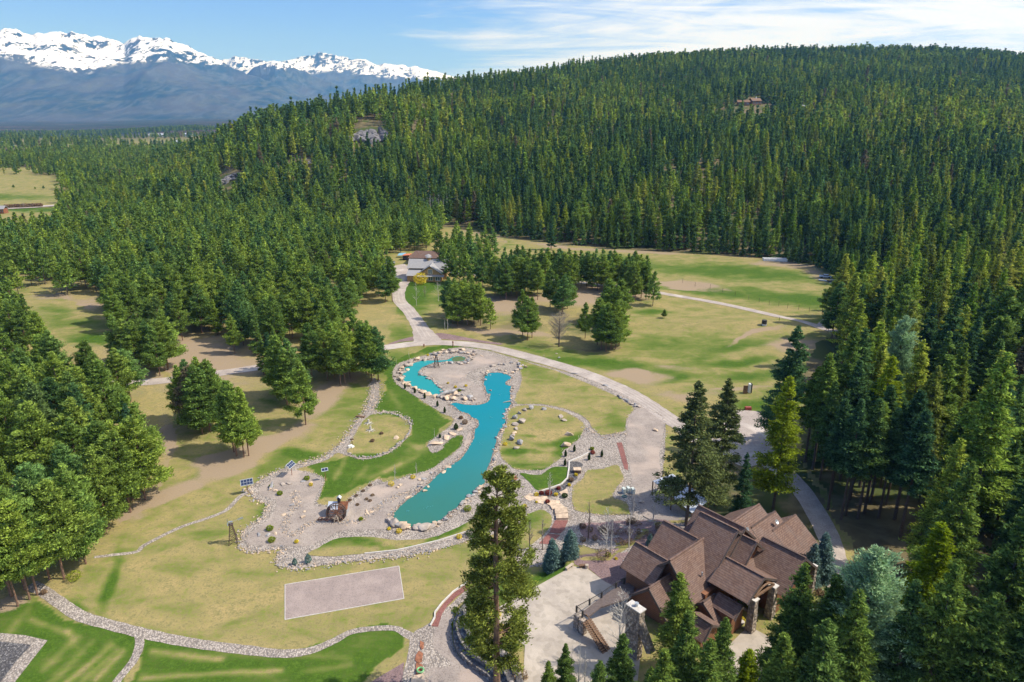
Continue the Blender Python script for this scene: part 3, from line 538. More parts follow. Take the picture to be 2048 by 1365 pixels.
def tracks(c, offs, w, off):
    cc = smooth_poly([tuple(at(*q).xy) for q in c], 6, False)
    for o_ in offs:
        vs = []; fs = []
        for i, p in enumerate(cc):
            a, b = cc[max(i-1, 0)], cc[min(i+1, len(cc)-1)]; dx, dy = b[0]-a[0], b[1]-a[1]; l = math.hypot(dx, dy)+1e-9; j = rng.uniform(-.12, .12)
            for e in (-w/2, w/2): q = o_+e*rng.uniform(.6, 1.3)+j; vs.append((p[0]-dy/l*q, p[1]+dx/l*q))
        v = np.array(vs); v = np.stack([v[:, 0], v[:, 1], hgt(v[:, 0], v[:, 1])+off], 1); n = len(cc); lp = np.array([(2*i+1, 2*i, 2*i+2, 2*i+3) for i in range(n-1)]).ravel()
        tag(link(bpy.data.objects.new('wheel_track', npmesh('wheel_track', v, lp, 4, [M['tread']]))), kind='structure')
tracks([(700,705),(775.8,695),(844,687),(899,686.5),(970.8,693.5),(1022,705),(1090.5,723.5),(1159,744),(1227.4,771),(1278.7,798),(1323,827),(1365,856)], (-1.6, -.55, .6, 1.65), .42, .075)
tracks([(853,676),(845,664),(834,645),(817,621),(799.7,603),(797,585)], (-1.5, 0, 1.5), .5, .085)
ribbon('road', [(856,683),(845,664),(834,645),(817,621),(799.7,603),(797,585),(805,566),(812,550)], [10,6,5.5,5.5,6,8], M['road'], .065)
sheet('parking_court', [(786,533),(808,528),(826,540),(830,562),(806,567),(786,552)], M['road'], .08, sm=1)
ribbon('road', [(880,545),(980,552),(1100,560),(1200,570),(1300,583),(1340,590),(1440,607.5),(1550,632),(1640,655),(1720,674),(1780,690),(1850,720)], 3.8, M['road'], .08)
for dx in (-2, 3): ribbon('track', [(1636+dx,653),(1648+dx,641),(1662+dx,633.5),(1680+dx,627),(1700+dx,617),(1740+dx,600)], .8, M['road'], .09)
ribbon('road', [(100,484),(90,476),(80,468),(76,460),(80,450),(88,443),(96,438)], 5, M['road'], .3)
ribbon('road', [(-80,425),(0,419),(60,415.5),(110,412)], 12, M['road'], .4)
ribbon('path', [(188,1115),(230,1110),(273.7,1104),(290.8,1090),(359,1056),(410.5,1038.5),(451.6,1021.5),(479,994.5),(496,985)], [.7,.9,.9,1.1], M['cobble'], .032)
ribbon('path', [(60,1170),(85,1182),(120,1206),(160,1232),(208,1247),(273.7,1264),(342,1279),(410.5,1290.5),(496,1301),(564.5,1308),(620,1302),(667,1283),(705,1264),(760,1257),(792,1258),(810,1267),(838,1281)], [2.2,2,2,1.9,1.8,1.5,1.1,1.1,1.5], M['cobble'], .036)
ribbon('path', [(277,1264),(279,1291.4),(266.8,1322),(239.5,1356),(215,1390)], 1.25, M['cobble'], .034)
# pale kerbs
def kerb(name, px, w=.14, h=.16, mat='concrete', label=None):
    mb = MB(); p = [at(*q) for q in px]
    for a, b in zip(p, p[1:]): mb.beam(a+Vector((0, 0, h/2)), b+Vector((0, 0, h/2)), w, h)
    return tag(mb.build(name, M[mat]), label, 'kerb')
kerb('court_edging', [(570,1170),(798,1133),(808,1198),(570,1240),(570,1170)], .10, .08, 'concrete', 'thin pale board edging round the rectangular sand court on the lawn')
kerb('kerb', [(1177,907),(1160,916),(1138.4,924.5),(1138,937.7),(1134.8,958),(1123,970),(1102.5,977.5),(1082,984)], .3, .3, 'concrete', 'low pale kerb wall curving between green lawn and dark planting bed')
kerb('kerb', [(940.2,1062.5),(875.8,1083),(826,1094.8),(793.7,1102),(729.3,1108.7)], .2, .25, 'concrete', 'thin pale kerb between green strip and stones south of the pond')
kerb('kerb', [(934.3,1166.5),(906.5,1185.5),(884.5,1207.5),(869.9,1226.5),(869.9,1236),(861,1253)], .22, .3, 'concrete', 'pale kerb along the curved red mulch strip')
# ------------------------------------------------------------------ rocks
def hull_rock(seed, n=16, flat=1.0):
    import bmesh
    r = random.Random(seed); bm = bmesh.new()
    for _ in range(n):
        v = Vector((r.gauss(0, 1), r.gauss(0, 1), r.gauss(0, 1))).normalized(); v = Vector((v.x, v.y, v.z*flat))*r.uniform(.8, 1); bm.verts.new(v*.5)
    q = bmesh.ops.convex_hull(bm, input=bm.verts)
    bmesh.ops.delete(bm, geom=[g for g in q['geom_interior'] if isinstance(g, bmesh.types.BMVert)], context='VERTS')
    bmesh.ops.bevel(bm, geom=bm.edges[:], offset=.03, segments=1, affect='EDGES')
    me = bpy.data.meshes.new('boulder'); bm.to_mesh(me); bm.free(); return me
ROCKM = {}
for k in ('rock', 'rock_grey', 'rock_tan'):
    ROCKM[k] = []
    for s in range(7):
        me = hull_rock(s+hash(k) % 3*0+{'rock': 0, 'rock_grey': 20, 'rock_tan': 40}[k], 15, .75); me.materials.append(M[k]); ROCKM[k].append(me)
nrock = 0
def rock(p, sx, sy=None, sz=None, k='rock', rz=None, label='pale angular boulder on the stony rim of the pond', group='boulders round the pond', name='boulder', cat='boulder', rx=0):
    global nrock; nrock += 1
    o = link(bpy.data.objects.new(name, random.choice(ROCKM[k]))); sy = sy or sx*.8; sz = sz or sx*.6
    o.scale = (sx, sy, sz); o.location = Vector(p)+Vector((0, 0, sz*.22)); o.rotation_euler = (rx+random.uniform(-.15, .15), random.uniform(-.15, .15), random.uniform(0, 6.3) if rz is None else rz)
    return tag(o, label, cat, group)
# big named boulders on the round lawn
BL = [((1087,820),1.8,1.2,.8,'rock_grey','long grey boulder at the top of the rock arc on the round lawn'),((1062,818),1.7,1.5,1.5,'rock_grey','dark rounded boulder beside the stony path at the top of the rock arc'),
 ((1050,822),1.6,1.2,.9,'rock','flat boulder second from the top of the rock arc'),((1038,829),1.5,1,.9,'rock_grey','small dark boulder in the upper bend of the rock arc'),((1031,838),1.8,1.2,1.4,'rock_grey','steep shaded boulder in the bend of the rock arc'),
 ((1044,845),1.9,2.4,1.5,'rock','large pointed boulder leaning just inside the rock arc'),((1031,851),1.8,1.3,1.0,'rock','blocky boulder outside the pointed one in the rock arc'),((1032,859),1.7,1,.8,'rock','low boulder midway down the rock arc'),
 ((1028,868),2.0,1.2,.9,'rock_tan','pale slanting boulder low in the rock arc'),((1025,873),1.4,1,.8,'rock','small boulder under the pale slanting one'),((1022,881),1.8,1.5,1.4,'rock_grey','grey boulder near the yellow bush by the pond'),
 ((1040,888),1.7,1.5,1.4,'rock_grey','squarish grey boulder standing on the green stripe of the round lawn'),((1033,898),1.6,1,.9,'rock','flat boulder at the foot of the rock arc'),
 ((1122,835),2.1,1.2,.7,'rock','flat boulder of the pair at the upper right of the round lawn'),((1128,842.5),1.5,1.1,.8,'rock','smaller lower boulder of the pair on the round lawn'),((1137,872),2.1,1.6,1.3,'rock_tan','single pale boulder on the right side of the round lawn'),
 ((1131,893),2.4,1.6,1.4,'rock_tan','big tan boulder where round lawn meets the stone bed')]
for q, a_, b_, c_, k, lb in BL: rock(at(*q), a_*1.35, b_*1.3, c_*1.5, k, label=lb, group=None)
def rim(px, n, smin, smax, kinds, label, group, jit=.5, closed=True, flat=.55, name='boulder', cat='boulder'):
    w = smooth_poly([tuple(at(*q).xy) for q in px], 4, closed); L = [0]
    ww = w+[w[0]] if closed else w
    for a_, b_ in zip(ww, ww[1:]): L.append(L[-1]+math.dist(a_, b_))
    for i in range(n):
        s = (i+random.uniform(-.3, .3))/n*L[-1] % L[-1]; x = np.interp(s, L, [p[0] for p in ww]); y = np.interp(s, L, [p[1] for p in ww])
        z = random.uniform(smin, smax)*(1.35 if name == 'boulder' else 1); x += random.gauss(0, jit); y += random.gauss(0, jit)
        rock((x, y, h1(x, y)+.05), z, z*random.uniform(.5, 1), z*random.uniform(.4, flat+.25), random.choice(kinds), label=label, group=group, name=name, cat=cat)
rim([(805,763),(800,750),(801,738),(818,729),(832,722.5),(845,719.5),(862,716),(880,708),(900,703),(930,703),(955,706)], 50, .8, 2.2, ['rock_tan','rock','rock'], 'pale stacked boulder on the outer bank of the upper pond', 'boulders banked round the upper pond', .9, False)
rim([(880,712),(905,706),(930,707),(945,713),(938,722),(925,727),(905,727),(885,727)], 28, .6, 1.8, ['rock_tan','rock','rock_grey'], 'flat slab of the rock ledge behind the small green pool', 'slabs round the small green pool', .5, False)
rim([(842,742),(842,752),(857,756),(866,765),(877,775),(888,783),(890,788)], 22, .6, 1.3, ['rock','rock_grey'], 'rough rock on the island side of the upper pond', 'rocks on the island bank', .35, False)
rim([(806,764),(828,778),(846,784),(862,792),(874,796)], 12, 1.0, 2.2, ['rock_tan'], 'flat tan slab along the lower edge of the upper pond', 'tan slabs below the upper pond', .3, False, .3)
rim([(880,795),(905,797),(925,801),(948,802),(925,790),(895,790)], 20, .7, 2.2, ['rock_tan','rock','rock_grey'], 'tumbled rock of the little waterfall between the two ponds', 'waterfall rocks between the ponds', .6, False)
rim([(965,760),(978,745),(1000,742),(1020,748),(1030,745),(1045,740),(1040,730),(1020,728),(985,730)], 34, .5, 1.7, ['rock','rock_grey','rock_tan'], 'scattered rock at the head of the lower pond', 'rocks at the head of the lower pond', .9, False)
rim([(1025,775),(1023,800),(1023,812),(1014,824),(1012,840),(1008,858),(998,872),(996,890),(985,925)], 30, .5, 1.2, ['rock','rock_grey','rock_tan'], 'small rock along the right bank of the lower pond', 'rocks on the right bank', .3, False)
rim([(968,970),(952,987),(929,1004),(914,1019),(896,1033),(884,1043)], 16, .7, 1.5, ['rock','rock_tan','rock_grey'], 'rock edging the pond beside the big pine', 'rocks beside the big pine', .25, False)
rim([(884,1044),(871,1049),(861,1055),(848,1057),(832,1058),(817,1058),(800,1055),(788,1048),(776,1045)], 14, 1.2, 2.4, ['rock_tan','rock','rock_grey'], 'large slab at the foot of the pond', 'slabs at the foot of the pond', .2, False, .5)
for q, s in (((895,1000),0),):pass
for q, a_, b_, c_, k, lb in [((841,967.5),1.5,1.0,.5,'rock','white slab lying on the west bank by the sandy spit'),((838,975),1.2,.9,.5,'rock_grey','bluish boulder below the white slab on the west bank'),((846,977),1.2,.9,.7,'rock_grey','dark boulder beside the inlet of the pond'),((850,983.5),1.2,.9,.7,'rock_tan','pale boulder at the mouth of the stream'),
  ((856,974.5),.9,.7,.4,'rock_tan','small tan boulder at the water by the sandy spit'),((846,962),.8,.6,.4,'rock','brown stone near the sandy spit'),((840,960),1.3,.9,.5,'rock_tan','pale slab above the sandy spit'),((848,959),1.6,.9,.5,'rock_grey','long bluish slab beside the sandy spit'),((795,976),1.1,.8,.5,'rock_tan','pale rock near the thin bare tree on the gravel'),((801,971),1.0,.8,.5,'rock_tan','upper pale rock by the thin bare tree'),
  ((866,958),1.0,.7,.5,'rock_grey','rounded bluish stone standing in the shallows'),((888,945),1.6,1.0,.4,'rock_tan','flat tan slab half in the water'),((896,935),1.0,2.0,.4,'rock_tan','upright tan slab at the waterline'),((862,947),.9,.7,.5,'rock_grey','dark stone on the gravel spit'),
  ((816,996),1.3,.6,.4,'rock_tan','thin tan slab at the stream bend'),((735,1027),2.4,.5,.35,'rock_tan','long narrow orange slab on the gravel near the mill'),((745,1025),1.2,.5,.35,'rock_tan','short slab beside the long orange slab'),
  ((544,975),3.2,1.2,1.1,'rock_grey','dark shaded rock ledge on the upper gravel bed'),((540,980),1.1,.9,.7,'rock_tan','tan stone at the end of the dark ledge'),((551,982.5),1.0,.8,.6,'rock_tan','orange-tan stone below the dark ledge'),((566,970),1.8,.9,.5,'rock','slab behind the dark ledge'),((578,968),1.6,.9,.5,'rock','pale slab at the top of the dry stream'),
  ((607,963.5),1.4,.8,.4,'rock_grey','thin dark slab near the small solar panel'),((622,966.5),1.0,.8,.5,'rock_tan','pale stone behind the yellow flowers'),((606,1035),1.1,.9,.6,'rock_tan','cream block beside the dry stream'),((609,1024),.8,.6,.4,'rock_tan','cream stone above the cream block'),((584,1011.5),1.2,.8,.4,'rock_grey','flat dark slab midway along the dry stream'),
  ((577,1028),2.0,1.0,.4,'rock','flat slab bridging the dry stream'),((567,1031),1.2,.8,.5,'rock_tan','speckled stone left of the slab bridge'),((518,1070),1.7,.8,.4,'rock_grey','blue-grey slab in the lower gravel corner'),((536,1071),1.1,.8,.5,'rock_grey','grey stone between slab and cream stone'),((550,1069),1.1,.7,.5,'rock_tan','cream stone in the lower gravel corner'),
  ((793,877),2.0,1.5,.7,'rock_tan','orange-tan boulder on the rim of the oval garden'),((875,887),4.2,2.0,.8,'rock_tan','large ochre flagstone in the teardrop bed'),((894,876),2.8,1.8,.7,'rock_tan','pale flagstone above the ochre one'),((905,869),2.4,1.6,.6,'rock_tan','third flagstone up the teardrop bed'),((920,860),2.0,1.4,.5,'rock_tan','topmost flagstone near the pond'),
  ((963,712),2.2,.9,.3,'rock_tan','flat pinkish slab on the gravel by the road bend'),((1118,716.5),1.1,.8,.6,'rock_grey','single grey rock on the far grass by the road'),((1113,708),.9,.5,.3,'rock','small white rock on the grass by the bare round tree'),((1088,713),.6,.4,.3,'rock','tiny white rock near the road edge'),
  ((1149,748),2.4,.8,.5,'rock_grey','flat dark rock in the strip beside the road'),((1212,772),1.9,1.0,.6,'rock_grey','pale rock in the strip beside the road'),((1174,758),1.0,.8,.5,'rock','rock in the strip halfway along the road'),((1283,1005),1.3,1.0,.5,'rock','flat rock by the gravel drive'),((1311,862),1.6,1.2,.8,'rock_tan','rock pile by the drive under the firs')]:
    rock(at(*q), a_*1.2, b_*1.2, c_*1.35, k, label=lb, group=None)
rim([(746,829),(771,827),(794,831),(812,840.5),(820.6,849.3),(819,865.4),(809,878.6),(790,894.7),(771,906.4),(743,915),(716.6,915),(699,908)], 52, .6, 1.0, ['rock','rock_grey'], 'upright stone of the low ring round the oval garden', 'stone ring of the oval garden', .12, False, .9, 'ring_stone', 'stone')
rim([(1238,793),(1250,801),(1262,810),(1280,815)], 14, .7, 1.4, ['rock_grey','rock'], 'dark boulder lining the road by the gravel lot', 'boulders lining the road', .3, False)
# sandstone steps
def slabstep(px, th, label):
    p = [at(*q) for q in px]; mb = MB(); z = max(q.z for q in p)+th; mb.slab([Vector((q.x, q.y, z)) for q in p], th+.4); tag(mb.build('stone_step', M['rock_tan']), label, 'step', 'sandstone steps')
slabstep([(1047,995),(1060,988),(1074,991),(1070,1000),(1058,1003)], .12, 'tan flagstone at the top left of the steps')
slabstep([(1068,995),(1094,993),(1096,1001),(1085,1009),(1072,1006)], .14, 'wide tan flagstone beside the yellow flowers')
slabstep([(1095,1001),(1119,1003),(1120,1009),(1102,1014),(1094,1010)], .2, 'orange-tan flagstone right of the red bush')
slabstep([(1100,1013),(1122,1011),(1130,1017),(1104,1021)], .3, 'flagstone step third from the bottom')
slabstep([(1109,1020),(1134,1018),(1135,1029),(1110,1031)], .42, 'speckled block step second from the bottom')
slabstep([(1112,1032),(1136,1031),(1136,1040.5),(1112,1041)], .5, 'cream block forming the bottom step above the red mulch')
slabstep([(1118,986),(1134,979),(1136,988),(1122,990)], .15, 'pale slab between dark bed and steps')
slabstep([(824,1357),(846,1352),(853,1362),(852,1380),(820,1380)], .4, 'cream block at the very bottom of the gravel yard')
for q, lb in (([(840,1283),(848,1287),(847,1298),(843,1301),(840,1296)], 'small rusty flagstone at the top of the row in the gravel yard'), ([(838,1303),(846,1308),(844,1325),(836,1328),(830,1322),(832,1311)], 'middle rusty flagstone of the row'), ([(832,1327),(844,1330),(848,1340),(836,1352),(831,1355)], 'lower rusty flagstone of the row')):
    p = [at(*z) for z in q]; mb = MB(); mb.slab([Vector((z.x, z.y, z.z+.15)) for z in p], .35); tag(mb.build('flagstone', M['rust']), lb, 'flagstone', 'row of rusty flagstones')
mb = MB(); c = at(841, 1345.5); mb.tube([c+Vector((.45*math.cos(q*.3927), .45*math.sin(q*.3927), .45)) for q in range(17)], .13, 8, False); tag(mb.build('hose_coil', simple('green_hose', (.2, .5, .2), .5)), 'light green coiled hose ring on the rusty flagstone', 'hose')
# loose cobbles in the stone bands: countless -> one object
def rubble(name, lines, n, smin, smax, mats, jit, label):
    tmpl = [(np.array([v.co[:] for v in me.vertices]), [tuple(p.vertices) for p in me.polygons]) for me in ROCKM['rock'][:3]]
    small = []
    for s in range(4):
        vs = [Vector((random.gauss(0, 1), random.gauss(0, 1), random.gauss(0, 1))).normalized()*.5 for _ in range(8)]
        import bmesh
        bm = bmesh.new(); [bm.verts.new(v) for v in vs]; q = bmesh.ops.convex_hull(bm, input=bm.verts); bm.verts.index_update()
        small.append((np.array([v.co[:] for v in bm.verts]), [tuple(v.index for v in f.verts) for f in bm.faces])); bm.free()
    V, Fc, mi = [], [], []; nb = 0
    segs = []
    for ln in lines:
        w = smooth_poly([tuple(at(*q).xy) for q in ln], 3, False)
        segs += [(a, b, math.dist(a, b)) for a, b in zip(w, w[1:])]
    wt = np.array([s[2] for s in segs]); pick = rng.choice(len(segs), n, p=wt/wt.sum()); xs, ys = [], []
    for i in pick:
        a, b, _ = segs[i]; t = rng.uniform(); xs.append(a[0]*(1-t)+b[0]*t+rng.normal(0, jit)); ys.append(a[1]*(1-t)+b[1]*t+rng.normal(0, jit))
    xs, ys = np.array(xs), np.array(ys); wet = inpoly(xs, ys, wpts(POND, 3)) | inpoly(xs, ys, wpts(POND2, 3)); xs, ys = xs[~wet], ys[~wet]
    zs = hgt(xs, ys)
    for x, y, z in zip(xs, ys, zs):
        tv, tf = small[rng.integers(4)]; s = rng.uniform(smin, smax); an = rng.uniform(0, 6.28); c, sn = math.cos(an), math.sin(an)
        v = tv*np.array([s, s*.8, s*.6]); v = np.stack([v[:, 0]*c-v[:, 1]*sn+x, v[:, 0]*sn+v[:, 1]*c+y, v[:, 2]+z+.05+s*.12], 1)
        V.append(v); k = rng.integers(len(mats)); Fc += [tuple(q+nb for q in f) for f in tf]; mi += [k]*len(tf); nb += len(v)
    me = bpy.data.meshes.new(name); me.from_pydata(np.concatenate(V).tolist(), [], Fc)
    for m_ in mats: me.materials.append(m_)
    me.polygons.foreach_set('material_index', np.array(mi, np.int32)); me.update()
    return tag(link(bpy.data.objects.new(name, me)), label, 'stones', kind='stuff')
rubble('cobbles', [POND[:26], POND[26:]+[POND[0]], POND2, BED[26:70], [(1170,855),(1185,866),(1205,874),(1250,868)]], 5200, .22, .6, [M['rock'], M['rock_grey'], M['rock_tan'], M['rock']], .6, 'loose pale cobbles scattered along the pond banks and gravel borders')
rubble('cobbles', [BED[:45], BED[70:], LAWN_E+[LAWN_E[0]], LAWN_R+[LAWN_R[0]], LAWN_Y, OVAL, [(965,752),(950,765),(940,775),(920,780),(905,783)], [(885,770),(900,775),(940,745),(960,738)]], 3800, .18, .36, [M['rock'], M['rock_tan'], M['rock_grey']], .22, 'small pale stones lining the lawn edges and beds')
# dry stream lines
rubble('cobbles', [[(588,985),(590,1000),(595,1010),(580,1025),(573,1040),(570,1060),(578,1070),(595,1068),(612,1050),(640,1043),(700,1045),(725,1040),(760,1012),(800,990),(830,985)]], 1100, .2, .5, [M['rock'], M['rock_tan'], M['rock_grey']], .45, 'stones lining the dry stream through the gravel bed')
# ------------------------------------------------------------------ trees
def tri_cloud(cen, size, ax=None, el=1.6, flat=0.0):
    n = len(cen); a = rng.normal(size=(n, 3))
    if ax is not None: a = a*.55+ax*1.0
    a /= np.linalg.norm(a, axis=1)[:, None]+1e-9
    b = np.cross(a, rng.normal(size=(n, 3)))
    if flat: b[:, 2] *= (1-flat)
    b /= np.linalg.norm(b, axis=1)[:, None]+1e-9
    s = (size*rng.uniform(.7, 1.35, n))[:, None]
    v = np.stack([cen-a*s*.5*el+b*s*.42, cen-a*s*.5*el-b*s*.42, cen+a*s*.5*el], 1)
    return v.reshape(-1, 3)
def profile(kind, t):
    if kind == 'fir': return np.clip((1-t), 0, 1)**.82*np.clip(t/.06+.55, 0, 1)
    if kind == 'larch': return np.clip((1-t), 0, 1)**.75*np.clip(t/.15+.35, 0, 1)
    if kind == 'spruce': return np.clip((1-t), 0, 1)**.7
    if kind == 'soft': return np.clip((1-t), 0, 1)**.58*np.clip(t/.1+.7, 0, 1)
    if kind == 'pond': return np.clip((1-t), 0, 1)**.5*np.clip(t/.35+.5, 0, 1)
    return np.clip((1-t), 0, 1)**.80*np.clip(t/.14+.55, 0, 1)*1.06   # layered pine
def conifer(kind, seed, H=20.0, Rr=3.3, cb=.08, nbr=150, tuft=6, tri=9000, size=.35, tr=.45, s0=-.12, s1=.55, limbs=True, lean=0.0, tflat=.35, gap=.12):
    "returns crown vertices and a trunk MB"
    global rng
    keep = rng; rng = np.random.default_rng(seed)
    t = np.sort(rng.uniform(0, 1, nbr)**(1.0 if kind in ('pine', 'soft', 'pond') else .85)); nw = {'pond': 13, 'pine': 12, 'soft': 13, 'fir': 26, 'larch': 24, 'spruce': 24}[kind]; t = np.clip((np.round(t*nw)+rng.normal(0, .16, nbr))/nw, 0, 1); zb = H*(cb+(1-cb)*t*.985)
    ph = rng.uniform(0, 6.28, 3)
    azb = rng.uniform(0, 2*np.pi, nbr); L = Rr*profile(kind, t)*rng.uniform(.62, 1.12, nbr)*(1+.16*np.sin(azb+ph[0]))*(1+.10*np.sin(3*azb+zb*.5+ph[1]))+.10
    keepb = rng.uniform(size=nbr) > gap; t, zb, azb, L = t[keepb], zb[keepb], azb[keepb], L[keepb]; nb = len(t)
    sl = s0+(s1-s0)*t+rng.normal(0, .09, nb)
    # tuft centres
    k = np.maximum(1, np.round(tuft*L/L.max()+.5)).astype(int); bi = np.repeat(np.arange(nb), k)
    d = rng.uniform(.18 if kind not in ('pine', 'pond') else .38, 1.0, len(bi))**.75*L[bi]; lat = rng.normal(0, .17, len(bi))*L[bi]*(.35+d/L[bi]*.8)
    ca, sa = np.cos(azb[bi]), np.sin(azb[bi])
    cen = np.stack([ca*d-sa*lat, sa*d+ca*lat, zb[bi]+sl[bi]*d+(-.035 if kind in ('fir', 'spruce', 'larch') else .03)*d*d], 1)
    m = rng.integers(0, len(cen), tri); off = rng.normal(size=(tri, 3))*tr*np.array([1, 1, tflat if kind in ('fir', 'larch', 'spruce') else .62])
    ax = np.stack([ca[m], sa[m], sl[bi][m]*.6+(.5 if kind in ('pine', 'soft', 'pond') else 0.0)], 1)
    sz = np.full(tri, size)
    cpos = cen[m]+off*np.clip(d[m]/Rr+.45, .3, 1.2)[:, None]
    # leader
    nt_ = max(6, tri//90); top = np.stack([rng.normal(0, .05+.0*H, nt_), rng.normal(0, .05, nt_), H*(1-rng.uniform(0, .07, nt_))], 1)
    v = tri_cloud(np.concatenate([cpos, top]), np.concatenate([sz, np.full(nt_, size*.7)]), np.concatenate([ax, np.tile([[0, 0, 1.0]], (nt_, 1))]), 1.7)
    mb = MB(); r0 = {'pond': .016, 'larch': .010, 'pine': .0105}.get(kind, .012)*H
    if lean: v[:, 0] += lean*(v[:, 2]/H)**1.5
    mb.tube([(lean*(q**1.5)+.1*math.sin(q*5+seed), .1*math.cos(q*4+seed)*q, H*q-(.3 if q == 0 else 0)) for q in (0, .12, .3, .5, .75, .97)], [r0, r0*.86, r0*.72, r0*.55, r0*.3, .03], 7)
    if limbs:
        for i in range(0, nb, max(1, nb//46)):
            c_, s_ = math.cos(azb[i]), math.sin(azb[i]); l = L[i]*.85; z0 = zb[i]; x0 = lean*(z0/H)**1.5
            mb.tube([(x0, 0, z0), (x0+c_*l*.5, s_*l*.5, z0+sl[i]*l*.5), (x0+c_*l, s_*l, z0+sl[i]*l)], [.045+.006*l, .03, .012], 3, False)
    rng = keep
    return v, mb
def treething(name, kind, v, mb, fol, bark):
    me = npmesh('crown', v, np.arange(len(v)), 3, [fol]); tm = bpy.data.meshes.new('trunk'); tm.from_pydata(mb.v, [], mb.f); tm.materials.append(bark); tm.update()
    return dict(name=name, crown=me, trunk=tm)
def place(T, p, s, rz=None, label=None, cat='tree', group=None, sx=1.0):
    o = empty(T['name'], p, random.uniform(0, 6.28) if rz is None else rz); o.scale = (s*sx, s*sx, s)
    for n in ('crown', 'trunk'):
        c = link(bpy.data.objects.new(n, T[n])); c.parent = o
    return tag(o, label, cat, group)
KN = {'fir': 'fir_tree', 'larch': 'larch_tree', 'pine': 'pine_tree'}
MID = {k: [] for k in KN}; HERO = {k: [] for k in KN}
for s in range(4):
    v, mb = conifer('fir', 100+s, 20, [3.3, 2.8, 3.7, 3.1][s], .06+.07*(s % 2), 190, 9, 15000, .27, .32, gap=.24); MID['fir'].append(treething('fir_tree', 'fir', v, mb, M['fir'], M['bark']))
    v, mb = conifer('larch', 200+s, 20, [2.8, 2.4, 3.1, 2.6][s], .24, 170, 8, 9000, .26, .32, s0=-.05, s1=.45, gap=.25); MID['larch'].append(treething('larch_tree', 'larch', v, mb, M['larch'], M['bark']))
    v, mb = conifer('pine', 300+s, 20, [4.9, 4.5, 4.2, 4.7][s], .17+.04*s, 165, 9, 19000, .30, .38, s0=-.02, s1=.8, tflat=.40, gap=.33, lean=random.uniform(-.6, .6)); MID['pine'].append(treething('pine_tree', 'pine', v, mb, M['pine'], M['bark_red']))
TALL = []
for s in range(2):
    v, mb = conifer('fir', 430+s, 20, 2.5, .42, 200, 9, 20000, .22, .28, gap=.28); TALL.append(treething('fir_tree', 'fir', v, mb, M['fir'], M['bark']))
TWIN = []
for s in range(2):
    v, mb = conifer('fir', 440+s, 20, 3.9, .24, 230, 11, 30000, .19, .26, gap=.26); TWIN.append(treething('fir_tree', 'fir', v, mb, M['fir'], M['bark']))
for s in range(2):
    v, mb = conifer('fir', 400+s, 20, 3.6, .05, 270, 11, 30000, .20, .27, gap=.28); HERO['fir'].append(treething('fir_tree', 'fir', v, mb, M['fir'], M['bark']))
    v, mb = conifer('larch', 500+s, 20, 2.9, .16, 230, 11, 18000, .19, .30, s0=-.12, s1=.5, gap=.2); HERO['larch'].append(treething('larch_tree', 'larch', v, mb, M['larch'], M['bark']))
# far stand-ins, crown and stem in one mesh, used by the countless part of the woods
src = bpy.data.collections.new('tree_shapes')
def farmesh(kind, seed, tri, size, nbr):
    Rr = {'fir': 2.9, 'larch': 2.3, 'pine': 4.5}[kind]; cb = {'fir': .06, 'larch': .2, 'pine': .22}[kind]
    v, mb = conifer(kind, seed, 20, Rr, cb, nbr, 4, tri, size, .4, limbs=False)
    tv = np.array(mb.v); q = len(v); f4 = [f for f in mb.f if len(f) == 4]; tri2 = []
    for a, b_, c, d in f4: tri2 += [(a, b_, c), (a, c, d)]
    lo = np.concatenate([np.arange(q), (np.array(tri2)+q).ravel()]); mi = np.concatenate([np.zeros(q//3), np.ones(len(tri2))])
    return npmesh('far_'+kind, np.concatenate([v, tv]), lo, 3, [M[kind], M['bark']], mi=mi)
FAR = {}
for ki, k in enumerate(('fir', 'larch', 'pine')):
    FAR[k] = []
    for j, (tri, size, nbr) in enumerate([(1500, .72, 120), (1500, .72, 120), (1500, .7, 120), (360, 1.25, 60), (360, 1.25, 60)]):
        FAR[k].append(farmesh(k, 700+ki*10+j, int(tri*(.75 if k == 'larch' else 1)), size, nbr))
# ---- where trees stand
cand = []   # x, y, z, kind, height, region
def scatter(x0, x1, y0, y1, step, test, hfun, kindf, region, jit=.42):
    gx, gy = np.meshgrid(np.arange(x0, x1, step), np.arange(y0, y1, step)); gx = gx.ravel(); gy = gy.ravel()
    gx = gx+rng.uniform(-jit, jit, gx.shape)*step; gy = gy+rng.uniform(-jit, jit, gy.shape)*step
    z = hgt(gx, gy); px, py = proj(gx, gy, z)
    k = test(gx, gy, z, px, py); gx, gy, z, px, py = [q[k] for q in (gx, gy, z, px, py)]
    hh = hfun(gx, gy); kd = kindf(gx, gy, px, py)
    for i in range(len(gx)): cand.append((gx[i], gy[i], z[i], kd[i], hh[i], region))
def kinds(pf, pl):
    def f(x, y, px, py):
        n = fbm(x, y, 120, 3, 77); r = rng.uniform(size=len(x)); a = pf(px, py, n); b_ = pl(px, py, n)
        return np.where(r < a, 'fir', np.where(r < a+b_, 'larch', 'pine'))
    return f
def yfoot(px):
    v = (np.interp(px, FTX, FTY)-682.5)/F; return H0*(CP-v*SP)/(SP+v*CP)
CLEAR = [(1500,226,44,24),(1440,237,18,13),(1556,233,28,6),(1520,215,35,7),(1535,134,10,3),(742,286,34,42),(462,378,32,34),(605,334,28,18),(940,470,30,6),(775,420,14,6),(1600,224,16,8),(1830,112,22,2.5),(1100,232,10,4),(1900,215,30,6)]
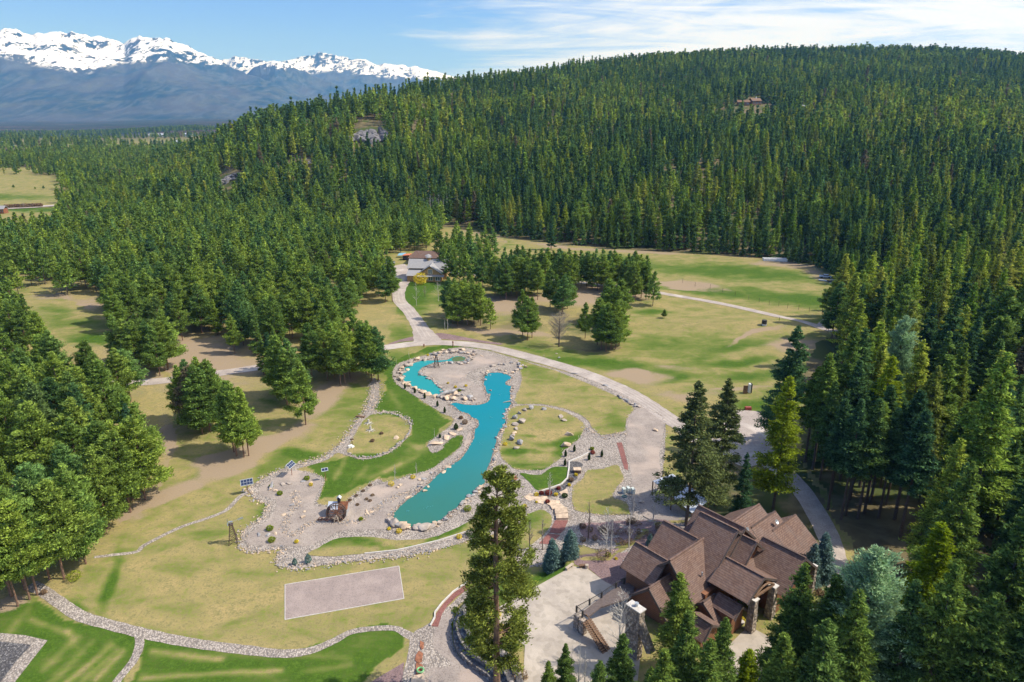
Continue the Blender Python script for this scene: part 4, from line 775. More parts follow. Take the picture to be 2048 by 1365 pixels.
def hilltest(x, y, z, px, py):
    k = (px > 300) & (px < 2500) & (y > yfoot(px)+4) & (y < np.interp(px, YCX, YCY)+130)
    for cx, cy, rx, ry in CLEAR: k &= ((px-cx)/rx)**2+((py-cy)/ry)**2 > 1
    k &= rng.uniform(size=len(x)) < np.where(fbm(x, y, 70, 3, 44) < .34, .45, .93)
    return k
def hilltest0(d0, d1): return lambda x, y, z, px, py: hilltest(x, y, z, px, py) & (y >= d0) & (y < d1)
hk = kinds(lambda px, py, n: np.clip(.50+(n-.44)*2.6-sstep((py-330)/150)*.25+sstep((260-py)/120)*.35, .08, .95), lambda px, py, n: np.clip(.36-(n-.44)*2.0+sstep((py-300)/200)*.22-sstep((250-py)/120)*.25, .03, .85)*np.where(px < 800, .45, 1)*np.where(py < 215, .5, 1))
hh = lambda x, y: np.clip(18+rng.normal(0, 4.2, len(x))+4*fbm(x, y, 90, 2, 3)-7*(rng.uniform(size=len(x)) < .12), 7, 30)
scatter(-420, 760, 240, 700, 6.5, hilltest0(240, 700), hh, hk, 'lower hillside')
scatter(-560, 1400, 700, 1900, 7.8, hilltest0(700, 1950), hh, hk, 'upper hillside')
def lefttest(x, y, z, px, py):
    k = (px < 520) & (px > -250) & (y < yfoot(np.maximum(px, 380))+900) & (py > 272) & (y > 420) & (fbm(x, y, 60, 3, 63) > .28)
    k &= ~((px < 118) & (py > 352)); k &= ~((px < 70) & (py > 336) & (py < 352) & (px > -1) & (rng.uniform(size=len(px)) < .8))
    k &= (px < 380) | (y < yfoot(px)+4)
    return k
scatter(-900, -60, 420, 1700, 8.5, lefttest, lambda x, y: 15+rng.normal(0, 2, len(x)), kinds(lambda px, py, n: .25+0*px, lambda px, py, n: .12+0*px), 'valley edge')
def fartest(x, y, z, px, py):
    k = (px < 560) & (px > -200) & (y > 1500) & (y < 3900); n = fbm(x*.35, y, 260, 3, 88); return k & (n > .45)
scatter(-3600, 0, 1500, 5200, 26, fartest, lambda x, y: 17+rng.normal(0, 2, len(x))+0*x, kinds(lambda px, py, n: .6+0*px, lambda px, py, n: .05+0*px), 'valley')
PLANTATION = [[(-60,500),(110,475),(140,455),(430,425),(700,435),(860,437),(885,455),(872,500),(790,508),(770,512),(770,560),(800,600),(790,615),(745,600),(720,625),(700,690),(660,700),(600,690),(520,720),(430,705),(330,690),(250,690),(225,650),(215,590),(60,592),(-60,590)],
  [(-80,610),(20,610),(75,690),(120,740),(200,765),(250,790),(340,830),(350,900),(310,950),(300,1020),(225,1075),(170,1130),(130,1175),(60,1190),(25,1205),(-120,1250)],
  [(250,700),(330,715),(345,735),(345,745),(250,730)]]
ROADS = [(-30,770),(60,752),(180,762),(290,765),(400,752),(480,741),(600,722),(700,705),(775.8,695)]
def planttest(x, y, z, px, py):
    k = np.zeros(len(x), bool)
    for q in PLANTATION: k |= inpoly(px, py, q)
    k &= ~((fbm(x, y, 22, 3, 61) < .31) & (py > 560)); k &= ~((fbm(x, y, 26, 2, 62) < .17))
    d = pdist(x, y, [tuple(at(*q).xy) for q in ROADS]+[tuple(at(*q).xy) for q in ROADS[::-1]]); k &= d > 4.5
    return k
ph = lambda x, y: 16.6+rng.normal(0, 1.7, len(x))
scatter(-300, -8, 95, 560, 7.2, planttest, ph, kinds(lambda px, py, n: .03+0*px, lambda px, py, n: 0*px), 'plantation', .36)
RIGHTW = [(1655,640),(1745,612),(1790,600),(2700,560),(2900,1000),(2900,2200),(1540,1700),(1620,1420),(1740,1300),(1810,1190),(1840,1110),(1790,1040),(1640,960),(1620,860),(1680,760)]
def righttest(x, y, z, px, py):
    k = inpoly(px, py, RIGHTW) & (y < yfoot(px)+4) & ~(inpoly(px, py, [(1640,1200),(1990,1180),(2100,1700),(1600,1700)]) & (rng.uniform(size=len(px)) < .8)) & ~((px > 1640) & (px < 1800) & (py > 1040) & (py < 1120))
    k &= ~((px > 1630) & (px < 1770) & (py > 905) & (py < 1050) & (rng.uniform(size=len(px)) < .55)); return k
scatter(30, 420, 25, 320, 7.4, righttest, lambda x, y: 23+rng.normal(0, 4.0, len(x)), kinds(lambda px, py, n: np.clip(.42+(n-.44)*2.5+sstep((py-900)/300)*.25, .15, .85), lambda px, py, n: np.clip(.50-(n-.44)*2.3-sstep((py-900)/300)*.2, .12, .8)), 'right wood')
def addt(lst, kind, h, region, top=False):
    for q in lst:
        p = at(q[0], q[1]); hq = q[2] if len(q) > 2 else h+random.uniform(-1.2, 1.2)+(2.0 if kind == 'pine' else 0); cand.append((p.x, p.y, p.z, kind, hq, region))
addt([(740,745),(748,752),(757,762),(733,750),(744,764),(690,768),(682,772),(668,755),(675,742),(655,762),(700,758),(640,745),(625,760),(725,735),(712,728),(655,725)], 'pine', 14.5, 'lawn edge')
addt([(612,850,17.5),(585,800),(575,815),(566,795),(592,812),(560,790)], 'pine', 15.5, 'lawn edge')
addt([(498,912),(488,915),(474,912),(468,905)], 'pine', 15.5, 'lawn edge')
addt([(392,855),(405,868),(420,862),(432,850),(385,840),(410,845),(440,858),(372,848)], 'pine', 15, 'lawn edge')
addt([(262,1025),(250,1010),(270,1000),(292,1000),(240,1020),(285,985)], 'pine', 16, 'lawn edge')
addt([(35,1213),(60,1200),(50,1180),(75,1190),(100,1160),(130,1158),(172,1128),(160,1120),(20,1190)], 'pine', 16.5, 'lawn edge')
addt([(555,740),(540,745),(528,750),(545,752)], 'fir', 13, 'lawn edge')
addt([(255,735),(275,742),(300,738),(320,752),(330,742),(240,728)], 'pine', 14, 'lawn edge')
addt([(905,648),(915,652),(925,646),(935,652),(948,650),(957,645),(900,640),(910,630),(930,635),(945,632),(961,652),(981,659,12)], 'pine', 14, 'island')
addt([(1045,672),(1055,681),(1064,676),(1170,677,13),(1202,700),(1212,704),(1222,701),(1231,698),(1195,690),(1215,688),(1238,692),(1112,622),(1125,628),(1100,615),(1135,618),(1222,650),(1232,655),(1215,645),(1240,645)], 'pine', 14, 'island')
addt([(990,592),(1000,598),(1012,600),(1022,592),(1034,596),(1046,594),(1056,598),(1005,580),(1030,580),(1050,582),(1068,590),(985,575),(1075,600),(1090,590)], 'pine', 15, 'island')
addt([(1118+11*i, 575+3*math.sin(i)+i*.7) for i in range(16)]+[(1124+13*i, 566+i*.8) for i in range(14)]+[(1010+12*i, 560+i) for i in range(10)], 'pine', 14, 'island')
addt([(1305,612,14.5),(1262,598),(1270,603),(1282,596),(1292,600),(1250,590)], 'pine', 14, 'island')
addt([(880,520),(895,525),(910,518),(925,525),(940,530),(955,525),(890,540),(905,548),(925,545),(945,550),(960,540),(975,545),(985,520),(970,510),(940,505),(915,505),(885,555),(900,565),(918,570),(935,568),(952,575),(965,580),(980,560)], 'pine', 14.5, 'island')
addt([(1102,500,20)], 'fir', 17, 'field edge')
for i in range(46): addt([(1010+i*14, np.interp(1010+i*14, FTX, FTY)+random.uniform(-4, 3), random.uniform(11, 16))], 'fir', 14, 'field edge')
for i in range(26): t_ = i/25; addt([(1640+t_*110, 530+t_*75+random.uniform(-5, 3), random.uniform(12, 17))], 'fir', 15, 'field edge')
# ---- split: the 300 that show largest of each kind stand alone, the rest is woodland
REG = {'lower hillside': 'on the lower slope of the hill behind the field', 'upper hillside': 'high on the wooded hill', 'valley edge': 'at the foot of the hill towards the valley', 'valley': 'out in the valley', 'plantation': 'in the dense plantation left of the pond',
       'right wood': 'in the tall dense wood on the right', 'lawn edge': 'on bare earth at the edge of the left plantation', 'island': 'in the grove beyond the driveway', 'field edge': 'in the dark row along the edge of the far field'}
COLR = {'fir': 'dark green pointed fir', 'larch': 'airy yellow-green larch', 'pine': 'bushy olive green pine'}
byk = {k: [] for k in KN}
for c in cand:
    px, py = proj(np.array([c[0]]), np.array([c[1]]), np.array([c[2]+c[4]*.7])); vis = -40 < px[0] < 2090 and -20 < py[0] < 1480
    byk[c[3]].append((c[4]/math.dist((0, 0, H0), c[:3])*(1 if vis else .02), c))
def gn_instances(name, kind, pts, label):
    n = len(pts); me = bpy.data.meshes.new(name); me.vertices.add(n); co = np.array([c[:3] for c in pts], np.float32); co[:, 2] -= .2; me.vertices.foreach_set('co', co.ravel())
    d = np.hypot(co[:, 0], co[:, 1]); idx = np.where(d < 760, rng.integers(0, 3, n), 3+rng.integers(0, 2, n)).astype(np.int32)
    hs = np.array([c[4] for c in pts])/20; sc_ = np.stack([hs*rng.uniform(.85, 1.2, n), hs*rng.uniform(.85, 1.2, n), hs], 1).astype(np.float32)
    sc_[:, :2] *= np.where(co[:, 1] > 1500, 1.5, 1.0)[:, None]
    rot = np.stack([rng.normal(0, .02, n), rng.normal(0, .02, n), rng.uniform(0, 6.28, n)], 1).astype(np.float32)
    a = me.attributes.new('idx', 'INT', 'POINT'); a.data.foreach_set('value', idx)
    a = me.attributes.new('scl', 'FLOAT_VECTOR', 'POINT'); a.data.foreach_set('vector', sc_.ravel()); a = me.attributes.new('rot', 'FLOAT_VECTOR', 'POINT'); a.data.foreach_set('vector', rot.ravel())
    col = bpy.data.collections.new('shapes_'+kind)
    for i, m_ in enumerate(FAR[kind]): col.objects.link(bpy.data.objects.new('%s_shape_%d' % (kind, i), m_))
    g = bpy.data.node_groups.new('scatter_'+kind, 'GeometryNodeTree'); g.interface.new_socket('Geometry', in_out='INPUT', socket_type='NodeSocketGeometry'); g.interface.new_socket('Geometry', in_out='OUTPUT', socket_type='NodeSocketGeometry')
    N = g.nodes.new; gi = N('NodeGroupInput'); go = N('NodeGroupOutput'); ip = N('GeometryNodeInstanceOnPoints'); ci = N('GeometryNodeCollectionInfo'); ci.inputs[0].default_value = col; ci.inputs[1].default_value = True; ci.inputs[2].default_value = True
    def attr(nm, ty): q = N('GeometryNodeInputNamedAttribute'); q.data_type = ty; q.inputs[0].default_value = nm; return q.outputs[0]
    mp = N('GeometryNodeMeshToPoints'); g.links.new(gi.outputs[0], mp.inputs[0]); g.links.new(mp.outputs[0], ip.inputs['Points']); g.links.new(ci.outputs[0], ip.inputs['Instance'])
    ip.inputs['Pick Instance'].default_value = True; g.links.new(attr('idx', 'INT'), ip.inputs['Instance Index']); g.links.new(attr('scl', 'FLOAT_VECTOR'), ip.inputs['Scale'])
    er = N('FunctionNodeEulerToRotation'); g.links.new(attr('rot', 'FLOAT_VECTOR'), er.inputs[0]); g.links.new(er.outputs[0], ip.inputs['Rotation']); g.links.new(ip.outputs[0], go.inputs[0])
    o = link(bpy.data.objects.new(name, me)); md = o.modifiers.new('scatter', 'NODES'); md.node_group = g; return tag(o, label, 'forest', kind='stuff')
for k in KN:
    L = sorted(byk[k], key=lambda q: -q[0])
    for i, (s_, c) in enumerate(L[:300]):
        T = random.choice(HERO[k] if (s_ > .17 and HERO[k]) else MID[k])
        place(T, (c[0], c[1], c[2]-.1), c[4]/20, label='%s %s' % (COLR[k], REG[c[5]]), group='%ss %s' % (k, REG[c[5]]), sx=random.uniform(.88, 1.18))
    gn_instances({'fir': 'fir_forest', 'larch': 'larch_forest', 'pine': 'pine_forest'}[k], k, [c for s_, c in L[300:]], {'fir': 'dark blue-green fir forest covering the hill', 'larch': 'yellow-green larches mixed through the hill forest', 'pine': 'olive green pines of the plantation and the valley edge'}[k])
print('trees', {k: len(byk[k]) for k in byk})
# ---- single trees that stand out
def hfrom(base, topy):
    p = at(*base); u, c, d = dirpx(base[0], topy); return p, (H0+d*p.y/c)-p.z
def hero(kind, base, topy, label, sx=1.0, fol=None, T=None, rz=None, name=None):
    p, h = hfrom(base, topy)
    fol = fol or ('firgreen' if kind == 'fir' and T is None and base[1] > 1200 else None); T = dict(T or random.choice(HERO[kind]))
    if fol:
        T['crown'] = T['crown'].copy(); T['crown'].materials.clear(); T['crown'].materials.append(M[fol])
    if name: T['name'] = name
    return place(T, p, h/20, rz, label, 'tree', None, sx)
v, mb = conifer('pond', 900, 20, 3.0, .27, 270, 9, 54000, .115, .18, s0=-.15, s1=.5, gap=.34, lean=.5, tflat=.7)
mb.tube([(.05, 0, 3.2), (.45, .25, 4.6), (.55, .3, 8), (.5, .3, 13), (.4, .2, 17)], [.22, .2, .17, .12, .05], 8)
PON = treething('ponderosa_pine', 'pine', v, mb, foliage('ponderosa', [(.20, .235, .050), (.20, .235, .050)], .3, .8), M['bark_red'])
hero('pine', (992, 1420), 940, 'tall ponderosa pine with forked reddish trunk standing in front of the stone wall', T=PON, rz=1.0)
v, mb = conifer('soft', 910, 20, 4.3, .06, 300, 12, 80000, .16, .33, s0=.0, s1=.75, gap=.06)
BP = treething('white_pine', 'pine', v, mb, M['bluepine'], M['bark'])
hero('pine', (1688, 1440), 1098, 'large soft rounded blue-green pine in the bottom right foreground', T=BP, sx=1.15)
for i, q in enumerate([(1655,1020),(1682,1040),(1691,1032),(1716,1038),(1728,1028),(1756,1037),(1700,1000),(1740,1005),(1772,1010),(1662,985),(1640,960),(1790,1040),(1680,960),(1720,975),(1625,940),(1610,925),(1760,975),(1800,1080)]):
    p_ = at(*q); place(TALL[i % 2], p_, random.uniform(22, 28)/20, label='tall bare-stemmed fir standing on brown ground right of the shaded driveway', group='bare-stemmed firs right of the driveway', sx=random.uniform(.9, 1.2))
hero('fir', (1371, 1052), 762, 'dark fir with the bare trunk behind the lodge, left of its twin', 1.0, 'firolive', TWIN[0]); hero('fir', (1432, 1012), 757, 'brownish green fir right of the twin fir behind the lodge', 1.0, 'firolive', TWIN[1])
hero('fir', (1563, 905), 652, 'lone dark fir with ragged branches in front of the field', 1.0, None, TWIN[1]); hero('fir', (1690, 905), 657, 'broad dark fir right of the lone ragged fir', 1.15); hero('fir', (1705, 890), 668, 'dark fir behind the broad dark one', 1.0)
hero('fir', (1668, 925), 655, 'tall dark fir half merged with the broad one', 1.0)
hero('larch', (1545, 1018), 752, 'bright yellow-green larch beside the driveway behind the lodge', 1.1, 'brightlarch'); hero('larch', (1735, 985), 712, 'bright green larch among the dark firs', 1.1, 'brightlarch')
hero('pine', (1770, 860), 632, 'tall blue-green pine at the left edge of the right wood', T=BP, sx=.8)
hero('fir', (1480, 1030), 905, 'small dark fir beside the metal roofed carport', .9)
hero('fir', (1568, 1400), 1128, 'green fir in front of the lodge entrance', 1.15); hero('fir', (1625, 1430), 1150, 'broad fir right of the lodge entrance', 1.2); hero('larch', (1342, 1345), 1146, 'thin olive larch in front of the lodge gable', 1.3)
hero('fir', (1352, 1480), 1222, 'green fir in front of the chimney side of the lodge', 1.1, None); hero('fir', (1425, 1470), 1236, 'young green fir below the entrance porch', 1.1); hero('fir', (1236, 1460), 1268, 'bright green fir at the bottom by the deck stairs', 1.2); hero('fir', (1128, 1400), 1288, 'small fir at the bottom edge beside the patio', 1.2); hero('fir', (1095, 1420), 1322, 'smallest fir at the bottom edge beside the patio', 1.2)
hero('larch', (1480, 1450), 1300, 'bright larch sapling at the bottom edge', 1.6, 'brightlarch'); hero('larch', (1820, 1330), 1045, 'yellow-green larch right of the blue-green pine', 1.3, 'brightlarch'); hero('fir', (1870, 1250), 925, 'tall green fir on the right above the blue-green pine', 1.1)
hero('fir', (1820, 1520), 1120, 'mossy green fir at the bottom right of the blue-green pine', 1.0); hero('fir', (1660, 1500), 1180, 'fir left of the blue-green pine', 1.1); hero('fir', (1950, 1420), 1010, 'big fir near the right edge', 1.1); hero('fir', (2040, 1500), 1080, 'fir cut by the right edge', 1.1); hero('fir', (1290, 1500), 1335, 'low fir at the bottom edge below the lodge', 1.3)
for b_, ty, lb in (((1310,1530),1300,'fir at the bottom edge left of the young green fir'),((1395,1520),1278,'slender fir at the bottom edge below the porch roof'),((1530,1530),1268,'fir at the bottom edge in front of the entrance path'),((1600,1560),1238,'full fir at the bottom edge left of the blue-green pine'),((1192,1500),1322,'low fir at the bottom edge beside the bare saplings'),((1900,1560),1190,'full fir at the bottom right'),((1985,1560),1150,'tall fir in the bottom right corner')): hero('fir', b_, ty, lb, 1.25)
v, mb = conifer('spruce', 920, 20, 5.6, .0, 330, 12, 26000, .55, .65, s0=-.05, s1=.5, gap=.05, limbs=False)
SPR = treething('blue_spruce', 'fir', v, mb, M['spruce'], M['bark'])
for b_, ty, lb, sx in (((1103, 1141), 1078, 'left blue spruce beside the patio', 1), ((1139, 1116), 1060, 'right blue spruce beside the patio', 1.05), ((1638, 1158), 1066, 'tall dark blue spruce at the right corner of the lodge', .8), ((1620, 1165), 1088, 'shorter pale blue spruce at the right corner of the lodge', .8), ((1300, 1090), 1068, 'tiny blue spruce behind the left roof of the lodge', 1), ((1624,1160),1130,'low blue spruce at the foot of the taller two',1.2)):
    hero('fir', b_, ty, lb, T=SPR, sx=sx)
for b_, ty, lb in (((1328,637),619,'small round pine alone on the open grass'),((10,452),433,'x'),((32,439),429,'small pine on the pale field above the fence'),((22,458),442,'pair pine left on the pale field'),((17,455),446,'pair pine right on the pale field'),((5,482),470,'small pine at the left edge of the field'),((35,481),468,'small pine near the curved track'),((28,377),369,'round bush on the far pale field'),((88,379),371,'far bush beside the wood'),((71,380),374,'far small bush on the pale field')):
    if lb == 'x': continue
    hero('pine', b_, ty, lb, T=random.choice(MID['pine']), sx=1.5, name='young_pine')
# ---- leafless trees
def bare(seed, H=10, n=26, spread=.35, up=.9, r0=.11, sub=5, round_=False):
    r = random.Random(seed); mb = MB(); mb.tube([(0, 0, -.2), (r.uniform(-.1, .1), .1, H*.3), (r.uniform(-.2, .2), .1, H*.65), (0, 0, H)], [r0, r0*.8, r0*.5, .015], 6)
    br = MB()
    for i in range(n):
        t = r.uniform(.22, .95); z = H*t; a = r.uniform(0, 6.28); l = H*spread*((1-t)**.6 if not round_ else math.sqrt(max(.05, 1-((t-.5)/.5)**2)))*r.uniform(.6, 1.1); u = up*r.uniform(.6, 1.2)
        d = Vector((math.cos(a), math.sin(a), u)).normalized(); p0 = Vector((0, 0, z)); p1 = p0+d*l*.5+Vector((0, 0, .04*l)); p2 = p0+d*l+Vector((0, 0, .18*l)); br.tube([p0, p1, p2], [.035, .022, .008], 3, False)
        for j in range(sub):
            s = r.uniform(.3, 1); q = p0.lerp(p2, s); dd = (d+Vector((r.uniform(-.9, .9), r.uniform(-.9, .9), r.uniform(-.1, .8)))).normalized(); br.tube([q, q+dd*l*r.uniform(.2, .42)], [.014, .006], 3, False)
    return mb, br
def bare_tree(base, topy, label, pale=True, seed=1, name='aspen_tree', **k):
    p, h = hfrom(base, topy); mb, br = bare(seed, h, **k); o = empty(name, p, random.uniform(0, 6))
    mb.build('trunk', M['bark_pale' if pale else 'bark'], o); br.build('crown', M['bark_pale' if pale else 'twig'], o); tag(o, label, 'tree'); return o
bare_tree((1212,1112),1012,'tall white bare aspen left of the lodge',seed=3,n=40,sub=7,spread=.28); bare_tree((1258,1095),1020,'bare aspen nearest the left roof of the lodge',seed=4,n=30,sub=6,spread=.2,up=1.4); bare_tree((1222,1105),1040,'thin bare aspen beside the tall white one',seed=5,n=20,up=1.5,spread=.2)
bare_tree((1237,1330),1178,'white bare aspen in front of the deck',seed=6,n=46,sub=8,spread=.33); bare_tree((1155,1400),1275,'bare saplings at the bottom beside the patio',seed=7,n=20,spread=.2,up=1.6); bare_tree((1142,1390),1290,'bare sapling left of the others at the bottom',seed=8,n=20,spread=.2,up=1.6); bare_tree((1168,1395),1300,'bare sapling right of the others at the bottom',seed=9,n=18,spread=.2,up=1.6)
bare_tree((1176,1080),1000,'reddish bare tree north of the patio',pale=False,seed=10,n=30,spread=.22,up=1.6,name='bare_tree'); bare_tree((1265,1030),975,'bare aspen by the gravel drive',seed=11,n=20,up=1.5,spread=.2); bare_tree((1099,993),945,'slim white bare tree in the dark bed',seed=12,n=26,sub=6,spread=.3,up=1.3); bare_tree((1306,1040),960,'white bare tree beside the carport',seed=13,n=24,up=1.4,spread=.2)
bare_tree((791,968),928,'thin bare tree on the gravel by the lawn, left of two',seed=14,n=16,spread=.18,up=1.8,r0=.06); bare_tree((833,953),924,'thin bare tree on the gravel by the lawn, right of two',seed=15,n=16,spread=.18,up=1.8,r0=.06); bare_tree((869,877),857,'thin bare tree at the teardrop bed',seed=16,n=10,spread=.15,up=1.8,r0=.05); bare_tree((818,716),703,'thin sapling on the lawn by the road',seed=17,n=8,spread=.15,up=1.8,r0=.05); bare_tree((793,730),717,'thinnest sapling beside the upper pond',seed=18,n=8,spread=.15,up=1.8,r0=.05)
bare_tree((785,1066),1052,'small bare tree at the foot of the pond',seed=19,n=14,spread=.3,up=1.0,r0=.05,pale=False)
bare_tree((1118,694),632,'leafless round grey tree on the grass beyond the driveway',pale=False,seed=20,n=150,sub=12,spread=.42,up=.75,r0=.28,round_=True,name='bare_tree')
bare_tree((833,612),565,'leaning white birch on the cabin lawn',seed=21,n=22,spread=.3,name='birch_tree'); bare_tree((877,603),560,'forked white birch on the cabin lawn',seed=22,n=26,spread=.35,name='birch_tree'); bare_tree((850,594),572,'small bare tree on the cabin lawn',pale=False,seed=23,n=24,spread=.4,name='bare_tree')
bare_tree((895,660),637,'slim white birch left of the dark grove by the road',seed=24,n=10,spread=.15,name='birch_tree'); bare_tree((890,660),639,'second slim white birch left of the dark grove',seed=25,n=10,spread=.15,name='birch_tree')
for i in range(16): bare_tree((850+i*3+random.uniform(-2, 2), 438+random.uniform(-1, 4)), 388+random.uniform(-6, 10), 'leafless pale aspen in the thicket at the near end of the far field', seed=40+i, n=20, sub=5, spread=.22, up=1.3, r0=.2)['group'] = 'aspen thicket by the far field'
bare_tree((48,417),407,'small bare tree above the row of shrubs',pale=False,seed=60,n=40,spread=.5,round_=True,name='bare_tree')
for px_ in (1060, 1085): bare_tree((px_,1100),1035,'pale twiggy tree on the small lawn beside the big pine' if px_ == 1060 else 'second twiggy tree on the small lawn beside the big pine',pale=False,seed=px_,n=30,spread=.22,up=1.6,name='bare_tree')
# ---- shrubs
def shrub(name, base, w, h, mat, label, n=700, shape='ball', size=.14, group=None, cat='shrub'):
    c = rng.normal(size=(n, 3)); c /= np.linalg.norm(c, axis=1)[:, None]; c *= rng.uniform(.5, 1, (n, 1))**.5
    if shape == 'column': k = 1-np.clip((c[:, 2]+1)/2, 0, 1)**1.6*.8; c[:, 0] *= k; c[:, 1] *= k
    c = c*np.array([w/2, w/2, h/2])+np.array([0, 0, h/2]); v = tri_cloud(c, np.full(n, size), None, 1.5)
    me = npmesh(name, v, np.arange(len(v)), 3, [M[mat]]); o = link(bpy.data.objects.new(name, me)); p = at(*base) if isinstance(base, tuple) else base; o.location = p; o.rotation_euler[2] = random.uniform(0, 6); return tag(o, label, cat, group)
ARB = [((810,778),'first columnar shrub from the top along the upper pond'),((830,786.5),'second columnar shrub from the top along the upper pond'),((849.6,797.5),'third columnar shrub along the green lawn'),((875,813.5),'fourth columnar shrub along the green lawn'),((889.5,826),'lowest columnar shrub along the green lawn'),
 ((1148.5,903.5),'columnar shrub beside the big tan boulder'),((1131,913.5),'columnar shrub left of the kerb wall'),((1130,931.5),'columnar shrub at the corner of the round lawn'),((1178,920.5),'columnar shrub right of the kerb wall'),((1203.5,914),'columnar shrub alone in the middle of the stone bed')]
for b_, lb in ARB: shrub('columnar_shrub', b_, .75, 1.75, 'arbor', lb, 900, 'column', .13)
shrub('shrub', (912,859), 1.5, 1.7, 'arbor', 'rounded dark shrub on the flagstone bed', 900, 'column', .14); shrub('shrub', (880,876), .8, 1.1, 'arbor', 'small dark shrub by the ochre flagstone', 500, 'column', .12)
for b_, w, lb in (((911,776),.9,'left yellow bush on the island'),((932,773.5),.9,'right yellow bush on the island'),((896,768),.7,'tiny yellow bush on the island'),((856,712),.8,'yellow bush on the far bank of the upper pond'),((1010.5,891),1.1,'yellow bush between pond and round lawn'),((782.5,972),1.4,'yellow-green bush by the thin bare tree'),((826,957.5),1.1,'yellow-green bush near the sandy spit'),
   ((798,1066),1.2,'yellow bush at the foot of the pond'),((778,1060),.7,'tiny yellow bush at the foot of the pond'),((918,1077),1.1,'yellow bush in the stones beside the big pine'),((622,972),.9,'yellow flowers on the upper gravel bed'),((593,1086),.8,'yellow flowers at the bottom of the gravel bed'),((1073,992),1.0,'yellow bush at the top of the steps'),((1112,992),.9,'yellow bush beside the pale slab'),((1138.5,972),.8,'yellow bush in the dark bed'),((1073,1006),.5,'tiny yellow bush on the flagstones'),((1049,1015),.9,'yellow bush left of the red bed'),((1508,1229),.7,'yellow flowers in the upper planter by the entrance'),((1484,1243),.9,'yellow flowers in the lower planter by the entrance'),((1232,1119),.5,'small yellow bush in the round bed')):
    shrub('flowering_bush', b_, w, w*.75, 'yellow', lb, 260, size=.13)
for b_, w, m_, lb in (((919,783),1.0,'lime','lime tuft on the island'),((543,975),1.0,'lime','lime tuft by the dark ledge'),((560,990),1.2,'lime','green tuft below the dark ledge'),((614,960),1.3,'lime','green tuft by the small solar panel'),((540,1061),1.4,'lime','upper green tuft in the lower gravel corner'),((544,1084),1.4,'lime','lower green tuft in the lower gravel corner'),((722,1041),.9,'lime','green tuft in the dry stream'),((1184,900),1.0,'lime','spiky green plant at the end of the kerb wall'),((1185,908),1.1,'red_leaf','red-leaved plant at the end of the kerb wall'),
   ((1117,979),.9,'red_leaf','red plant at the edge of the dark bed'),((1083,989),1.0,'red_leaf','red plant left in the dark bed'),((1097,990),1.5,'red_leaf','wide red plant round the slim bare tree'),((1095,1006),1.0,'red_leaf','red bush between the flagstones'),((1142,963),1.2,'dry','dry tuft in the dark bed'),((1152,952),.8,'yellow','ochre tuft below the box in the dark bed'),((1129,995),1.3,'arbor','dark bush beside the steps'),
   ((913,1225),1.1,'lime','upper green bush on the stone wall ledge'),((911,1254),1.3,'lime','lower green bush on the stone wall ledge'),((1018,1340),2.6,'lime','bright green bush right of the big pine'),((1010,1300),1.6,'lime','green bush behind the big pine'),((990,1235),2.0,'yellow','orange-yellow shrub behind the wall'),((1000,1262),1.6,'yellow','second orange-yellow shrub behind the wall'),((1028,1330),1.6,'dry','dry brown shrub by the patio'),((1040,1360),2.2,'dry','large dry shrub at the bottom by the patio'),
   ((930,848),1.6,'dry','brown twiggy bush by the pond narrows'),((922,838),1.1,'dry','small brown bush above the flagstones'),((940,1072),1.8,'arbor','dark green bush hidden by the big pine'),((935,1022),1.6,'lime','green bush on the bank left of the big pine'),((1216,1113),1.0,'lime','round green bush in the bed by the patio'),((1205,1118),2.6,'dry','low brown planting by the patio'),((150,1160),2.4,'lime','light green shrub at the edge of the left wood'),((88,1188),1.0,'dry','small shrub on the stone path'),
   ((745,884),1.0,'dry','brown tuft in the oval garden'),((763,869),.9,'dry','small brown tuft in the oval garden'),((1500,1215),1.4,'lime','pale bush in front of the stone column'),((1440,1240),1.6,'lime','bush on the grass before the entrance'),((1640,1190),1.4,'dry','shrub at the right corner of the lodge')):
    shrub('shrub', b_, w, w*.7, m_, lb, 420, size=.15)
for i in range(26): shrub('shrub', (random.uniform(1165, 1340), random.uniform(1046, 1090)), random.uniform(1, 2.2), random.uniform(.6, 1.3), 'dry', 'leafless brown shrub in the bed behind the lodge', 200, size=.13, group='leafless shrubs behind the lodge')
for i, b_ in enumerate([(740.5,972),(726.5,983.5),(712.5,993),(700,1002),(745,992),(733,1000),(715,1011),(740,1003)]): shrub('shrub', b_, .8, .4, 'dry', 'low brown heather clump on the sloping gravel by the mill', 160, size=.13, group='heather clumps by the mill')
for i in range(15): shrub('shrub', (13+i*4.9, 417+(-.2*i)), 3.6, 3.0, 'dry', 'round brown shrub in the row beside the pale far road', 300, size=.7, group='row of shrubs by the far road')
shrub('willow_tree', (841,569), 6.8, 5.6, 'yellow', 'bright yellow willow in front of the grey-roofed cabin', 800, size=.34, cat='tree')
shrub('young_spruce', (590,1130), 1.1, 1.4, 'spruce', 'left tiny blue spruce on the gravel corner', 500, 'column', .14, cat='tree'); shrub('young_spruce', (617,1126), 1.5, 1.9, 'spruce', 'right tiny blue spruce on the gravel corner', 700, 'column', .14, cat='tree')
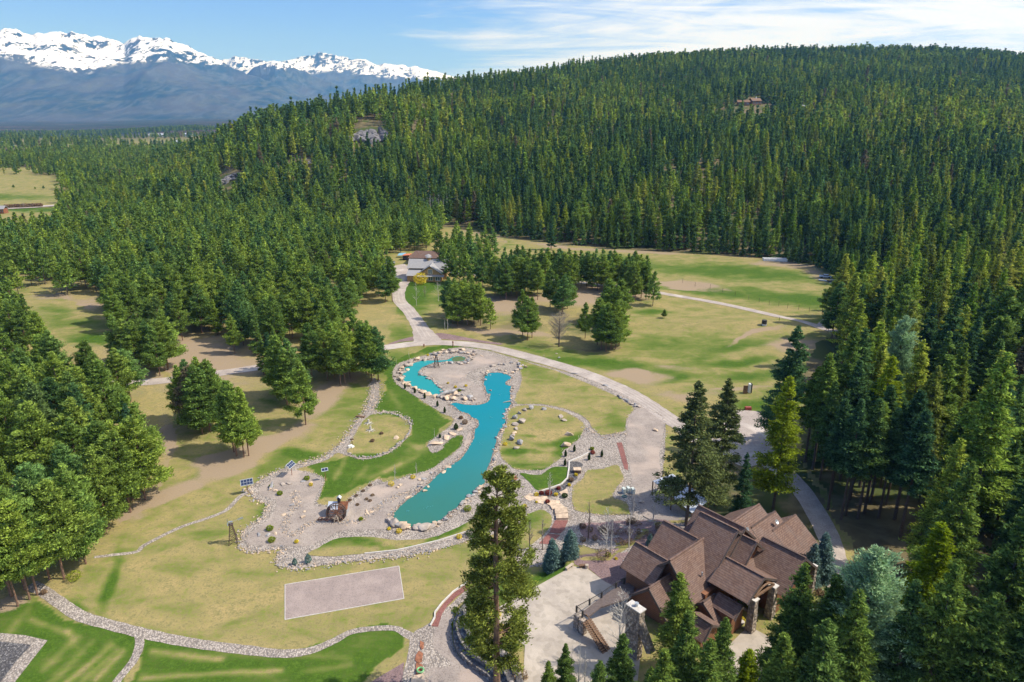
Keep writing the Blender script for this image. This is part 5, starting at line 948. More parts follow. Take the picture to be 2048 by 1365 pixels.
# ------------------------------------------------------------------ log lodge
ZG = 2.4
LD = empty('log_lodge', (*flatP(1430, 1180, ZG), ZG)); tag(LD, 'large brown-shingled log lodge with many gables and stone columns', 'house')
AX = Vector((math.cos(R(-49.5)), math.sin(R(-49.5)), 0)); BX = Vector((math.cos(R(40.5)), math.sin(R(40.5)), 0)); UP = Vector((0, 0, 1))
def LZ(x, y, z): u = flatP(1220+x/4.551, 990+y/4.551, z); return Vector((u[0], u[1], z))
def local(o): o.parent = LD; o.matrix_parent_inverse = Matrix.Translation(-LD.location); return o
def gable(p0, ax, L, zr, left, right, base=ZG, over=.7, endA=True, endB=True, th=.28, wall='logs', inset=.9, cap=True):
    "ridge from p0 along ax; left/right = (run, fall) on either side (left = ccw of ax)"
    s = UP.cross(ax); p0 = Vector((p0.x, p0.y, zr)); p1 = p0+ax*L; parts = MB()
    for sg, (run, fall) in ((1, left), (-1, right)):
        if run <= 0: continue
        o_ = s*sg*run+Vector((0, 0, -fall)); parts.slab([p0, p1, p1+o_, p0+o_], th)
    if cap: parts.beam(p0+UP*.04, p1+UP*.04, .28, .16)
    local(parts.build('roof', M['shingle']))
    # fascia boards on the rakes
    for e_ in (p0, p1):
        fb = MB()
        d = ax*(-.06 if e_ is p0 else .06)
        for sg, (run, fall) in ((1, left), (-1, right)): fb.beam(e_+d-UP*.22, e_+d+s*sg*run+Vector((0, 0, -fall-.22)), .1, .36)
        local(fb.build('fascia', M['fascia']))
    a = p0+ax*inset; b_ = p1-ax*inset; (rl, fl), (rr, fr) = left, right; k = .86; off = UP*(-th*1.35)
    W_ = MB(); sl = s*rl*k; sr = -s*rr*k
    def poly(e_): return [e_+off, e_+sl+off-UP*fl*k, Vector((e_+sl).xy.to_tuple()+(base,)), Vector((e_+sr).xy.to_tuple()+(base,)), e_+sr+off-UP*fr*k]
    qa, qb = poly(a), poly(b_); W_.add(qa+qb, [(0, 1, 2, 3, 4), (9, 8, 7, 6, 5), (1, 6, 7, 2), (3, 8, 9, 4)])
    local(W_.build('wall', M[wall])); return p0, p1, s
def winbox(c, ax, w, h, name='window', rows=2, cols=2, parent=None):
    "window whose outward direction is ax"
    s = UP.cross(ax); fr = MB(); M4 = Matrix((s, ax, UP)).transposed().to_4x4()
    for q in (-1, 1): fr.box(c+s*q*w/2, (.12, .14, h+.12), M=M4); fr.box(c+UP*q*h/2, (w+.12, .14, .12), M=M4)
    for i in range(1, cols): fr.box(c+s*(w*(i/cols-.5)), (.06, .12, h), M=M4)
    for i in range(1, rows): fr.box(c+UP*(h*(i/rows-.5)), (w, .11, .06), M=M4)
    f = fr.build(name, M['timber_pale']); g = MB().box(c, (w, .06, h), M=M4).build('pane', M['glass'])
    f.parent = parent or LD; f.matrix_parent_inverse = Matrix.Translation(-(parent or LD).location); g.parent = f; g.matrix_parent_inverse = Matrix.Translation(-(parent or LD).location)
    return f
def ROOFPOS(x, y, z): return LZ(x, y, z)
# ridge starts read off the photograph at each ridge's height
gable(ROOFPOS(805, 95, 13.7), AX, 8.6, 13.7, (5, 4.6), (7.0, 6.5))
gable(ROOFPOS(825, 155, 14.0), AX, 6.8, 14.0, (6, 5.6), (6.6, 6.3))
p = ROOFPOS(1170, 320, 14.0); winbox(p-AX*.75-BX*.3-UP*2.6, AX, 2.2, 1.7, rows=2, cols=3)
gable(ROOFPOS(1225, 375, 12.8)-AX*3, AX, 5.1, 12.8, (2.6, 2.3), (2.8, 2.9))
p = ROOFPOS(1335, 425, 12.8); winbox(p-AX*.78-UP*2.2, AX, 1.1, 1.3, rows=3, cols=2)
qA = ROOFPOS(1360, 85, 12.6); gable(qA-BX*12, BX, 12, 12.6, (5.2, 4.2), (8.6, 6.6))
for (x, y), lr in (((1505, 150), (4.6, 3.8)), ((1690, 180), (4, 3.1))):
    zz = min((abs(z_-(12.6-.767*(LZ(x, y, z_)-qA).dot(AX))), z_) for z_ in np.arange(8.5, 12.6, .02))[1]+.02; rn = 8.6-(LZ(x, y, zz)-qA).dot(AX); gable(LZ(x, y, zz)-BX*7.5, BX, 7.5, zz, lr, (rn, rn*.767))
gable(ROOFPOS(1445, 410, 11.4)-AX*1.0, AX, 7.1, 11.4, (4.6, 3.9), (5.0, 4.6), inset=1.6)
gable(ROOFPOS(235, 430, 10.4), AX, 6.2, 10.4, (3.4, 2.8), (3.5, 3.0)); gable(ROOFPOS(490, 235, 12.0), AX, 6.5, 12.0, (4, 3.2), (5.0, 4.4))
gable(ROOFPOS(545, 598, 11.5), BX, 9.5, 11.5, (9.0, 8.6), (4.75, 5.1), inset=1.1)
q0 = ROOFPOS(545, 598, 11.5); mb = MB(); mb.slab([q0+BX*6+AX*1.6-UP*1.72, q0+BX*13.4+AX*1.6-UP*1.72, q0+BX*13.4+AX*4.75-UP*5.1, q0+BX*6+AX*4.75-UP*5.1], .28); local(mb.build('roof', M['shingle'])); mb = MB(); mb.box(q0+BX*7.5+AX*2.2-UP*7.5, (5.6, 10, 6), M=Matrix((AX, BX, UP)).transposed().to_4x4()); local(mb.build('wall', M['logs']))
gable(ROOFPOS(355, 850, 8.3), BX, 7.5, 8.3, (5.2, 5.0), (5.4, 5.4), inset=1.0)
pp = gable(ROOFPOS(1105, 590, 10.6)-AX*1.0, AX, 6.5, 10.6, (4.2, 2.4), (4.2, 2.4), base=7.6, inset=2.2)
gable(ROOFPOS(1000, 880, 7.6)-AX*.2, AX, 3.9, 7.3, (1.7, 1.5), (1.7, 1.5), inset=.5); gable(ROOFPOS(735, 1060, 6.9), AX, 3.6, 6.9, (2.6, 1.6), (1.9, 2.2), inset=.5); gable(ROOFPOS(850, 960, 7.0), BX, 3.0, 6.6, (1.2, .8), (3.4, 2.8), inset=.6)
# stone columns, arches and beams of the two porches
def col_at(x, y, z, w=.85):
    p = LZ(x, y, z); m_ = MB()
    vs = []
    for zz, q in ((ZG-.3, 1.12), (ZG+1.2, 1.05), (z, .8)):
        for k in range(4): vs.append(Vector((p.x, p.y, zz))+(AX*(-1, 1, 1, -1)[k]+BX*(-1, -1, 1, 1)[k])*w*.5*q)
    m_.add(vs, [(0,1,5,4),(1,2,6,5),(2,3,7,6),(3,0,4,7),(4,5,9,8),(5,6,10,9),(6,7,11,10),(7,4,8,11),(8,9,10,11)])
    c = local(m_.build('column', M['stonewall'])); q = MB(); M4 = Matrix((AX, BX, UP)).transposed().to_4x4(); q.box(Vector((p.x, p.y, z+.08)), (w*1.05, w*1.05, .16), M=M4); cc = local(q.build('cap', M['concrete'])); cc.parent = c; return Vector((p.x, p.y, z+.16))
c1 = col_at(1312, 950, 8.0, 1.1); c2 = col_at(1490, 830, 8.0, 1.1); c3 = col_at(1860, 650, 7.0, .8)
mb = MB(); e1 = pp[1]-AX*.35
for a_, b_ in ((c1, e1-UP*.4), (c2, e1-UP*.4), (c1+UP*.1, c2+UP*.1), (e1-UP*.3, e1-UP*2.2)): mb.beam(a_, b_, .28)
mb.tube([c1.lerp(c2, t_)+UP*(.2+1.0*math.sin(math.pi*t_)) for t_ in np.linspace(0, 1, 9)], .16, 6); local(mb.build('timber_truss', M['timber']))
rp = ROOFPOS(1780, 570, 11.4); mb = MB(); l_, r_ = rp-BX*3.6-UP*3.6, rp+BX*3.6-UP*3.2
mb.tube([(l_.lerp(r_, t_)+UP*(1.0*math.sin(math.pi*t_))-AX*.5) for t_ in np.linspace(0, 1, 9)], .17, 6); mb.beam(rp-UP*.4-AX*.4, rp-UP*3.0-AX*.4, .24); mb.beam(l_-AX*.5, rp-UP*.5-AX*.5, .22); mb.beam(r_-AX*.5, rp-UP*.5-AX*.5, .22)
for q in (-1.3, 1.3): mb.beam(rp+BX*q-UP*1.4-AX*.5, rp+BX*q-UP*3-AX*.5, .22)
local(mb.build('timber_truss', M['timber']))
# chimney with sloping shoulder
ch = LZ(237, 1020, 10.6); m_ = MB(); M4 = Matrix((AX, BX, UP)).transposed().to_4x4()
m_.box(Vector((ch.x, ch.y, 6.3)), (2.3, 1.15, 8.4), M=M4); m_.slab([ch+AX*1.1+BX*.5-UP*1.6, ch+AX*1.1-BX*.5-UP*1.6, ch+AX*3.4-BX*.5-UP*5.4, ch+AX*3.4+BX*.5-UP*5.4], .9)
chm = local(m_.build('chimney', M['stonewall'])); q = MB().box(Vector((ch.x, ch.y, 10.6)), (2.5, 1.35, .16), M=M4); q = local(q.build('chimney_cap', M['concrete'])); q.parent = chm
q = MB().tube([ch+UP*.05+BX*.1, ch+UP*.5+BX*.1], .22, 12); q.tube([ch+UP*.5+BX*.1, ch+UP*.58+BX*.1], .3, 12); q = local(q.build('flue', M['metal'])); q.parent = chm
# roof fittings
def dish(x, y, z, r, face): 
    p = LZ(x, y, z); m_ = MB(); n = 14; f = Vector(face).normalized(); u = f.orthogonal().normalized(); w = f.cross(u); vs = [p+UP*.9]
    for k in range(n): q = 6.283*k/n; vs.append(p+UP*.9+f*.12+(u*math.cos(q)+w*math.sin(q))*r)
    m_.add(vs, [(0, 1+k, 1+(k+1) % n) for k in range(n)]); m_.tube([p-UP*.2, p+UP*.85], .04, 6); m_.tube([p+UP*.85, p+UP*.95+f*.5], .025, 5)
    o = m_.build('satellite_dish', M['metal']); return local(o)
dish(1225, 320, 10.6, .42, (.2, -.7, .5)); dish(1240, 360, 10.4, .4, (.5, -.7, .4)); dish(1508, 290, 10.0, .4, (.5, -.6, .6))
for x, y, z in ((838, 722, 8.8), (1315, 362, 9.9)): p = LZ(x, y, z); local(MB().tube([p-UP*.3, p+UP*.35], .12, 8).build('roof_vent', M['metal']))
# more windows and log ends on the entrance side
p = LZ(970, 900, 6.0)
# deck, stairs and railing at the left
dk = [flatP(*q, 5.0) for q in [(1163,1226),(1178,1233),(1200,1215),(1262,1195),(1275,1160),(1248,1168),(1215,1185)]]; mb = MB(); mb.slab([Vector((x, y, 5.0)) for x, y in dk], .25)
DK = local(mb.build('deck', simple('deckwood', (.13, .10, .09), .8, var=.2, scale=3))); mb = MB(); rl = [Vector((*flatP(*q, 5.0), 5.0)) for q in [(1248,1168),(1232,1176),(1203,1196),(1179,1210),(1153,1224),(1165,1234)]]
for q in rl: mb.box(q+UP*.5, (.22, .22, 1.1), R(40)); 
for a_, b_ in zip(rl, rl[1:]):
    for z_ in (.95, .2, .45, .7): mb.beam(a_+UP*z_, b_+UP*z_, .08 if z_ > .9 else .02)
local(mb.build('railing', M['dark']))
mb = MB()
for q in ((1156,1228),(1166,1238)): x, y = flatP(*q, 5.0); mb.box((x, y, 3.6), (.9, .9, 2.6), R(40))
local(mb.build('deck_pier', M['stonewall'])); mb = MB(); s0 = Vector((*flatP(1172, 1240, 5.0), 5.0)); sdv = Vector((.62, -.78, 0))
for i in range(14): mb.box(s0+sdv*(.3*i+.3)-UP*(.19*i+.1), (1.6, .34, .1), math.atan2(sdv.y, sdv.x)+R(90))
mb.beam(s0, s0+sdv*4.4-UP*2.6, .12, .4); mb.beam(s0+UP*1, s0+sdv*4.4-UP*1.6, .08); local(mb.build('stairs', M['timber']))
def urn(base, label):
    p = at(*base); o = empty('planter', p); mb = MB(); mb.tube([(0,0,0),(0,0,.1),(0,0,.5),(0,0,.6)], [.25,.3,.45,.48], 10); mb.build('pot', M['concrete'], o); return tag(o, label, 'planter')
urn((1509,1236), 'stone planter with yellow flowers by the entrance column'); urn((1482,1250), 'lower stone planter with yellow flowers by the entrance')
# ------------------------------------------------------------------ stone retaining wall in tiers
M['drystone'] = stonefield('drystone', [(.20, .19, .19), (.38, .34, .30), (.12, .115, .12)], .55, gap=.75, bump=.8)
WL = [(955,1180),(932,1208),(916,1232),(912,1262),(919,1290),(936,1312),(962,1332),(985,1350),(1000,1375),(1010,1410)]
def tier(px, n, zt, zb, depth, label, nm='retaining_wall'):
    w = smooth_poly([flatP(*q, 1.2) for q in px], 8, False); L = [0]
    for a_, b_ in zip(w, w[1:]): L.append(L[-1]+math.dist(a_, b_))
    mb = MB(); z = zb; rows = max(2, int((zt-zb)/.34))
    for r_ in range(rows):
        s = random.uniform(0, .6); h = (zt-zb)/rows
        while s < L[-1]:
            l = random.uniform(.6, 1.5); m_ = s+l/2; x = np.interp(m_, L, [q[0] for q in w]); y = np.interp(m_, L, [q[1] for q in w]); x2 = np.interp(m_+.1, L, [q[0] for q in w]); y2 = np.interp(m_+.1, L, [q[1] for q in w]); a = math.atan2(y2-y, x2-x)
            set_ = .10*r_; x -= math.sin(a)*set_*-1; y += math.cos(a)*set_
            mb.box((x+random.uniform(-.05, .05), y+random.uniform(-.05, .05), z+h/2), (l*.95, depth*random.uniform(.8, 1.25), h*random.uniform(.8, 1.05)), a+random.uniform(-.12, .12), None); s += l
        z += h
    return tag(mb.build(nm, M['drystone']), label, 'wall')
tier([(x+36, y-10) for x, y in WL[3:]], 3, 3.1, 1.9, .9, 'uppermost boulders of the retaining wall beside the patio grass')
tier(WL, 3, 1.0, 0, .8, 'lower tier of the curved dry-stone retaining wall beside the gravel yard'); tier([(x+12, y-4) for x, y in WL[2:]], 3, 1.9, .4, 1.0, 'upper tier of the curved dry-stone retaining wall under the big pine'); tier([(x+24, y-7) for x, y in WL[2:]], 3, 2.75, 1.2, 1.0, 'top course of stones behind the upper tier of the retaining wall')
# benches
def bench(a, b, label, mat='timber_pale'):
    a, b = at(*a), at(*b); o = empty('bench', (a+b)/2, math.atan2(b.y-a.y, b.x-a.x)); L = (b-a).length
    MB().box((0, 0, .5), (L, .5, .12)).build('seat', M[mat], o)
    for s in (-1, 1): MB().box((s*(L/2-.25), 0, .22), (.3, .42, .44)).build('leg', M[mat], o)
    tag(o, label, 'bench')
bench((1132,1142), (1146,1132.5), 'long pale timber bench at the north corner of the patio'); bench((1158,1136), (1172,1135), 'short log bench at the north corner of the patio', 'timber')
o = empty('stump_seat', at(1173.5, 1137)); MB().tube([(0,0,0),(0,0,.7)], .3, 10).build('stump', M['timber_pale'], o); tag(o, 'upright cut log beside the short bench', 'stump')
# carport with pale metal roof
CPT = empty('carport', at(1390, 1005)); tag(CPT, 'open carport with pale blue metal roof behind the lodge', 'carport'); zt = 3.2
cq = [(1318,958),(1340,948),(1412,998),(1392,1020)]; pts = [Vector((*flatP(*q, zt+(.5 if i in (1, 2) else 0)), zt+(.5 if i in (1, 2) else 0))) for i, q in enumerate([(1306,962),(1345,948),(1418,1001),(1384,1026)])]
mb = MB(); mb.slab(pts, .12)
for i in range(1, 16): t_ = i/16; mb.beam(pts[0].lerp(pts[3], t_)+UP*.03, pts[1].lerp(pts[2], t_)+UP*.03, .06, .08)
o = mb.build('roof', M['ribroof']); o.parent = CPT; o.matrix_parent_inverse = Matrix.Translation(-CPT.location)
for q in pts+[pts[0].lerp(pts[3], .5), pts[1].lerp(pts[2], .5)]: g = h1(q.x, q.y); c = MB().beam(Vector((q.x, q.y, g)), q-UP*.15, .2).build('post', M['timber']); c.parent = CPT; c.matrix_parent_inverse = Matrix.Translation(-CPT.location)
# ------------------------------------------------------------------ water mill
p = at(674, 1043); ML = empty('mill_house', at(677, 1036)); tag(ML, 'small tin-roofed mill house with a cupola behind the big wheel', 'mill')
mb = MB().box((-.2, 1.5, .95), (3.4, 2.4, 1.9)); mb.build('wall', M['metal'], ML)
mb = MB(); mb.slab([(-2.1, .1, 1.75), (-.1, .1, 1.75), (-.1, 1.5, 2.75), (-2.1, 1.5, 2.75)], .07); mb.slab([(-2.1, 2.9, 1.75), (-.1, 2.9, 1.75), (-.1, 1.5, 2.75), (-2.1, 1.5, 2.75)], .07); mb.build('roof', M['ribroof'], ML)
mb = MB(); mb.slab([(-.05, .1, 1.75), (1.8, .1, 1.75), (1.8, 1.5, 2.75), (-.05, 1.5, 2.75)], .07); mb.slab([(-.05, 2.9, 1.75), (1.8, 2.9, 1.75), (1.8, 1.5, 2.75), (-.05, 1.5, 2.75)], .07)
for i in range(9): mb.beam((.1+i*.2, .1, 1.8), (.1+i*.2, 1.5, 2.8), .04)
mb.build('roof', M['rust'], ML)
cu = MB().box((.0, 1.5, 3.0), (.55, .55, 1.2)).build('cupola', M['dark'], ML); mb = MB(); mb.slab([(-.45, 1.1, 3.55), (0, 1.1, 3.95), (0, 1.95, 3.95), (-.45, 1.95, 3.55)], .05); mb.slab([(.45, 1.1, 3.55), (0, 1.1, 3.95), (0, 1.95, 3.95), (.45, 1.95, 3.55)], .05); mb.build('cupola_roof', M['ribroof'], cu)
MB().tube([(-.9, .25, 1.4), (-.9, -.2, 1.9), (-.5, -.35, 2.1)], .12, 8).build('water_pipe', M['metal'], ML)
WH = empty('water_wheel', p, R(6)); tag(WH, 'large rusty spoked water wheel in front of the mill house', 'water wheel'); RW = 1.82; zc = 1.95
for y_ in (-.35, .35):
    mb = MB(); ring = [(RW*math.cos(q*math.pi/18), y_, zc+RW*math.sin(q*math.pi/18)) for q in range(37)]; mb.tube(ring, .10, 6, False); ring = [((RW-.35)*math.cos(q*math.pi/18), y_, zc+(RW-.35)*math.sin(q*math.pi/18)) for q in range(37)]; mb.tube(ring, .06, 6, False); mb.build('rim', M['iron'], WH)
    mb = MB()
    for k in range(8): q = k*math.pi/4; mb.beam((0, y_, zc), (RW*math.cos(q), y_, zc+RW*math.sin(q)), .09)
    mb.build('spokes', M['rust'], WH)
mb = MB()
for k in range(24): q = k*math.pi/12; mb.box(((RW-.15)*math.cos(q), 0, zc+(RW-.15)*math.sin(q)), (.04, .7, .36), M=Matrix.Rotation(-q+math.pi/2, 4, 'Y'))
mb.build('paddles', M['iron'], WH); MB().tube([(0, -.7, zc), (0, .7, zc)], .14, 10).build('axle', M['iron'], WH)
for y_ in (-.6, .6):
    mb = MB(); mb.beam((-.5, y_, 0), (0, y_, zc), .14); mb.beam((.5, y_, 0), (0, y_, zc), .14); mb.beam((-.3, y_, .8), (.3, y_, .8), .1); mb.build('trestle', M['timber_pale'], WH)
for q, lb in (((641, 1041), 'rusty gear and scrap heap left of the water wheel'), ((653, 1041), 'second rusty scrap heap left of the water wheel')):
    o = empty('gear_wheel', at(*q)); mb = MB(); mb.tube([(.42*math.cos(k*.45), .42*math.sin(k*.45), .25+.15*math.sin(k*.45)) for k in range(15)], .07, 5, False); mb.beam((-.7, 0, .1), (.7, .1, .3), .1); mb.beam((-.2, -.5, .1), (.3, .5, .35), .08); mb.build('scrap', M['rust'], o); tag(o, lb, 'scrap')
# ------------------------------------------------------------------ windmills
def windmill(base, rz, label):
    o = empty('windmill', at(*base), rz); H = 3.9; mb = MB(); c = [(-.75, -.75), (.75, -.75), (.75, .75), (-.75, .75)]; f = lambda k, z: Vector((c[k][0]*(1-z/H*.72), c[k][1]*(1-z/H*.72), z))
    for k in range(4):
        mb.beam(f(k, 0), f(k, H), .09)
        for z0, z1 in ((0, 1.1), (1.1, 2.1), (2.1, 3.0), (3.0, 3.8)): mb.beam(f(k, z0), f((k+1) % 4, z1), .04); mb.beam(f((k+1) % 4, z0), f(k, z1), .04); mb.beam(f(k, z1), f((k+1) % 4, z1), .05)
    mb.box((0, 0, H), (.8, .8, .08)); mb.build('tower', M['iron'], o)
    MB().box((0, 0, H+.5), (.7, .25, .3)).tube([(0, 0, H), (0, 0, H+.4)], .07, 6).build('hub', M['metal'], o)
    mb = MB(); ctr = Vector((-.5, 0, H+.5))
    for k in range(14):
        q = k*math.tau/14; r_ = Vector((0, math.cos(q), math.sin(q))); t_ = Vector((.35, -math.sin(q), math.cos(q)))*.13; mb.add([ctr+r_*.18-t_*.5, ctr+r_*.62-t_, ctr+r_*.62+t_, ctr+r_*.18+t_*.5], [(0, 1, 2, 3)])
    mb.build('fan', simple('blue_metal', (.32, .42, .55), .4, .4), o)
    mb = MB(); mb.beam((.3, 0, H+.5), (1.3, 0, H+.75), .05); mb.box((1.75, 0, H+.85), (.95, .03, .42), M=Matrix.Rotation(-.25, 4, 'Y')); mb.build('tail_vane', M['metal'], o); return tag(o, label, 'windmill')
windmill((467,1086), R(20), 'garden windmill on the lawn beside the gravel corner'); windmill((873,735), R(200), 'garden windmill on the island in the upper pond')
# ------------------------------------------------------------------ solar panels
def solar(base, ht, nx, ny, cw, face, tilt, label):
    o = empty('solar_panel', at(*base)); MB().tube([(0, 0, 0), (0, 0, ht)], .06, 8).build('post', M['rust'], o)
    Mx = Matrix.Translation((0, 0, ht)) @ Matrix.Rotation(R(face), 4, 'Z') @ Matrix.Rotation(R(tilt), 4, 'X'); W_, H_ = nx*cw, ny*cw; mb = MB(); mb.box(Mx @ Vector((0, 0, 0)), (W_+.14, .05, H_+.14), M=Matrix.Rotation(R(face), 4, 'Z') @ Matrix.Rotation(R(tilt), 4, 'X')); mb.build('frame', M['metal'], o)
    mb = MB()
    for i in range(nx):
        for j in range(ny): mb.box(Mx @ Vector(((i-nx/2+.5)*cw, -.03, (j-ny/2+.5)*cw)), (cw*.9, .03, cw*.9), M=Matrix.Rotation(R(face), 4, 'Z') @ Matrix.Rotation(R(tilt), 4, 'X'))
    mb.build('cells', M['cell'], o); return tag(o, label, 'solar panel')
solar((496.6,987.5), 2.7, 4, 2, .58, 24, -28, 'solar panel of eight dark cells on a post by the left path'); solar((584,951), 2.6, 4, 2, .55, 75, -50, 'tilted solar panel seen edge-on at the top of the gravel bed'); solar((651.5,961), 2.6, 2, 1, .62, 22, -40, 'small solar panel of two cells beside the green lawn')
# ------------------------------------------------------------------ other garden things
o = empty('log_bridge', at(720,836)); mb = MB(); mb.box((0, 0, .25), (2.4, .25, .3), R(-12)); mb.box((.1, .5, .2), (2.3, .9, .08), R(-12)); mb.build('planks', M['timber'], o); tag(o, 'little dark plank bridge on the path above the oval garden', 'bridge')
def stump(base, h, label):
    o = empty('tree_stump', at(*base)); mb = MB(); mb.tube([(0, 0, 0), (0, 0, .3), (.05, 0, h)], [.55, .3, .22], 9)
    for k in range(7): q = k*.9; mb.tube([(0, 0, .3), (.8*math.cos(q), .8*math.sin(q), .12), (1.5*math.cos(q+.2), 1.5*math.sin(q+.2), .02)], [.16, .1, .03], 5, False)
    mb.build('roots', M['bark_pale'], o); return tag(o, label, 'stump')
stump((741,862), 1.3, 'grey uprooted stump in the middle of the oval garden'); stump((737,848), 1.2, 'grey upright stump at the top of the oval garden')
o = empty('garden_sign', at(704.5,889)); MB().box((0, 0, .7), (.14, .14, 1.4)).build('post', M['timber'], o); MB().box((0, -.05, 1.35), (.9, .1, .3)).build('board', M['timber'], o); tag(o, 'dark wooden sign on a post beside the oval garden', 'sign')
o = empty('garden_slab', at(701,896)); MB().box((0, 0, .35), (1.0, .5, .7), R(30)).box((.5, .1, .2), (.7, .5, .4), R(50)).build('slab', M['white'], o); tag(o, 'white angular marble slabs below the wooden sign', 'stone')
o = empty('utility_cabinets', at(1257,987)); tag(o, 'cluster of three pale utility cabinets at the edge of the gravel drive', 'cabinet')
for i, (x, y) in enumerate(((-1.0, .1), (0, .5), (.9, 0))): MB().box((x, y, .55), (.55, 1.0, 1.1), R(15)).box((x, y, 1.12), (.6, 1.05, .06), R(15)).build('cabinet', simple('cab', (.55, .6, .55), .5), o)
mb = MB(); c = at(1248.5,994); mb.tube([c+Vector((.5*math.cos(q*.3927), .4*math.sin(q*.3927), .12)) for q in range(17)], .09, 8, False); tag(mb.build('hose_coil', simple('teal_hose', (.04, .2, .2), .5)), 'teal coiled hose on the stones beside the utility cabinets', 'hose')
o = empty('garden_box', at(1154.5,945)); tag(o, 'peach-topped low box in the dark planting bed', 'box'); MB().box((0, 0, .4), (1.5, 1.2, .8)).build('body', M['timber'], o); MB().box((0, 0, .85), (1.7, 1.4, .12)).build('lid', M['rock_tan'], o)
def post_fig(base, h, label): o = empty('carved_post', at(*base)); MB().tube([(0, 0, 0), (0, 0, h*.7), (0, 0, h*.72), (0, 0, h)], [.18, .17, .26, .2], 8).box((0, -.1, h*.8), (.5, .25, .25)).build('post', M['rust'], o); tag(o, label, 'post')
post_fig((906,694), 2.0, 'tall carved reddish post beside the road above the upper pond'); post_fig((848,694.5), 1.0, 'short carved post beside the road')
o = empty('garden_bench', at(1032,962)); MB().box((0, 0, .45), (1.2, .4, .08), R(60)).box((-.2, .1, .8), (1.2, .08, .5), R(60)).build('seat', M['rust'], o); tag(o, 'rusty red garden seat right of the big pine', 'bench')
o = empty('wooden_booth', at(1495,788)); tag(o, 'pair of narrow wooden panels standing in the grass like a booth', 'booth')
MB().box((-.7, 0, 1.3), (1.2, .3, 2.4)).build('panel', M['timber'], o); MB().box((.6, .6, 1.5), (.5, 1.0, 2.6)).build('panel', M['white'], o)['label'] = 'white narrow panel'; MB().box((1.1, .6, 1.5), (.2, 1.0, 2.7)).build('panel', M['dark'], o)
o = empty('red_mower', at(1496,820)); MB().box((0, 0, .5), (1.6, .8, .7)).tube([(-.6, -.5, .3), (-.6, .5, .3)], .3, 10).tube([(.6, -.5, .25), (.6, .5, .25)], .25, 10).build('body', simple('redpaint', (.35, .06, .04), .5), o); tag(o, 'small red machine parked at the edge of the gravel lot', 'machine')
o = empty('black_tank', at(1528,651)); MB().tube([(0, 0, .6), (0, 0, 2.0)], .9, 12).build('tank', M['dark'], o); MB().box((0, 0, .3), (1.4, 1.4, .6)).build('base', M['white'], o); tag(o, 'black tank on a white base at the top of the dirt mound', 'tank')
# driftwood
for a_, b_, lb in (((1006,806.5),(1020,805),'thin driftwood log lying in the pond at the right bank'),((978,934),(990,929),'pale log in the water by the big pine'),((977,782),(983,783),'short log floating in the upper part of the lower pond')):
    p0, p1 = at(*a_), at(*b_); mb = MB(); mb.tube([p0+UP*.2, p0.lerp(p1, .5)+UP*.28, p1+UP*.35], [.05, .12, .16], 7); tag(mb.build('driftwood_log', M['timber_pale']), lb, 'log')
# pale stone slabs of the bridge at the waterfall
mb = MB(); p0, p1 = at(874,797), at(912,785); mb.tube([p0+UP*.5, p0.lerp(p1, .5)+UP*1.0, p1+UP*.6], [.35, .5, .35], 6); tag(mb.build('stone_arch', M['rock_grey']), 'long grey arched stone crossing between the two ponds', 'stone')
mb = MB(); p0, p1 = at(909,782), at(930,782); mb.tube([p0+UP*.4, p0.lerp(p1, .5)+UP*.6, p1+UP*.4], [.25, .3, .2], 6); tag(mb.build('stone_arch', M['rock_grey']), 'shorter grey slab right of the arched stone', 'stone')
# aerator ripples
fo = simple('foam', (.10, .42, .45), .4, var=.1)
for q, r_ in (((999,791),.35),((982,836),.4),((963,890),.45),((854,1017),.7),((814,1025),.25)):
    p = at(*q); mb = MB(); n = 12
    for k in range(9): a_ = random.uniform(0, 6.28); d_ = abs(random.gauss(0, r_)); mb.box(p+Vector((d_*math.cos(a_), d_*math.sin(a_), .13+.1*random.random())), (.09, .09, .04), a_)
    tag(mb.build('fountain_bubbles', fo), 'pale bubbling patch of the pond aerator, %s' % {999: 'topmost', 982: 'second from the top', 963: 'in the narrow middle', 854: 'large one in the wide end', 814: 'tiny one near the foot of the pond'}[q[0]], 'fountain')
# ------------------------------------------------------------------ guest cabin and outbuildings
CB = empty('guest_cabin', at(851, 564), R(-4)); CB.scale = (1.12,)*3; tag(CB, 'log cabin with grey roofs, two round cupolas and a front gable', 'house')
def cpart(n, mb, m_): return mb.build(n, M[m_], CB)
cpart('wall', MB().box((.3, 8.5, 2.6), (16, 8, 5.2)), 'cabinlogs')
mb = MB(); mb.add([(-7.7, 4.5, 5.2), (-7.7, 8.5, 7.6), (-7.7, 12.5, 5.2), (8.3, 4.5, 5.2), (8.3, 8.5, 7.6), (8.3, 12.5, 5.2)], [(0, 2, 1), (3, 4, 5)]); cpart('gable_wall', mb, 'cabinlogs')
mb = MB(); mb.slab([(-8.4, 3.6, 4.9), (9, 3.6, 4.9), (9, 8.5, 7.9), (-8.4, 8.5, 7.9)], .2); mb.slab([(-8.4, 13.4, 4.9), (9, 13.4, 4.9), (9, 8.5, 7.9), (-8.4, 8.5, 7.9)], .2); cpart('roof', mb, 'greyroof')
mb = MB(); mb.add([(-2.4, 0, 0), (6.6, 0, 0), (6.6, 0, 3.4), (2.1, 0, 6.4), (-2.4, 0, 3.4), (-2.4, 6, 0), (6.6, 6, 0), (6.6, 6, 3.4), (2.1, 6, 6.4), (-2.4, 6, 3.4)], [(0, 1, 2, 3, 4), (0, 4, 9, 5), (1, 6, 7, 2)]); cpart('wall', mb, 'cabinlogs')
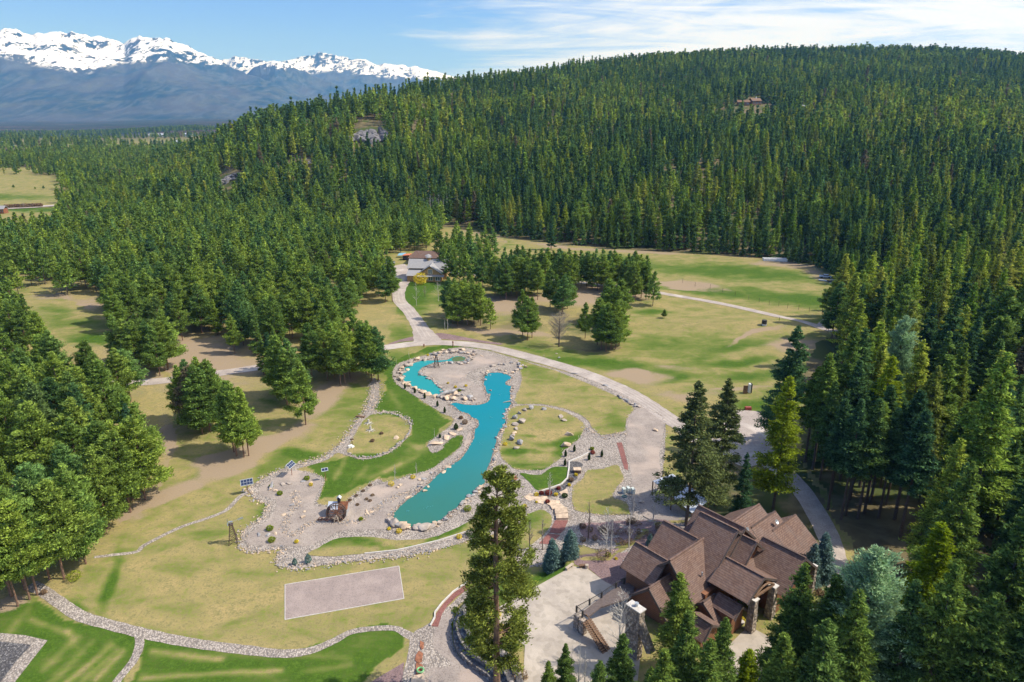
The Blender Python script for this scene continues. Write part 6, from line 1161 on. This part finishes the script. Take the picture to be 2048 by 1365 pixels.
mb = MB(); mb.slab([(2.1, -.7, 6.9), (2.1, 7, 6.9), (-3.2, 7, 3.4), (-3.2, -.7, 3.4)], .18); mb.slab([(2.1, -.7, 6.9), (2.1, 7, 6.9), (7.4, 7, 3.4), (7.4, -.7, 3.4)], .18); cpart('roof', mb, 'greyroof')
mb = MB(); mb.slab([(-8, -.6, 2.6), (-2.4, -.6, 2.6), (-2.4, 4.4, 4.4), (-8, 4.4, 4.4)], .15); cpart('roof', mb, 'greyroof'); cpart('wall', MB().box((-5.1, 2.2, 1.3), (5.2, 4.2, 2.6)), 'cabinlogs')
mb = MB(); mb.slab([(-3.2, -1.6, 2.5), (8, -1.6, 2.5), (8, 0, 3.1), (-3.2, 0, 3.1)], .12); cpart('porch_roof', mb, 'greyroof')
for x, z, w, h in ((2.1, 4.3, 1.6, 1.7), (-.2, 1.5, 1.8, 1.6), (2.2, 1.5, 1.8, 1.6), (5.2, 1.5, 1.8, 1.6)):
    f = MB().box((x, -.04, z), (w+.25, .06, h+.25)).build('window', M['white'], CB); MB().box((x-w*.26, -.09, z), (w*.42, .04, h)).box((x+w*.26, -.09, z), (w*.42, .04, h)).build('pane', M['glass'], f)
for x, y, z in ((.2, 8.5, 7.9), (-1.2, 14, 7.4)):
    c_ = MB().tube([(x, y, z-.6), (x, y, z+.9)], .9, 8).build('cupola', M['cabinlogs'], CB); MB().tube([(x, y, z+.85), (x, y, z+1.5)], [1.5, .15], 8).build('cupola_roof', M['greyroof'], c_)
BN = empty('barn', at(846, 530), R(-4)); tag(BN, 'low barn with a wide brown hipped roof behind the cabin', 'barn'); MB().box((0, 6, 1.8), (14, 9, 3.6)).build('wall', M['timber'], BN)
mb = MB(); mb.slab([(-8, .5, 3.4), (8, .5, 3.4), (5, 6, 6.2), (-5, 6, 6.2)], .2); mb.slab([(-8, 11.5, 3.4), (8, 11.5, 3.4), (5, 6, 6.2), (-5, 6, 6.2)], .2); mb.slab([(-8, .5, 3.4), (-8, 11.5, 3.4), (-5, 6, 6.2)], .2); mb.slab([(8, .5, 3.4), (8, 11.5, 3.4), (5, 6, 6.2)], .2); mb.build('roof', M['shingle'], BN)
SH = empty('shed', at(812, 521), R(-8)); tag(SH, 'small wooden shed with an orange-red roof left of the barn', 'shed'); MB().box((0, 2, 1.3), (3.6, 4, 2.6)).build('wall', M['timber'], SH); MB().box((-.6, -.03, 1.1), (2.0, .1, 2.1)).build('door', M['dark'], SH); mb = MB(); mb.slab([(-2, -.3, 2.6), (2, -.3, 2.9), (2, 4.4, 2.9), (-2, 4.4, 2.6)], .12); mb.build('roof', simple('orange', (.65, .2, .10), .6), SH)
TP = empty('tarp_cover', at(802, 516)); tag(TP, 'light blue tarpaulin over a frame beside the orange shed', 'tarp'); mb = MB(); mb.slab([(-2, 0, 1.2), (2.2, 0, 1.5), (2.4, 3, 2.2), (-1.4, 3, 1.9)], .05); mb.build('sheet', simple('bluetarp', (.25, .5, .65), .5), TP); mb = MB(); [mb.beam((x, y, 0), (x, y, 1.3), .1) for x, y in ((-1.8, .2), (2, .2), (2.1, 2.8), (-1.3, 2.8))]; mb.build('frame', M['metal'], TP)
def vehicle(base, rz, col, label, cat='truck', L=4.8):
    o = empty('parked_'+cat, at(*base), rz); m_ = simple('paint_'+cat, col, .3, .1, var=.05); MB().box((0, 0, .75), (L, 1.8, .7)).box((L*.36, 0, .95), (L*.24, 1.7, .3)).build('body', m_, o); MB().box((-.1*L if cat == 'car' else .05*L, 0, 1.35), (L*.42, 1.6, .6)).build('cab', m_, o); MB().box((-.1*L if cat == 'car' else .05*L, 0, 1.38), (L*.43, 1.63, .38)).build('windows', M['dark'], o)
    for x in (-.3, .32):
        for y in (-.85, .85): MB().tube([(L*x, y-.1, .36), (L*x, y+.1, .36)], .36, 12).build('wheel', M['dark'], o)
    return tag(o, label, cat)
vehicle((768,531), R(-60), (.75, .75, .75), 'white truck parked under the pines left of the cabin court', 'truck', 6.5); vehicle((781,528), R(10), (.6, .66, .75), 'pale blue-white car parked beside the shed', 'car'); vehicle((1650,556), R(-15), (.55, .65, .78), 'pale blue pickup at the upper end of the scrap pile by the field', 'truck', 5.2)
# pipes and beams stacked at the field's edge
for i in range(17):
    t_ = i/16; q = (1660+t_*88+random.uniform(-5, 5), 561+t_*33+random.uniform(-2, 3)); p = at(*q); l = random.uniform(4, 9); a_ = R(random.uniform(-38, -22)); o = MB(); cs = Vector((math.cos(a_), math.sin(a_), 0))
    n = random.choice([1, 2, 3])
    for k in range(n): o.beam(p-cs*l/2+Vector((0, k*.5, .2+.35*(i % 3))), p+cs*l/2+Vector((0, k*.5, .2+.35*(i % 3))), .34, .3)
    tag(o.build('stacked_beam', M[['ribroof', 'dark', 'metal', 'iron'][i % 4]]), 'long metal or dark beam lying in the pile at the edge of the far field', 'beam', 'pile of beams at the field edge')
tp = simple('teal_sheet', (.10, .45, .45), .5); p = at(1692, 567); mb = MB(); mb.slab([p+Vector((-3, -1, .9)), p+Vector((3, -3.6, .9)), p+Vector((3.8, -2, 1.1)), p+Vector((-2, .8, 1.1))], .05); tag(mb.build('teal_sheet', tp), 'teal sheet lying on the beam pile at the field edge', 'sheet')
shrub('brush_pile', (1690,580), 9, 1.2, 'dry', 'brown heap of brush below the beam pile', 600, size=.5, cat='brush')
hv = simple('hive', (.75, .78, .8), .5, var=.05)
for i in range(22):
    o = empty('white_hive', at(1527+i*2.15, 520.3+(i % 2)*2.1+i*.06)); MB().box((0, 0, .6), (1.0, .9, 1.1)).build('box', hv, o); MB().box((0, 0, 1.2), (1.15, 1.05, .12)).build('lid', M['white'], o); tag(o, 'white beehive-like box in the long row at the back of the far field', 'box', 'row of white boxes')
# field fence
FN = empty('field_fence', at(1560, 612)); tag(FN, 'thin post and wire fence along the far field', 'fence'); fp = [(1365,566),(1390,574),(1420,578),(1445,585),(1470,593),(1497,600),(1518,606),(1538,611),(1557,613),(1575,617),(1597,620),(1618,625),(1644,628),(1659,629.5)]
P3 = [at(*q) for q in fp]; wr = MB()
for a_, b_ in zip(P3, P3[1:]):
    for z_ in (.5, 1.1, 1.7): wr.beam(a_+UP*z_, b_+UP*z_, .02)
w_ = wr.build('wire', M['iron']); w_.parent = FN; w_.matrix_parent_inverse = Matrix.Translation(-FN.location)
for i, q in enumerate(P3): c_ = MB().tube([q, q+UP*(2.2 if i < 12 else 2.8)], .06 if i < 12 else .12, 6).build('post', M['iron'] if i < 12 else M['timber']); c_.parent = FN; c_.matrix_parent_inverse = Matrix.Translation(-FN.location)
FN = empty('field_fence', at(1700, 640)); tag(FN, 'short fence right of the track gate', 'fence'); P3 = [at(*q) for q in [(1678.5,630),(1690,635),(1705,640),(1720,647),(1735,653)]]; wr = MB()
for a_, b_ in zip(P3, P3[1:]):
    for z_ in (.3, 1.1, 1.7): wr.beam(a_+UP*z_, b_+UP*z_, .03)
w_ = wr.build('wire', M['iron']); w_.parent = FN; w_.matrix_parent_inverse = Matrix.Translation(-FN.location)
for i, q in enumerate(P3): c_ = MB().tube([q, q+UP*2.2], .1, 6).build('post', M['timber']); c_.parent = FN; c_.matrix_parent_inverse = Matrix.Translation(-FN.location)
mb = MB(); p = at(1558,644); mb.tube([p, p+UP*1.8], .07, 6); tag(mb.build('marker_post', M['iron']), 'single thin post beside the far road', 'post')
# houses on the hill
def hillhouse(base, rz, w, d, h, rh, wall, roof, label, chim=True, name='hill_house'):
    o = empty(name, at(*base), rz); MB().box((0, d/2, h/2-1), (w, d, h+2)).build('wall', M[wall], o); mb = MB(); mb.slab([(-w/2-.7, -.7, h-.3), (w/2+.7, -.7, h-.3), (w/2+.7, d/2, h+rh), (-w/2-.7, d/2, h+rh)], .25); mb.slab([(-w/2-.7, d+.7, h-.3), (w/2+.7, d+.7, h-.3), (w/2+.7, d/2, h+rh), (-w/2-.7, d/2, h+rh)], .25); mb.build('roof', M[roof], o)
    for i in range(3): MB().box((-w/2+w*(i+.5)/3, -.05, h*.55), (w*.16, .08, h*.35)).build('window', M['glass'], o)
    if chim: MB().box((w*.1, d*.5, h+rh+.5), (1.0, 1.0, 2.4)).build('chimney', M['white'], o)
    return tag(o, label, 'house')
hillhouse((1487,212), R(-8), 16, 9, 5, 2.6, 'timber', 'timber', 'dark house with grey roof in a clearing on the wooded hill, left wing', False); hillhouse((1513,211), R(15), 14, 10, 6, 3.4, 'timber', 'timber', 'dark gabled house with a pale chimney in the clearing on the hill'); hillhouse((1612,218), R(30), 9, 7, 3.4, 1.6, 'white', 'ribroof', 'small building with a pale blue roof right of the hill house', False)
hillhouse((1533,137), R(5), 10, 7, 3.5, 1.5, 'white', 'ribroof', 'tiny pale building near the top of the hill', False); hillhouse((769,418), R(-20), 6, 5, 2.6, 1.2, 'rust', 'white', 'small red shed with a white roof among the trees at the foot of the hill', False, 'red_shed')
hillhouse((2,428), R(0), 5, 5, 4, 2, 'rust', 'greyroof', 'red building cut by the left edge beside the far road', False, 'red_shed')
for x_, y_, w_, lb in ((315,274,60,'long pale farm building far out in the valley'),(376,273,22,'second small pale building in the valley'),(350,291,16,'tiny white building by the valley wood'),(-2,292,20,'white building at the left edge of the valley')):
    hillhouse((x_, y_), 0, w_, 14, 7, 4, 'white', 'ribroof', lb, False, 'farm_building')
# rock outcrops
CLIFF = []
M['cliff'] = simple('cliff', (.21, .20, .205), .9, var=.35, scale=.8, bump=.5, bscale=3)
for m_ in ROCKM['rock_grey']: c_ = m_.copy(); c_.materials[0] = M['cliff']; CLIFF.append(c_)
def outcrop(base, w, h, n, label):
    p = at(*base); o = empty('rock_outcrop', p)
    for i in range(n):
        q = bpy.data.objects.new('rock_face', random.choice(CLIFF)); link(q); q.parent = o; x, y = random.gauss(0, w*.28), random.gauss(0, w*.25); q.location = (x, y, h1(p.x+x, p.y+y)-p.z+h*.05); s_ = random.uniform(.25, .6)*w; q.scale = (s_, s_*.8, random.uniform(.5, 1)*h); q.rotation_euler = (random.uniform(-.3, .3), random.uniform(-.3, .3), random.uniform(0, 6))
    tag(o, label, 'rock')
outcrop((742,278), 36, 20, 40, 'grey rock outcrop high on the left part of the hill'); outcrop((462,360), 22, 11, 24, 'smaller grey rock outcrop low on the left part of the hill'); outcrop((606,328), 18, 5, 10, 'low pale rock ledge between the two outcrops')
# ------------------------------------------------------------------ mountains
def range_(name, X, Y, y0, y1, depth, seed, snow_px, base_z=-40):
    NX, NT = 620, 150; px = np.linspace(X[0], X[-1], NX); v = (np.interp(px, X, Y)-682.5)/F; e = (-SP-v*CP)/(CP-v*SP); az_ = (px-1024)/F
    yc = y1+(vnoise(px, px*0, 90, seed)-.5)*depth*.5; zc = H0+e*yc
    t = np.linspace(-.35, 1, NT)[:, None]; yy = yc[None, :]-(t)*(yc-y0)[None, :]*1.0     # t=0 crest, t=1 foot
    xx = az_[None, :]*(yy*CP+SP*0)/1.0*(1/ (CP-0*SP)) ; xx = az_[None, :]*(yy*CP-SP*(0))*1.0
    xx = az_[None, :]*(yy*CP+SP*(H0-zc[None, :]*(1-np.abs(t))))
    base = zc[None, :]*np.where(t >= 0, (1-t)**1.25, 1+t*.9)+base_z*np.abs(t)
    def ridged(s, sd, o): 
        r = 0; a = 1; tot = 0
        for k in range(o): q = vnoise(xx, yy*.55, s/2**k, sd+k); r = r+a*(1-np.abs(2*q-1)); tot += a; a *= .52
        return r/tot
    g = ridged(2600, seed, 6); amp = (zc[None, :]*.42)*np.clip(np.abs(t)*7, 0, 1)**.8*np.clip((1-t)*1.25, 0, 1)
    zz = base+(g-.72)*amp*1.5
    zcrag = (fbm(px*10, px*0, 130, 5, seed+9)-.47)*zc*.075; zz = zz+zcrag[None, :]*np.exp(-np.abs(t)*12)
    snowz = np.interp(px, [q[0] for q in snow_px], [q[1] for q in snow_px]); vs = (snowz-682.5)/F; es = (-SP-vs*CP)/(CP-vs*SP); sz = H0+es*yc
    sn = (zz-sz[None, :])/(zc.mean()*.2)+.5
    attr = np.zeros((NX*NT, 4), np.float32); attr[:, 0] = np.clip(sn, -1, .75).ravel(); attr[:, 3] = 1
    ii = (np.arange(NT-1)[:, None]*NX+np.arange(NX-1)[None, :]).ravel(); lp = np.stack([ii, ii+NX, ii+NX+1, ii+1], 1).ravel()
    me = npmesh(name, np.stack([xx.ravel(), yy.ravel(), zz.ravel()], 1), lp, 4, [M['mountain']], attr=attr, smooth=False); return tag(link(bpy.data.objects.new(name, me)), kind='structure')
m, t, b = newmat('mountain'); b.inputs['Roughness'].default_value = 1; b.inputs['Specular IOR Level'].default_value = .05; M['mountain'] = m
g = nd(t, 'ShaderNodeNewGeometry'); at_ = nd(t, 'ShaderNodeAttribute', attribute_name='cover'); s = nd(t, 'ShaderNodeSeparateXYZ'); t.links.new(at_.outputs['Vector'], s.inputs[0])
n1 = nd(t, 'ShaderNodeTexNoise', i_Scale=.0035, i_Detail=10.0, i_Roughness=.72); t.links.new(g.outputs['Position'], n1.inputs['Vector']); n2 = nd(t, 'ShaderNodeTexNoise', i_Scale=.0007, i_Detail=8.0, i_Roughness=.6); t.links.new(g.outputs['Position'], n2.inputs['Vector'])
sv = mathn(t, 'ADD', s.outputs[0], mathn(t, 'MULTIPLY', mathn(t, 'SUBTRACT', n1.outputs[0], .5), 7.0)); gs = nd(t, 'ShaderNodeSeparateXYZ'); t.links.new(g.outputs['Normal'], gs.inputs[0]); sv = mathn(t, 'ADD', sv, mathn(t, 'MULTIPLY', mathn(t, 'SUBTRACT', gs.outputs[2], .86), 3.5)); sv = mathn(t, 'ADD', sv, mathn(t, 'MULTIPLY', mathn(t, 'SUBTRACT', n2.outputs[0], .5), 3.0))
fc = mixc(t, ramp(t, n2.outputs[0], .42, .6), (.010, .030, .034), (.060, .062, .065)); fc = mixc(t, ramp(t, n1.outputs[0], .45, .7), fc, (.085, .095, .065))
n3 = nd(t, 'ShaderNodeTexNoise', i_Scale=.013, i_Detail=6.0, i_Roughness=.7); t.links.new(g.outputs['Position'], n3.inputs['Vector']); mpg = nd(t, 'ShaderNodeMapping'); mpg.inputs['Scale'].default_value = (.0075, .002, .0022); t.links.new(g.outputs['Position'], mpg.inputs[0]); n4 = nd(t, 'ShaderNodeTexNoise', i_Scale=1.0, i_Detail=8.0, i_Roughness=.7, i_Distortion=.7); t.links.new(mpg.outputs[0], n4.inputs['Vector']); fc = mixc(t, mathn(t, 'MULTIPLY', ramp(t, n4.outputs[0], .48, .62), .8), fc, (.085, .10, .105)); sv = mathn(t, 'ADD', sv, mathn(t, 'MULTIPLY', mathn(t, 'SUBTRACT', n4.outputs[0], .5), 5.5)); sv = mathn(t, 'ADD', sv, mathn(t, 'MULTIPLY', mathn(t, 'SUBTRACT', n3.outputs[0], .5), 3.5)); c = mixc(t, mathn(t, 'MULTIPLY', ramp(t, sv, .42, .62), ramp(t, s.outputs[0], -.25, .25)), fc, (.90, .91, .94)); t.links.new(c, b.inputs['Base Color'])
range_('mountain_range', [-700,-300,0,25,60,100,145,180,200,230,245,262,280,330,345,375,400,430,445,480,500,550,600,650,700,780,900], [80,72,60,60,70,66,66,72,72,82,88,80,73,75,82,92,103,115,125,141,149,166,186,203,212,222,240], 9000, 14500, 2500, 3, [(-700,130),(0,118),(160,150),(240,125),(330,118),(440,125),(470,118),(900,100)])
range_('mountain_range', [380,440,470,490,510,530,545,565,600,640,655,670,700,720,740,760,780,800,815,830,850,880,920,980,1100,1300], [150,122,113,113,119,122,124,123,115,107,105,110,118,120,123,130,128,130,134,132,138,146,157,170,192,230], 15000, 19000, 2000, 51, [(380,145),(500,150),(600,148),(660,140),(800,155),(1000,160),(1300,180)])
range_('mountain_range', [440,480,500,520,550,575,600,640,680,720,800], [190,160,142,128,122,128,139,157,172,186,215], 12500, 15500, 1200, 77, [(440,100),(530,132),(560,138),(640,120),(800,100)])
# ------------------------------------------------------------------ haze
mb = MB(); mb.box((0, 11900, 1150), (30000, 25600, 2500)); hz = mb.build('haze', None) if False else None
me = bpy.data.meshes.new('haze'); x0, x1, y0_, y1_, z0, z1 = -19500, 8200, -300, 20600, -140, 2050
me.from_pydata([(x0,y0_,z0),(x1,y0_,z0),(x1,y1_,z0),(x0,y1_,z0),(x0,y0_,z1),(x1,y0_,z1),(x1,y1_,z1),(x0,y1_,z1)], [], [(0,3,2,1),(4,5,6,7),(0,1,5,4),(1,2,6,5),(2,3,7,6),(3,0,4,7)])
hm = bpy.data.materials.new('haze'); hm.use_nodes = True; t = hm.node_tree; t.nodes.clear(); pv = nd(t, 'ShaderNodeVolumePrincipled'); pv.inputs['Color'].default_value = (.18, .45, 1, 1); pv.inputs['Absorption Color'].default_value = (.9, .95, 1, 1); pv.inputs['Density'].default_value = 5.6e-5; pv.inputs['Anisotropy'].default_value = .1
oo = nd(t, 'ShaderNodeOutputMaterial'); t.links.new(pv.outputs[0], oo.inputs['Volume']); me.materials.append(hm); hz = link(bpy.data.objects.new('haze', me)); tag(hz, 'thin blue haze in the air', 'haze', kind='stuff')
S.cycles.max_bounces = 6; S.cycles.transparent_max_bounces = 4; S.cycles.volume_bounces = 0; S.cycles.use_denoising = True
print('objects', len(bpy.data.objects), 'rocks', nrock)
